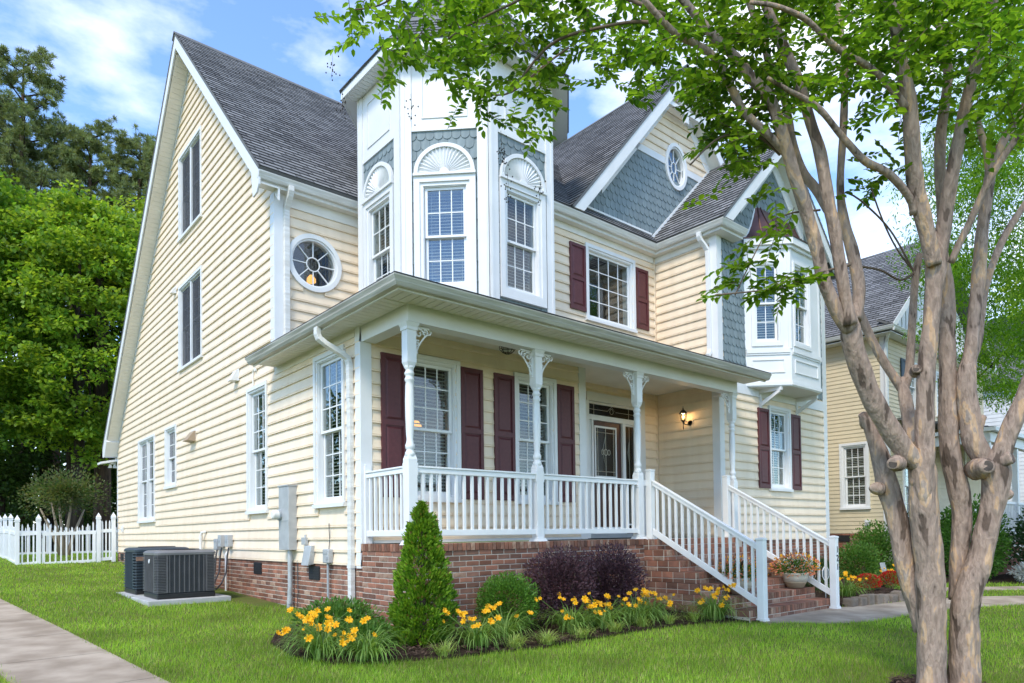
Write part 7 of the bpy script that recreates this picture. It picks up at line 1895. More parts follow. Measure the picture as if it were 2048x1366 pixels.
TWIGS='-1.7,-2.63,5.62;-1.52,-3.22,5.34;-1.6,-2.87,5.45;-1.42,-2.73,5.58;-1.13,-2.74,5.86;-1.24,-2.32,6.01;-1.22,-2.62,5.81;-1.42,-2.56,5.74;-1.19,-2.37,6.17;-0.6,-2.85,5.98;-0.74,-3.41,5.53;-0.32,-3,6.1;-0.81,-3.73,5.52;-1.04,-3.1,5.56;-0.73,-3.27,5.78;-0.84,-3.06,5.84;-0.64,-3.09,5.77;-0.19,-3.03,6.03;-0.47,-2.99,6.12;-0.46,-3.41,5.67;-0.45,-3.04,6.08;-1.05,-3.63,5.42;-0.86,-3.75,5.26;-0.85,-3.67,5.46;-0.73,-2.75,5.96;-1.38,-3.37,5.33;-0.42,-3,6.09;-0.15,-3.06,6.13;-0.88,-3.01,5.93;-1.18,-3.02,5.73;-1.04,-3.67,5.43;-0.26,-3.03,6.16;-0.58,-3.46,5.72;-0.74,-3.13,5.77;-0.49,-2.85,6.06;-0.67,-3.01,5.93;-0.7,-2.62,6.18;-0.37,-4.27,5.3;-0.46,-4.19,5.3;-0.25,-4.3,5.32;0.25,-3.85,5.87;0.03,-3.58,5.86;-0.34,-3.36,5.99;0.38,-4.28,5.74;-0.03,-4.06,5.65;-0.12,-3.66,5.83;0,-3.51,5.98;-0.29,-3.31,5.9;0.04,-3.5,6.05;-0.3,-3.73,5.75;0.03,-4.17,5.67;-0.21,-3.8,5.58;0.18,-4.28,5.66;0.09,-4.04,5.57;-0.25,-3.64,5.84;-0.06,-3.36,5.91;-0.09,-3.39,6.03;-0,-4.11,5.51;-0.15,-3.35,6.02;-0.29,-3.77,5.69;0.23,-3.5,6.09;-0.02,-3.26,6.23;0.29,-4.23,5.53;0.17,-4.43,5.37;0.35,-3.96,5.75;-0.12,-4.02,5.64;-0.2,-3.6,5.91;-0.04,-4.87,5.04;1.26,-4.39,5.98;0.84,-4.66,5.56;0.18,-4.51,5.37;0.5,-4.47,5.58;0.66,-4.44,5.59;0.91,-4.21,6.04;0.39,-4.68,5.36;0.78,-4.18,5.92;0.89,-4.08,5.95;0.12,-5.08,5;0.1,-4.98,5.03;0.49,-4.46,5.68;0.85,-4.31,5.89;0.13,-4.54,5.51;0.93,-4.01,6.22;0.73,-4.71,5.7;0.31,-4.62,5.48;0.47,-4.74,5.42;0,-4.77,5.24;0.45,-4.69,5.41;0.38,-4.4,5.68;0.48,-4.71,5.39;1.07,-5.12,5.48;1.22,-4.76,5.8;0.94,-4.95,5.49;1.15,-4.71,5.78;0.74,-4.85,5.53;1.04,-5.19,5.34;0.9,-5.28,5.26;1.4,-4.71,6.01;1.47,-4.81,5.78;1.18,-4.97,5.59;0.24,-5.18,5.05;0.3,-5.17,5.04;1.3,-4.51,6.1;1.3,-4.57,6.07;1.06,-4.67,5.67;1.28,-5.03,5.54;1.51,-4.89,5.99;0.53,-5.25,5.12;0.98,-5.71,5.01;1.85,-5.06,5.9;1.03,-5.41,5.39;1.39,-5.46,5.4;1.22,-5.39,5.44;1.44,-5.32,5.68;2.05,-5.38,5.85;1.67,-5.04,5.79;1.54,-5.42,5.55;1.06,-5.62,5.11;1.85,-4.9,5.94;1.79,-5.21,5.82;0.94,-5.43,5.32;1.15,-5.55,5.34;1.29,-5.54,5.25;2.07,-5.2,5.97;1.13,-5.56,5.33;1.11,-5.24,5.46;1.54,-5.72,5.42;2.86,-5.63,6.18;1.91,-5.77,5.51;2.23,-5.88,5.54;2.49,-5.56,5.88;2.6,-5.46,5.98;1.56,-5.89,5.35;2.78,-5.62,5.99;1.68,-6.08,5.3;2.14,-5.54,5.87;1.78,-6.04,5.21;2.05,-5.96,5.53;1.47,-6.08,5.24;1.93,-5.98,5.47;1.28,-6.06,5.01;1.87,-5.7,5.57;2.48,-5.37,6.02;1.35,-5.92,5.16;1.29,-5.88,5.12;1.56,-6.13,5.05;2.62,-5.82,5.88;2.37,-5.79,5.8;1.7,-5.95,5.25;2.37,-5.78,5.62;1.98,-5.78,5.66;2.16,-5.59,5.7;2.22,-5.71,5.8;2.63,-5.61,6.06;2.7,-5.6,6.12;2.1,-5.47,5.85;2.24,-5.72,5.7;1.47,-5.92,5.27;2.11,-5.42,5.78;1.78,-5.85,5.36;3,-5.96,5.98;1.87,-6.13,5.3;2.46,-6.47,5.42;2.93,-6.09,5.83;1.84,-6.35,5.07;1.79,-6.31,5.25;2.22,-6.54,5.17;2.74,-5.97,5.84;2.92,-6.4,5.58;1.85,-6.21,5.26;2.09,-6.4,5.23;1.65,-6.34,5;3.51,-6.25,5.91;2.62,-6.16,5.63;2.96,-6.25,5.62;2.4,-6.15,5.45;1.81,-6.52,4.99;2.72,-6.41,5.5;2.08,-6.4,5.25;2.58,-6.28,5.68;2.76,-6.31,5.64;2.24,-6.64,5.08;2,-6.6,5.06;1.79,-6.37,5.18;2.3,-6.35,5.27;2.19,-6.6,5.13;3.51,-6.3,5.97;2.44,-6.44,5.33;3.37,-6.29,5.81;2.5,-6.23,5.48;1.64,-6.25,5.23;2.36,-6.1,5.64;2.56,-6.4,5.46;2.6,-6.36,5.57;2.2,-6.53,5.24;2.6,-6.53,5.36;2.63,-6.15,5.65;1.92,-6.24,5.37;2.68,-6.43,5.6;1.84,-6.25,5.29;1.74,-6.42,5.14;2.29,-6.05,5.64;-1.45,-2.75,6.08;-1.34,-3.4,5.55;-1.36,-3.42,5.6;-0.8,-3.8,5.7;-0.94,-2.94,6.19;-1.4,-3.35,5.69;-0.57,-3.01,6.3;-1.14,-3.22,5.71;-1.06,-2.56,6.34;-1.11,-3.54,5.67;-0.74,-3.14,5.95;-1.69,-3.05,5.76;-1.56,-3.22,5.72;-1.02,-3.46,5.63;-0.3,-3.22,6.26;-0.88,-3.81,5.47;-0.93,-2.48,6.36;-1.21,-2.38,6.37;-1.46,-2.9,5.88;-1.01,-3.5,5.6;-0.53,-2.98,6.22;-1.01,-3.23,5.76;-0.91,-2.74,6.32;-1.2,-3.35,5.76;-0.63,-3.07,6.15;-1.3,-3.29,5.69;-0.79,-3.28,6.09;-0.99,-3.64,5.59;-1.17,-2.71,6.03;-0.64,-3.43,5.85;-0.7,-3.54,5.78;-1.17,-3.05,6.02;0.75,-4.61,6.02;-0.23,-3.5,6.23;-0.42,-4.04,5.79;-0.03,-4.56,5.52;-0.38,-3.97,5.62;0.5,-3.93,6.24;0.36,-4.15,5.93;-0.54,-4.04,5.69;-0.04,-4.92,5.41;1.15,-4.36,6.37;-0.57,-3.82,5.75;0.67,-4.41,5.97;0.25,-4.58,5.59;-0,-4.45,5.65;0.87,-4.27,6.17;-0.23,-3.75,5.94;0.36,-4.43,5.94;0.21,-4.01,6.13;0.63,-4.23,6.12;0.2,-4.29,5.91;0.64,-4.77,5.81;-0.61,-3.86,5.76;1.08,-4.33,6.2;1.22,-4.36,6.29;0.6,-3.78,6.39;0.59,-4.62,5.71;0.99,-4.04,6.43;1.13,-4.27,6.39;-0.07,-3.53,6.29;0.02,-3.72,6.1;-0.59,-3.72,5.73;0.29,-3.81,6.23;0.17,-4.61,5.67;-0.4,-4.16,5.63;-0.13,-3.51,6.09;1.15,-4.38,6.13;-0.13,-4.06,5.9;0.17,-3.99,6;-0.17,-4.06,5.7;0.39,-3.79,6.14;0.15,-3.6,6.32;-0.45,-3.48,6.11;-0.14,-4.43,5.66;1.13,-5.11,5.73;3.65,-6.33,6.25;0.22,-5.16,5.37;1.03,-5.78,5.37;1.63,-5.82,5.72;1.16,-5.22,5.67;1.2,-5.24,5.87;2.71,-5.65,6.23;1.89,-6.36,5.47;2.38,-6.1,5.75;2.16,-6.33,5.56;1.28,-4.92,6.12;2.61,-6.37,5.67;2.65,-5.77,6.05;2.06,-5.81,5.86;1.33,-4.9,6.13;2.71,-6.56,5.69;1.9,-5.16,6.18;1.22,-5.74,5.34;1.29,-5.35,5.73;3.27,-6.09,6.2;2.16,-5.8,6.03;1.59,-5.84,5.58;1.64,-6.2,5.28;2.19,-5.93,5.87;2.9,-6.29,5.85;0.74,-5.29,5.38;1.3,-5.53,5.55;1.91,-4.91,6.2;1.12,-5.44,5.62;1.62,-4.6,6.44;0.53,-5.09,5.57;1.2,-4.68,6.1;3.05,-6.11,6.13;1.29,-4.36,6.42;0.86,-4.86,5.88;0.71,-5.51,5.32;0.77,-5.39,5.33;3.5,-6.18,6.45;1.63,-6.13,5.39;0.45,-5.06,5.42;1.62,-4.79,6.16;0.88,-4.77,5.76;1.4,-5.49,5.81;2.23,-6.66,5.45;0.86,-5.09,5.77;2.19,-6.51,5.57;3.56,-6.24,6.2;1.85,-4.86,6.38;1.51,-5.71,5.57;1.07,-4.56,6.16;2.36,-6.16,5.76;1.94,-5.68,5.88;2.68,-6.2,6;2.21,-6.54,5.37;2.25,-6.6,5.36;0.71,-5.5,5.41;3.47,-6.37,6.24;1.44,-4.65,6.39;2.74,-6.08,5.89;1.27,-5.9,5.31;1.38,-5.9,5.45;2.03,-5.81,5.87;1.34,-5.49,5.72;2.68,-5.58,6.17;2.24,-6.38,5.5;2.2,-6.64,5.45;1.58,-5.72,5.59;2.83,-5.66,6.4;1.75,-5.52,5.87;2.66,-6.3,5.72;1.07,-5.78,5.32;2.04,-5.32,6.04;0.72,-4.91,5.62;2.36,-6.61,5.53;1.81,-5.75,5.65;2.37,-6.36,5.61;1.24,-5.33,5.72;2.05,-5.16,6.2;1.57,-5.94,5.6;1.03,-5.62,5.4;0.64,-5.03,5.64;1.3,-4.44,6.3;2.36,-5.51,6.12;2.44,-6.27,5.64;2.79,-5.78,6.35;2.09,-5.16,6.27;1.78,-5.02,6.28;1.31,-6.06,5.4;1.94,-5.15,6.34;0.98,-5.13,5.77;2.02,-5.58,5.99;1.54,-6.13,5.39;2.14,-6.66,5.31;2.38,-5.22,6.3;0.85,-4.85,5.94;2.1,-5.28,6.08;1.56,-5.27,5.94;2.46,-6.38,5.77;0.33,-5.23,5.28;2.87,-6.4,5.89;0.87,-4.9,5.87;2.23,-6.37,5.57;2.9,-6.5,5.8;1.68,-4.8,6.34;1.17,-4.87,5.96;2.06,-5.1,6.21;2.1,-6.41,5.43;-1.6,-2.8,5.35;-1.29,-3.19,5.15;-0.88,-3.68,5.06;-0.75,-3.66,5.26;-1.13,-2.93,5.59;-0.77,-2.75,5.63;-1.3,-2.94,5.41;-1.28,-3.14,5.35;-0.98,-3.61,5.2;-1.07,-2.89,5.54;-1.25,-3.23,5.2;-0.95,-3.54,5.18;-0.65,-3.28,5.52;-0.84,-3.26,5.39;-1.04,-2.49,5.67;-1.03,-3.34,5.26;-0.75,-3.64,5.2;-0.73,-3.48,5.22;-0.71,-3.74,5.21;-0.56,-3.09,5.69;-0.8,-3.17,5.59;-0.57,-3.34,5.5;-0.59,-3.39,5.47;-1,-3.46,5.15;-1.18,-2.81,5.44;-0.81,-2.65,5.66;-0.64,-2.86,5.59;-1,-3.73,5.13;-0.83,-3.39,5.29;-1.05,-3.35,5.25;-0.8,-3.37,5.36;-1.3,-3.04,5.32;-0.77,-3.39,5.46;-1.08,-2.86,5.55;-0.44,-3.54,5.56;-0.62,-3.83,5.2;-0.14,-3.17,5.78;-0.15,-3.9,5.37;-0.58,-3.66,5.37;0.31,-3.51,5.91;-0.43,-3.86,5.29;0.03,-3.81,5.59;-0.44,-3.9,5.31;0.16,-3.69,5.55;0.1,-3.69,5.72;-0.16,-3.81,5.49;0.18,-3.67,5.7;-0.57,-3.73,5.24;0.03,-3.39,5.78;0.39,-3.95,5.59;-0.06,-4.18,5.18;0.08,-4.11,5.34;0.11,-3.79,5.65;0.06,-3.93,5.39;0.5,-3.98,5.53;0.16,-3.94,5.61;-0.01,-4.3,5.11;0.61,-4.06,5.5;0.07,-4.77,4.93;0.61,-4.41,5.39;0.52,-4.15,5.64;0.09,-5.05,4.93;0.28,-4.27,5.29;0.57,-4.36,5.31;0.03,-4.62,5.01;0.19,-4.51,5.14;0.2,-4.3,5.31;1.08,-4.45,5.74;0.35,-4.48,5.2;0.24,-4.78,5.1;0.27,-4.59,5.11;0.1,-4.54,5.15;0.53,-4.27,5.46;-0.02,-4.92,4.91;0.08,-4.39,5.25;0.81,-4.29,5.66;0.79,-4.33,5.52;0.26,-4.65,5.16;0.36,-4.19,5.37;0.86,-4.66,5.3;0.47,-5.16,4.97;0.89,-5.08,5.28;1.06,-4.98,5.42;1.41,-4.51,5.82;0.83,-4.84,5.43;1.17,-4.41,5.64;1.25,-4.83,5.62;0.59,-4.94,5.14;0.98,-4.69,5.55;0.21,-5.08,4.77;0.52,-5.28,4.99;1.31,-4.71,5.58;0.38,-5.16,4.88;1.53,-4.54,5.78;0.94,-4.57,5.62;1.3,-4.8,5.55;0.87,-4.88,5.32;0.69,-5.02,5.25;0.94,-4.93,5.36;1,-4.66,5.52;1.32,-5.24,5.18;0.57,-5.36,4.93;1.3,-4.98,5.41;0.63,-5.35,5;0.81,-5.21,5.08;1.19,-5.38,5.15;1.53,-4.96,5.68;1.66,-5.08,5.58;0.81,-5.26,5.12;1.32,-4.94,5.44;1.7,-5.04,5.69;1.25,-5.14,5.36;1.45,-5.5,5.29;2.25,-5.24,5.66;1.93,-5.17,5.51;1.17,-5.72,4.85;1.17,-5.75,4.85;1.35,-5.6,5;1.64,-5.58,5.15;1.95,-5.14,5.72;1.51,-5.46,5.31;1.06,-5.85,4.89;1.6,-5.64,5.25;1.17,-5.83,4.96;1.34,-5.72,5.1;3.5,-6.32,5.76;1.71,-6.05,5.07;2.22,-6.15,5.19;2.87,-5.91,5.69;3.35,-6.35,5.54;1.42,-5.83,5.08;2.55,-5.51,5.58;2.15,-6.6,4.91;2.88,-5.8,5.83;2.75,-5.61,5.81;1.72,-5.88,5.02;3.16,-6.04,5.8;2.46,-5.89,5.5;1.84,-6.32,4.99;3.01,-5.96,5.8;1.9,-6,5.22;1.97,-5.67,5.4;1.91,-6.08,5.14;2.22,-6.07,5.17;2.01,-6.47,4.93;1.94,-5.76,5.2;2.74,-5.78,5.64;1.99,-6.01,5.21;1.76,-5.61,5.28;2.28,-6.07,5.29;3.36,-6.06,5.86;1.43,-5.88,4.9;1.96,-6.51,4.94;2.93,-5.93,5.55;2,-6.59,4.75;2.59,-5.82,5.66;2.74,-5.87,5.53;3.53,-6.39,5.61;3.01,-5.93,5.8;2.36,-5.49,5.75;1.38,-6.1,4.81;1.32,-6.03,4.8;1.89,-6.2,4.92;2.76,-6.2,5.35;1.83,-6.51,4.78;2.69,-5.51,5.76;1.46,-5.99,4.92;2.75,-6.38,5.33;2.89,-6.12,5.62;2.31,-6.43,5;2.64,-5.6,5.79;2.3,-5.99,5.35;2.29,-6.32,5.18;2.29,-6.39,5.03;2.2,-5.52,5.42;3.17,-5.94,5.78;1.63,-6.19,4.98;1.96,-5.99,5.15;2.76,-6.5,5.22;2.7,-6.16,5.39;2.31,-6.06,5.29;3.17,-6.26,5.66;1.46,-6.09,4.81;2.65,-5.94,5.53;1.45,-5.98,5;1.61,-6.35,4.79;2.65,-5.51,5.84;1.95,-6.12,5.08;2.79,-6.13,5.38;1.76,-5.6,5.32;1.56,-5.73,5.06;2.23,-5.82,5.36;2.36,-6.04,5.23;2.24,-5.89,5.47;1.95,-6.01,5.15;1.29,-5.8,5.08;2,-5.63,5.3;-1.14,-2.72,5.25;-1.41,-3.06,4.95;-1.14,-3.22,5.14;-1.04,-2.54,5.34;-0.75,-3.35,5.24;-0.36,-2.98,5.63;-0.43,-3.23,5.22;-0.84,-3.5,4.91;-1.05,-3.44,5.06;-0.42,-3.18,5.49;-0.64,-2.97,5.29;-0.95,-3.72,4.78;-0.92,-3.2,5.18;-0.5,-3.11,5.27;-0.62,-3.56,5.04;-0.54,-2.97,5.36;-0.74,-3.09,5.32;-0.75,-3.95,4.74;-0.46,-3.92,4.97;0.07,-3.28,5.54;0.13,-3.46,5.44;0.09,-3.5,5.52;0.02,-3.53,5.24;-0.22,-3.47,5.38;-0.35,-3.48,5.18;-0.32,-3.89,5.08;-0.24,-3.85,5.06;-0.17,-3.53,5.31;0.06,-3.25,5.6;-0.08,-4.13,4.96;0.21,-3.6,5.36;0.44,-3.94,5.42;0.3,-4.01,5.28;0.42,-3.88,5.33;0.38,-4.1,5.34;0.58,-4.42,5.11;0.79,-4.22,5.48;0.35,-4.44,5.02;0.53,-4.3,5.3;0.66,-4.01,5.28;0.37,-4.35,5.03;0.79,-4.05,5.53;-0.03,-4.8,4.63;0.52,-4.4,5.27;0.4,-4.34,5.24;0.4,-4.75,4.87;1.07,-4.27,5.48;1.1,-4.16,5.63;1.03,-4.46,5.39;1.16,-4.41,5.39;1.34,-4.74,5.35;1.32,-4.96,5.16;1.46,-4.42,5.55;0.84,-5.34,4.9;0.44,-4.98,4.72;0.37,-4.98,4.7;1.77,-4.85,5.45;1.52,-4.85,5.41;0.35,-5.19,4.71;0.83,-5.13,4.87;1.09,-5.1,5.09;1.18,-4.38,5.47;0.63,-5.09,4.91;1.54,-4.68,5.49;0.85,-4.57,5.09;0.59,-5.36,4.7;0.2,-5.1,4.6;1.18,-4.39,5.34;1.24,-5.03,5.03;1.26,-5.03,5.07;0.41,-5.17,4.8;0.36,-5.06,4.73;1.55,-4.96,5.27;1.7,-4.81,5.5;0.74,-5.38,4.77;1.52,-4.82,5.24;0.43,-5.14,4.69;1.1,-4.57,5.32;0.16,-5.06,4.54;1.66,-4.9,5.43;1.11,-5.07,4.92;1.5,-4.75,5.43;0.84,-4.62,5.06;0.49,-4.82,4.79;0.15,-5.05,4.69;1.43,-4.4,5.46;1.99,-5.18,5.26;1.24,-5.57,4.86;0.93,-5.4,4.78;1.7,-5.38,5.18;1.03,-5.57,4.71;0.99,-5.43,4.75;1.41,-5.47,4.84;2.33,-5.24,5.43;1.75,-5.22,5.16;1.45,-5.16,5.13;2.03,-5.05,5.39;1.12,-5.67,4.66;2.19,-5.14,5.43;1.88,-4.81,5.6;2.29,-5.85,5.08;2.28,-5.89,5.12;3.37,-6.4,5.29;2.23,-5.77,5.09;1.9,-6.44,4.57;2.44,-6.58,4.79;1.84,-6.12,4.9;3.31,-6.21,5.32;1.73,-5.76,5.04;1.98,-6.12,4.81;2.24,-6.35,4.83;2.79,-6.28,5.24;1.9,-5.73,5.15;2.13,-6.1,4.9;2.22,-6.58,4.65;1.59,-5.58,4.86;2.13,-5.52,5.33;2.18,-5.6,5.25;2.81,-5.65,5.42;2.85,-6.26,5.12;2.3,-5.76,5.15;2.8,-6,5.28;2.66,-5.46,5.43;2.45,-5.28,5.58;1.93,-5.56,5.05;1.08,-5.88,4.57;3.42,-6.21,5.49;2.61,-6.46,5.04;1.3,-5.91,4.62;2.32,-5.39,5.49;1.92,-5.8,5.05;3.07,-5.87,5.48;2.66,-5.68,5.39;2.5,-5.59,5.45;2.57,-5.67,5.24;1.54,-6.1,4.72;2.48,-6.46,4.91;2.47,-5.5,5.47;2.05,-5.59,5.15;2.16,-6.09,4.95;2.53,-5.5,5.33;3.03,-5.9,5.5;2.14,-5.66,5.26;2.04,-6.51,4.66;2.6,-6.56,4.98;3.31,-6.42,5.19;-0.85,-3.29,4.78;-0.32,-2.99,5.15;-0.33,-3.02,5.22;-0.33,-3.19,5.18;-0.25,-3.15,5.04;-0.6,-3.8,4.67;-0.21,-3.72,4.89;-0.44,-3.93,4.77;-0.44,-4.06,4.69;0,-3.62,5.04;-0.39,-3.78,4.9;0.15,-3.41,5.27;-0.51,-3.89,4.61;0.13,-4.48,4.77;0.48,-4.23,4.98;0.58,-4.88,4.71;1.03,-5.1,4.84;0.8,-5.19,4.58;0.72,-5.33,4.59;1.12,-4.37,5.14;1.19,-4.54,5.13;0.92,-4.55,5.09;0.31,-4.97,4.5;0.93,-4.94,4.68;1.07,-4.61,4.95;0.57,-4.77,4.77;1.14,-4.75,5.01;0.64,-4.87,4.59;0.35,-5.04,4.59;0.69,-4.8,4.65;1.49,-4.48,5.09;0.85,-5.1,4.73;0.75,-4.98,4.74;1.09,-4.54,5.1;0.96,-4.93,4.8;0.4,-5.27,4.36;0.91,-5.12,4.68;0.98,-5.16,4.62;0.63,-4.71,4.78;0.97,-4.75,4.99;0.85,-4.73,4.77;0.77,-4.81,4.69;0.19,-5.04,4.48;1.45,-4.49,5.08;0.69,-5.12,4.67;0.95,-4.63,4.97;0.61,-4.72,4.76;0.89,-5.01,4.64;1.33,-5.28,4.82;1.42,-5.25,4.93;1.02,-5.39,4.67;1.04,-5.51,4.57;1.15,-5.22,4.71;0.93,-5.37,4.6;0.81,-5.49,4.43;2.03,-4.92,5.27;1.77,-5.21,5.07;1.8,-4.92,5.24;2.52,-5.96,4.83;2.63,-5.98,4.93;2.68,-5.7,5;1.98,-5.66,4.91;2.65,-5.66,5.14;2.32,-5.97,4.77;2.64,-5.75,5.14;1.98,-5.51,4.8;2.04,-5.62,4.96;1.42,-5.99,4.4;2.19,-6.03,4.76;2.11,-5.96,4.72;1.22,-5.95,4.4;1.33,-5.88,4.39;1.59,-5.64,4.6;3,-6.22,4.95;1.73,-6.43,4.3;3.02,-6.4,4.94;2.33,-6.26,4.62;3.23,-6.21,5.12;3.2,-6.32,5.08;2.33,-6.61,4.58;2.23,-6.62,4.35;2.38,-6.51,4.47;3.26,-6.31,5.08;2.02,-6.46,4.47;2.36,-6.45,4.55;2.01,-6.21,4.68;3.56,-6.37,5.05;2.57,-6.45,4.78;3.7,-6.31,5.1;-0.07,-3.43,4.77;-0.6,-4.02,4.38;-0.5,-3.77,4.64;0.63,-5.05,4.41;0.82,-4.72,4.61;0.41,-5.18,4.11;1.37,-4.44,5.02;1.34,-4.63,4.76;0.57,-4.84,4.32;1.26,-4.68,4.78;0.55,-4.98,4.41;0.55,-5.15,4.29;0.72,-4.9,4.44;1.12,-4.75,4.58;1.47,-4.64,4.91;0.44,-5.3,4.16;1.24,-4.44,4.78;1.03,-4.86,4.59;1.41,-4.34,4.93;1.26,-4.49,4.81;0.63,-5.07,4.38;1.46,-4.61,4.74;1.57,-4.82,4.73;1.01,-5.12,4.4;1.4,-4.84,4.87;0.68,-5.43,4.3;1.44,-4.87,4.82;1.18,-4.96,4.57;1.07,-5.08,4.41;1.07,-5.14,4.43;1.43,-4.81,4.63;1.36,-5,4.65;2.11,-5.77,4.68;3.08,-5.8,5.03;2.49,-5.68,4.62;2.62,-5.58,4.93;3.02,-6.47,4.51;3.18,-6.17,4.71;3.36,-6.31,4.84;2.03,-6.67,4.12;2.35,-6.18,4.43;3.19,-6.4,4.64;2.78,-6.04,4.69;2.45,-6.56,4.24;1.96,-6.46,4.09;2.77,-5.99,4.8;3.07,-6.07,4.73;3.11,-6.36,4.8;1.41,-4.59,4.55;1.42,-4.59,4.57;0.64,-4.99,4.24;0.95,-4.91,4.33;1.34,-4.66,4.49;0.56,-5.3,4;1.07,-4.89,4.42;1.29,-4.91,4.51;0.4,-5.25,3.99;1.67,-4.67,4.73;1,-5,4.21;0.78,-5.12,4.08;2.63,-5.38,4.64;1.88,-5.73,4.37;1.8,-5.82,4.13;2.18,-5.44,4.55;0.47,-4.87,3.85;0.84,-5.23,3.87;0.85,-5.19,3.9;2.52,-5.35,4.36;1.8,-5.56,4.16;2.48,-5.4,4.37;1.73,-5.56,4.06;0.78,-5.33,3.62;0.79,-5.4,3.47;0.72,-5.39,3.46;0.62,-5.16,3.27;0.7,-5.13,3.32;0.69,-5.32,3.33;0.55,-5.26,3.41;0.54,-4.94,3.05;0.6,-5,3.18;0.6,-4.98,3.16;0.62,-4.99,3.31;0.42,-5.06,3.07;0.6,-5.09,3.25;0.67,-5.26,3.03;0.82,-5.27,3.06;0.7,-5.29,3.04;0.89,-5.2,3.11;0.74,-5.2,3.12;0.89,-5.35,3.08;1.07,-5.33,3.12;0.89,-5.36,3.01;0.79,-5.36,3;0.84,-5.41,3.17;1.08,-5.35,3.21;1.1,-5.45,3.18;1.07,-5.41,3.18'

KNOBS = [(1.972, -5.715, 1.72, .055, (-.7, -.1, .7), 1), (2.177, -5.884, 1.559, .042, (0, -.1, 1), 0), (2.12, -5.865, 2.532, .040, (-.5, .1, .85), 1), (2.587, -6.237, 1.692, .072, (-.2, .1, 1), 1), (2.746, -6.373, 1.762, .060, (.5, .3, .8), 1), (2.874, -6.342, 1.452, .042, (.95, 0, .2), 0), (2.085, -5.478, 1.533, .042, (-.95, .1, .2), 0), (2.239, -5.366, 2.228, .045, (-.5, .8, .3), 1)]
cm_ = thing('crape_myrtle', (2.55, -5.9, gz(0, -5.9)), 'multi-stemmed crape myrtle with mottled tan bark at right', 'tree')
def limb(pts, name, t, mat, n=14):
    """smooth, slightly knobbly tapered tube through (x,y,z,r)"""
    P = [np.array(p, float) * np.array([1, 1, 1, .88]) for p in pts]
    if name == 'trunk' and P[0][2] < .0: P[0] = P[0] + np.array([0, 0, -.15, .012])
    out = []
    m = len(P)
    for i in range(m - 1):
        p0, p1, p2, p3 = P[max(i - 1, 0)], P[i], P[i + 1], P[min(i + 2, m - 1)]
        ns = max(2, int(np.linalg.norm((p2 - p1)[:3]) / .05))
        for k in range(ns):
            s_ = k / ns
            out.append(.5 * ((2 * p1) + (-p0 + p2) * s_ + (2 * p0 - 5 * p1 + 4 * p2 - p3) * s_ ** 2 + (-p0 + 3 * p1 - 3 * p2 + p3) * s_ ** 3))
    out.append(P[-1])
    mb = MB(); mb.tube([q[:3] for q in out], [max(.002, q[3]) for q in out], n)
    # knobbly surface
    ph = rnd.uniform(0, 9)
    V = []
    for idx, v in enumerate(mb.v):
        i = idx // n; k = idx % n; c = out[i]
        f = 1 + .05 * math.sin(k / n * 6.283 * 2 + i * .21 + ph) + .04 * math.sin(k / n * 6.283 * 3 - i * .21 + 2 * ph) + .03 * math.sin(i * 1.1 + ph)
        V.append(tuple(c[j] + (v[j] - c[j]) * f for j in range(3)))
    mb.v = V
    return mb.build(name, mat, t, smooth=True)
for nm, row in STEMS: limb(row, nm, cm_, 'bark' if nm != 'twig' else 'twig', 14 if nm != 'twig' else 6)
for k, (x, y, z, r, dv, cut) in enumerate(KNOBS):
    c = Vector((x, y, z)); d = (R3 * dv[0] + U3 * dv[1] - F3 * dv[2]).normalized()
    c = c + F3 * .04; r *= .86
    prof_ = [(-3.4, 1.5), (-2.4, 1.6), (-1.5, 1.38), (-.8, 1.16), (-.25, 1.10), (.05, .98), (.08, .74)] if cut else [(-3.4, 1.5), (-2.4, 1.65), (-1.6, 1.5), (-.9, 1.28), (-.4, 1.0), (-.05, .62), (.08, .2)]
    mb = MB(); mb.tube([c + d * r * a for a, b in prof_], [r * b for a, b in prof_], 16)
    mb.v = [tuple(Vector(v) + Vector((math.sin(v[2] * 60 + k), math.sin(v[0] * 70 + 2 * k), math.sin(v[1] * 65 + k))) * r * .07) for v in mb.v]
    kn = mb.build('knob', 'bark', cm_, smooth=True)
    if cut: MB().tube([c + d * r * .0, c + d * r * .10], [r * .74, r * .72], 14).build('cut_face', 'cut_wood', kn)
tw = np.array([[float(q) for q in s_.split(',')] for s_ in TWIGS.split(';')])
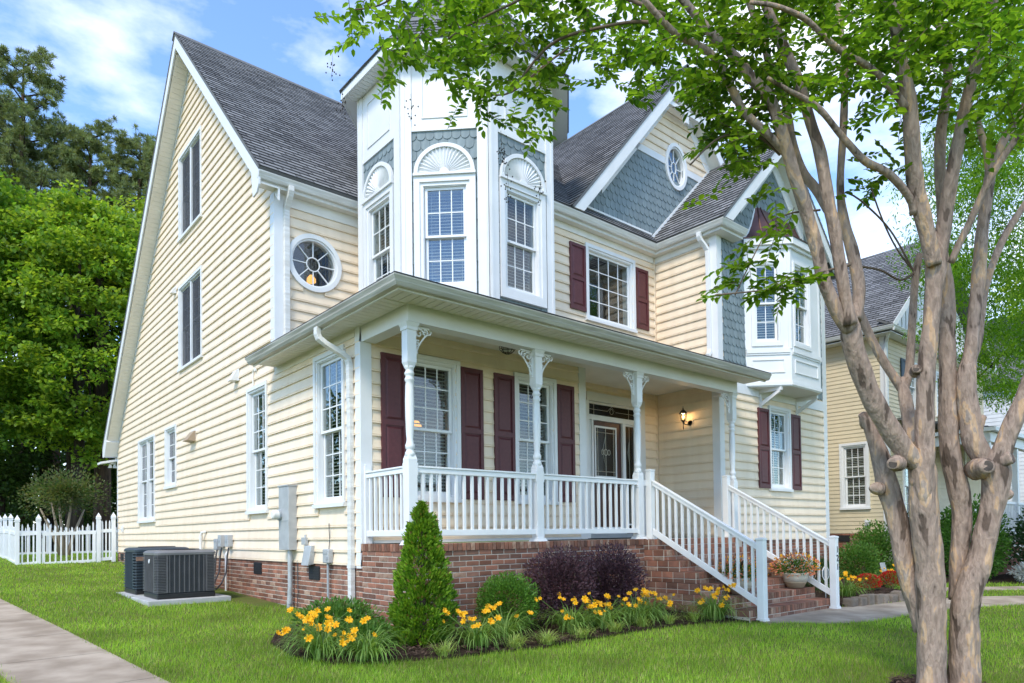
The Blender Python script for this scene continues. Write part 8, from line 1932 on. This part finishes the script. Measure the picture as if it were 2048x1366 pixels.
# the crown goes on above and beyond the frame, unseen and added for its shadows
ex = []
while len(ex) < 150:
    q = nr.uniform(-1, 1, 3)
    if q @ q < 1:
        p = np.array([2.0, -5.2, 7.3]) + q * np.array([4.2, 3.6, 2.0])
        v = p - np.array(CAM)
        u_, w_, dd = v @ np.array(R3), v @ np.array(U3), v @ np.array(F3)
        if dd > .5 and -1.2 < u_ / dd < .77 and w_ / dd < .80: continue
        ex.append(p)
tw = np.concatenate([tw, np.array(ex)])
LC, LD_, LN, LL, LW = [], [], [], [], []
tmb = MB()
for p in tw:
    d = rdir(1)[0]; d[2] = d[2] * .4 - .18; d /= np.linalg.norm(d)
    L = rnd.uniform(.24, .40); st = p - d * L * .5
    m = rnd.randint(12, 16)
    tmb.tube([st, st + d * L * .6 + np.array([0, 0, .01]), st + d * L], [.0035, .0025, .0012], 3, caps=False)
    s_ = np.cross(d, [0, 0, 1.0]); s_ /= np.linalg.norm(s_) + 1e-9
    for k in range(m):
        a_ = (k + .6) / m; sg = 1 if k % 2 else -1
        q = st + d * L * a_
        ld = d * rnd.uniform(.3, .7) + s_ * sg * rnd.uniform(.5, 1.0) + np.array([0, 0, rnd.uniform(-.45, .25)])
        if k >= m - 1: ld = d + np.array([0, 0, -.2])
        LC.append(q); LD_.append(ld); LN.append(np.array([rnd.uniform(-.45, .45), rnd.uniform(-.45, .45), 1.0])); LL.append(rnd.uniform(.058, .098)); LW.append(rnd.uniform(.034, .052))
V, Q = cards(np.array(LC), np.array(LD_), np.array(LN), LL, LW, shape=6)
fastmesh('leaves', V, Q, 'leaf_crape', cm_)
tag(tmb.build('twigs', 'twig', cm_), kind='stuff')
# dry seed heads hanging over the turret
for k, p in enumerate([(-1.62, -2.55, 5.25), (-1.5, -2.5, 4.98), (-.30, -3.3, 4.55), (-.22, -3.25, 4.35), (.05, -3.4, 4.35), (-1.1, -3.0, 4.85), (-.25, -3.2, 4.75)]):
    mb = MB()
    for j in range(16):
        q = Vector(p) + Vector((rnd.gauss(0, .026), rnd.gauss(0, .026), rnd.gauss(0, .06)))
        mb.lathe([(.002, -.008), (.007, 0), (.002, .008)], q, 5)
        if j == 0: mb.tube([Vector(p) + Vector((0, 0, .16)), Vector(p) + Vector((.01, 0, .05)), Vector(p) + Vector((0, .01, -.08))], .0016, 3, caps=False)
    tag(mb.build('seed_head', 'seedpod', cm_), kind='stuff')

# ================================================================ OTHER TREES
def crown_tree(name, lab, base, h, crown_c, rad, ncl, per, L, mat, bark='bark_dark', r0=.22, flat=.38, group=None, clr=(.8, 1.3), lo=.55, cat='tree', forks=7, shape=4, droop=0.0):
    t = thing(name, base, lab, cat, group)
    B = Vector(base); cc = Vector(crown_c)
    top = cc + Vector((0, 0, rad[2] * .75))
    MB().tube([B - Vector((0, 0, .2)), B.lerp(top, .3) + Vector((.1, .05, 0)), B.lerp(top, .65) + Vector((-.1, 0, 0)), top], [r0, r0 * .8, r0 * .45, .03], 9).build('trunk', bark, t, smooth=True)
    d = rdir(ncl); r = nr.uniform(lo, 1, ncl) ** .6
    Cc = np.array(cc) + d * r[:, None] * np.array(rad)
    for k in range(forks):
        e = Cc[k]; s_ = B.lerp(top, rnd.uniform(.25, .75))
        MB().tube([s_, s_.lerp(Vector(e), .5) + Vector((0, 0, .3)), e], [r0 * .35, r0 * .2, .02], 6).build('limb', bark, t)
    n = ncl * per
    cl = np.repeat(Cc, per, 0); sz = np.repeat(nr.uniform(*clr, ncl), per)
    off = rdir(n) * (nr.uniform(0, 1, n) ** .45)[:, None] * sz[:, None] * np.array([1, 1, flat])
    P = cl + off
    D = unit(rdir(n) * 1.0 + off * .6 + np.array([0, 0, -droop])); N = unit(rdir(n) * .55 + np.array([0, 0, 1.0]))
    V, Q = cards(P, D, N, nr.uniform(L[0], L[1], n), nr.uniform(L[0], L[1], n) * L[2], shape=shape)
    fastmesh('crown', V, Q, mat, t)
    return t
gb = gz(0, 30)
crown_tree('maple', 'bright green maple directly behind the fence gate', (.6, 27.0, gb), 15, (.7, 26.3, 10.2), (4.0, 3.4, 5.8), 520, 95, (.15, .24, .75), 'leaf_maple', group='maples behind the back yard', r0=.28, clr=(.45, .95))
crown_tree('maple', 'bright green maple at the left edge', (-3.0, 28.5, gb), 14, (-3.2, 27.6, 10.6), (3.8, 3.2, 6.4), 470, 95, (.15, .24, .75), 'leaf_maple2', group='maples behind the back yard', r0=.25, clr=(.45, .95))
crown_tree('maple', 'yellow green maple behind the gable eave', (5.0, 31.0, gb), 15, (4.3, 30.0, 12.4), (4.0, 3.0, 5.6), 420, 95, (.15, .24, .75), 'leaf_maple3', group='maples behind the back yard', r0=.25, clr=(.45, .95))
crown_tree('understory_tree', 'dark leafed tree in the wood behind the fence', (-1.6, 34, gb), 9, (-1.6, 34, 6.2), (3.6, 2.5, 3.8), 110, 110, (.16, .26, .7), 'leaf_wood', r0=.18, lo=.2, group='dark wood edge trees')
crown_tree('understory_tree', 'dark leafed tree beside the rear house corner', (4.2, 33, gb), 9, (4.2, 33, 5.2), (3.2, 2.5, 4.6), 110, 110, (.16, .26, .7), 'leaf_wood', r0=.18, lo=.2, group='dark wood edge trees')
# back-yard crape myrtle behind the gate
t = thing('crape_myrtle', (-.75, 19.6, gz(0, 19)), 'small bronze leafed crape myrtle behind the picket gate', 'tree')
bp0 = Vector((-.75, 19.6, gz(0, 19)))
for k, (dx, dz) in enumerate([(-.7, 1.6), (-.4, 1.8), (-.15, 2.0), (.2, 2.0), (.6, 1.6)]):
    MB().tube([bp0 + Vector((dx * .15, 0, 0)), bp0 + Vector((dx * .45, .1, dz * .45)), bp0 + Vector((dx, rnd.uniform(-.3, .3), dz))], [.07, .05, .025], 7).build('trunk', 'pot_base', t, smooth=True)
V, Q = blob_leaves((-.75, 19.6, 2.75), (1.25, 1.0, .75), 5200, (.07, .12), (.04, .06), lo=.1, lump=.7, up=.3, shape=4); fastmesh('crown', V, Q, 'leaf_bronze', t)
# bare trunks standing in the wood
for k, (x, y, r, lab) in enumerate([(1.75, 28.0, .34, 'thick brown pine trunk right of the back-yard crape myrtle'), (1.15, 31.5, .36, 'dark pine trunk behind the back-yard crape myrtle'), (.35, 34.5, .30, 'dark trunk in the wood left of the thick pine trunk'), (-2.6, 33, .28, 'dark trunk in the wood near the left edge'), (2.9, 36, .26, 'dark trunk in the wood nearest the house corner')]):
    t = thing('woodland_tree', (x, y, gb), lab, "tree", "trunks in the wood")
    MB().tube([(x, y, gb - .2), (x + .05, y, 4), (x - .05, y, 9), (x, y, 14)], [r * 1.15, r, r * .85, r * .6], 10).build('trunk', 'bark_pine' if k == 0 else 'bark_dark', t, smooth=True)
    MB().tube([(x, y, 6), (x + 1.2, y - .3, 7.2), (x + 2.0, y - .5, 7.6)], [.07, .04, .015], 6).build('limb', 'bark_dark', t)
# tall pines
def pine(base, h, lab, nb_=26, sp=3.2):
    t = thing('pine_tree', base, lab, 'pine tree', 'tall pines above the maples')
    B = Vector(base)
    MB().tube([B, B + Vector((.1, 0, h * .5)), B + Vector((-.05, .1, h * .85)), B + Vector((0, 0, h))], [.32, .24, .13, .03], 8).build('trunk', 'bark_pine', t, smooth=True)
    P = []
    for k in range(nb_):
        z = h * (.52 + .48 * (k / nb_)); a = k * 2.4 + rnd.uniform(-.4, .4); L = sp * (1.05 - .75 * (k / nb_)) * rnd.uniform(.75, 1.2)
        e = B + Vector((L * math.cos(a), L * math.sin(a), z + L * .42)); s_ = B + Vector((0, 0, z - .1)); mid_ = s_.lerp(e, .5) + Vector((0, 0, -.12))
        MB().tube([s_, mid_, e], [.055, .035, .012], 5).build('limb', 'bark_dark', t)
        for j in range(30):
            f = rnd.uniform(.35, 1.05); q = s_.lerp(e, f) + Vector((rnd.gauss(0, .32), rnd.gauss(0, .32), rnd.gauss(.05, .22))); P.append(tuple(q))
            if j % 3 == 0: MB().tube([s_.lerp(e, f * .8), q], [.015, .006], 4, caps=False).build('branchlet', 'bark_dark', t)
    P = np.array(P); per = 55; n = len(P) * per
    c = np.repeat(P, per, 0); d = unit(rdir(n) + np.array([0, 0, .55]))
    V, Q = cards(c, d, rdir(n), nr.uniform(.22, .36, n), np.full(n, .035), shape=4)
    fastmesh('needles', V, Q, 'needle', t)
pine((.0, 42, gb), 29.5, 'tallest pine at the upper left', 40, 4.6)
pine((3.2, 40, gb), 25.5, 'middle pine behind the maples', 32, 3.4)
pine((5.6, 38.5, gb), 25.0, 'pine nearest the gable roof', 36, 3.6)
pine((1.7, 43, gb), 26.5, 'pine just right of the tallest pine', 36, 4.0)
pine((-1.9, 44, gb), 27.5, 'pine just left of the tallest pine', 36, 4.2)
pine((7.4, 40, gb), 25.5, 'pine half hidden by the gable roof', 34, 3.8)
pine((-3.6, 41, gb), 25.0, 'pine at the far left edge', 30, 3.6)
# dense far wood
n = 42000
X = nr.uniform(-26, 26, n); Y = nr.uniform(44, 54, n); Z = gb + nr.uniform(0, 1, n) ** 1.3 * 12.5
V, Q = cards(np.stack([X, Y, Z], 1), rdir(n), rdir(n), nr.uniform(.35, .6, n), nr.uniform(.25, .45, n), shape=4)
tag(fastmesh('woodland', V, Q, 'leaf_wood'), 'dense dark woodland far behind the back yard', 'woodland', kind='stuff')
n = 16000
X = nr.uniform(-9, 9, n); Y = nr.uniform(33, 43, n); Z = gb + nr.uniform(0, 1, n) ** 1.2 * 4.2
V, Q = cards(np.stack([X, Y, Z], 1), rdir(n), rdir(n), nr.uniform(.14, .26, n), nr.uniform(.10, .18, n), shape=4)
tag(fastmesh('undergrowth', V, Q, 'leaf_wood'), 'dark leafy undergrowth between the trunks of the wood', 'undergrowth', kind='stuff')
# fine leaved street tree at the right
t = crown_tree('zelkova', 'fine leaved bright green tree in front of the neighbour house', (14.6, -5.6, gz(0, -5.6)), 11, (13.2, -4.6, 7.4), (3.1, 2.6, 4.1), 420, 190, (.07, .13, .30), 'leaf_zelkova', r0=.17, flat=.45, clr=(.45, .8), lo=.35, shape=4, droop=.5)
crown_tree('street_tree', 'leafy green tree high behind the neighbour roof', (36, -3, 0), 15, (36, -3, 11.0), (6, 5, 5.5), 260, 150, (.16, .26, .6), 'leaf_maple', r0=.3, clr=(.8, 1.3))

# ================================================================ LAWN GRASS
def lawn(n, rmin, rmax, a0, a1, hgt, wid):
    rr = rmin * (rmax / rmin) ** nr.uniform(0, 1, n)          # denser toward the viewer
    an = nr.uniform(a0, a1, n)
    fx_, fy_ = F3.x, F3.y; base = math.atan2(fy_, fx_)
    X = CAM.x + rr * np.cos(base + an); Y = CAM.y + rr * np.sin(base + an)
    Xo, Yo = X, Y; X = X + nr.normal(0, .022, n); Y = Y + nr.normal(0, .022, n)
    ok = ~((X > -.03) & (X < 11.45) & (Y > -1.18) & (Y < 15.1))
    for P in (BED, RBED, WALK, NWALK, NBED): ok &= ~inpoly_np(X, Y, P)
    ok &= ~((X > 4.27) & (X < 6.75) & (Y > -3.0) & (Y < -1))
    ok &= ~inpoly_np(X, Y, [(-2.30, -7.5), (-2.57, -4), (-2.78, -1.7), (-3.07, 2.0), (-3.41, 5.9), (-3.77, 9.5), (-4.2, 14), (-5.1, 14), (-4.7, 9.5), (-4.34, 5.9), (-3.99, 2.0), (-3.69, -1.7), (-3.48, -4), (-3.2, -7.5)])
    ok &= ~((X > -1.73) & (X < -.47) & (Y > 3.59) & (Y < 4.81)) & ~((X > -1.73) & (X < -.47) & (Y > 4.94) & (Y < 6.16))
    ok &= ~((X - 2.55) ** 2 + (Y + 5.9) ** 2 < .5 ** 2) & ~((X > 15.6) & (Y > -.5)) & ~((X > -.45) & (X < 0) & (Y > 2.5) & (Y < 7))
    X, Y, rr = Xo[ok], Yo[ok], rr[ok]; m = len(X)
    Z = 0.033 * np.clip(Y, -14, 18) - .045 * np.maximum(0, -4 - np.clip(Y, -14, 18))
    clump = .75 + .35 * np.sin(X * 1.7 + np.sin(Y * 1.3) * 2) * np.sin(Y * 1.9 + 1) + .15 * np.sin(X * 7 + Y * 5)
    H = nr.uniform(.6, 1.2, m) * hgt * (.8 + .35 * clump)
    W = wid * nr.uniform(.7, 1.3, m) * np.maximum(1, rr / 8)
    a = nr.uniform(0, 6.283, m); lean = nr.uniform(.1, .75, m)
    D = np.stack([np.cos(a) * lean, np.sin(a) * lean, np.ones(m)], 1); S = np.stack([-np.sin(a + nr.uniform(-1, 1, m)), np.cos(a), np.zeros(m)], 1)
    B = np.stack([X, Y, Z - .006], 1)
    V = np.stack([B - S * W[:, None], B + S * W[:, None], B + D * H[:, None]], 1).reshape(-1, 3)
    return V, np.arange(m * 3).reshape(m, 3)
V1, Q1 = lawn(620000, 4.6, 32, -1.0, .95, .055, .0030)
tag(fastmesh('lawn_grass', V1, Q1, 'grass'), 'short bright green lawn grass around the house', 'grass', kind='stuff')
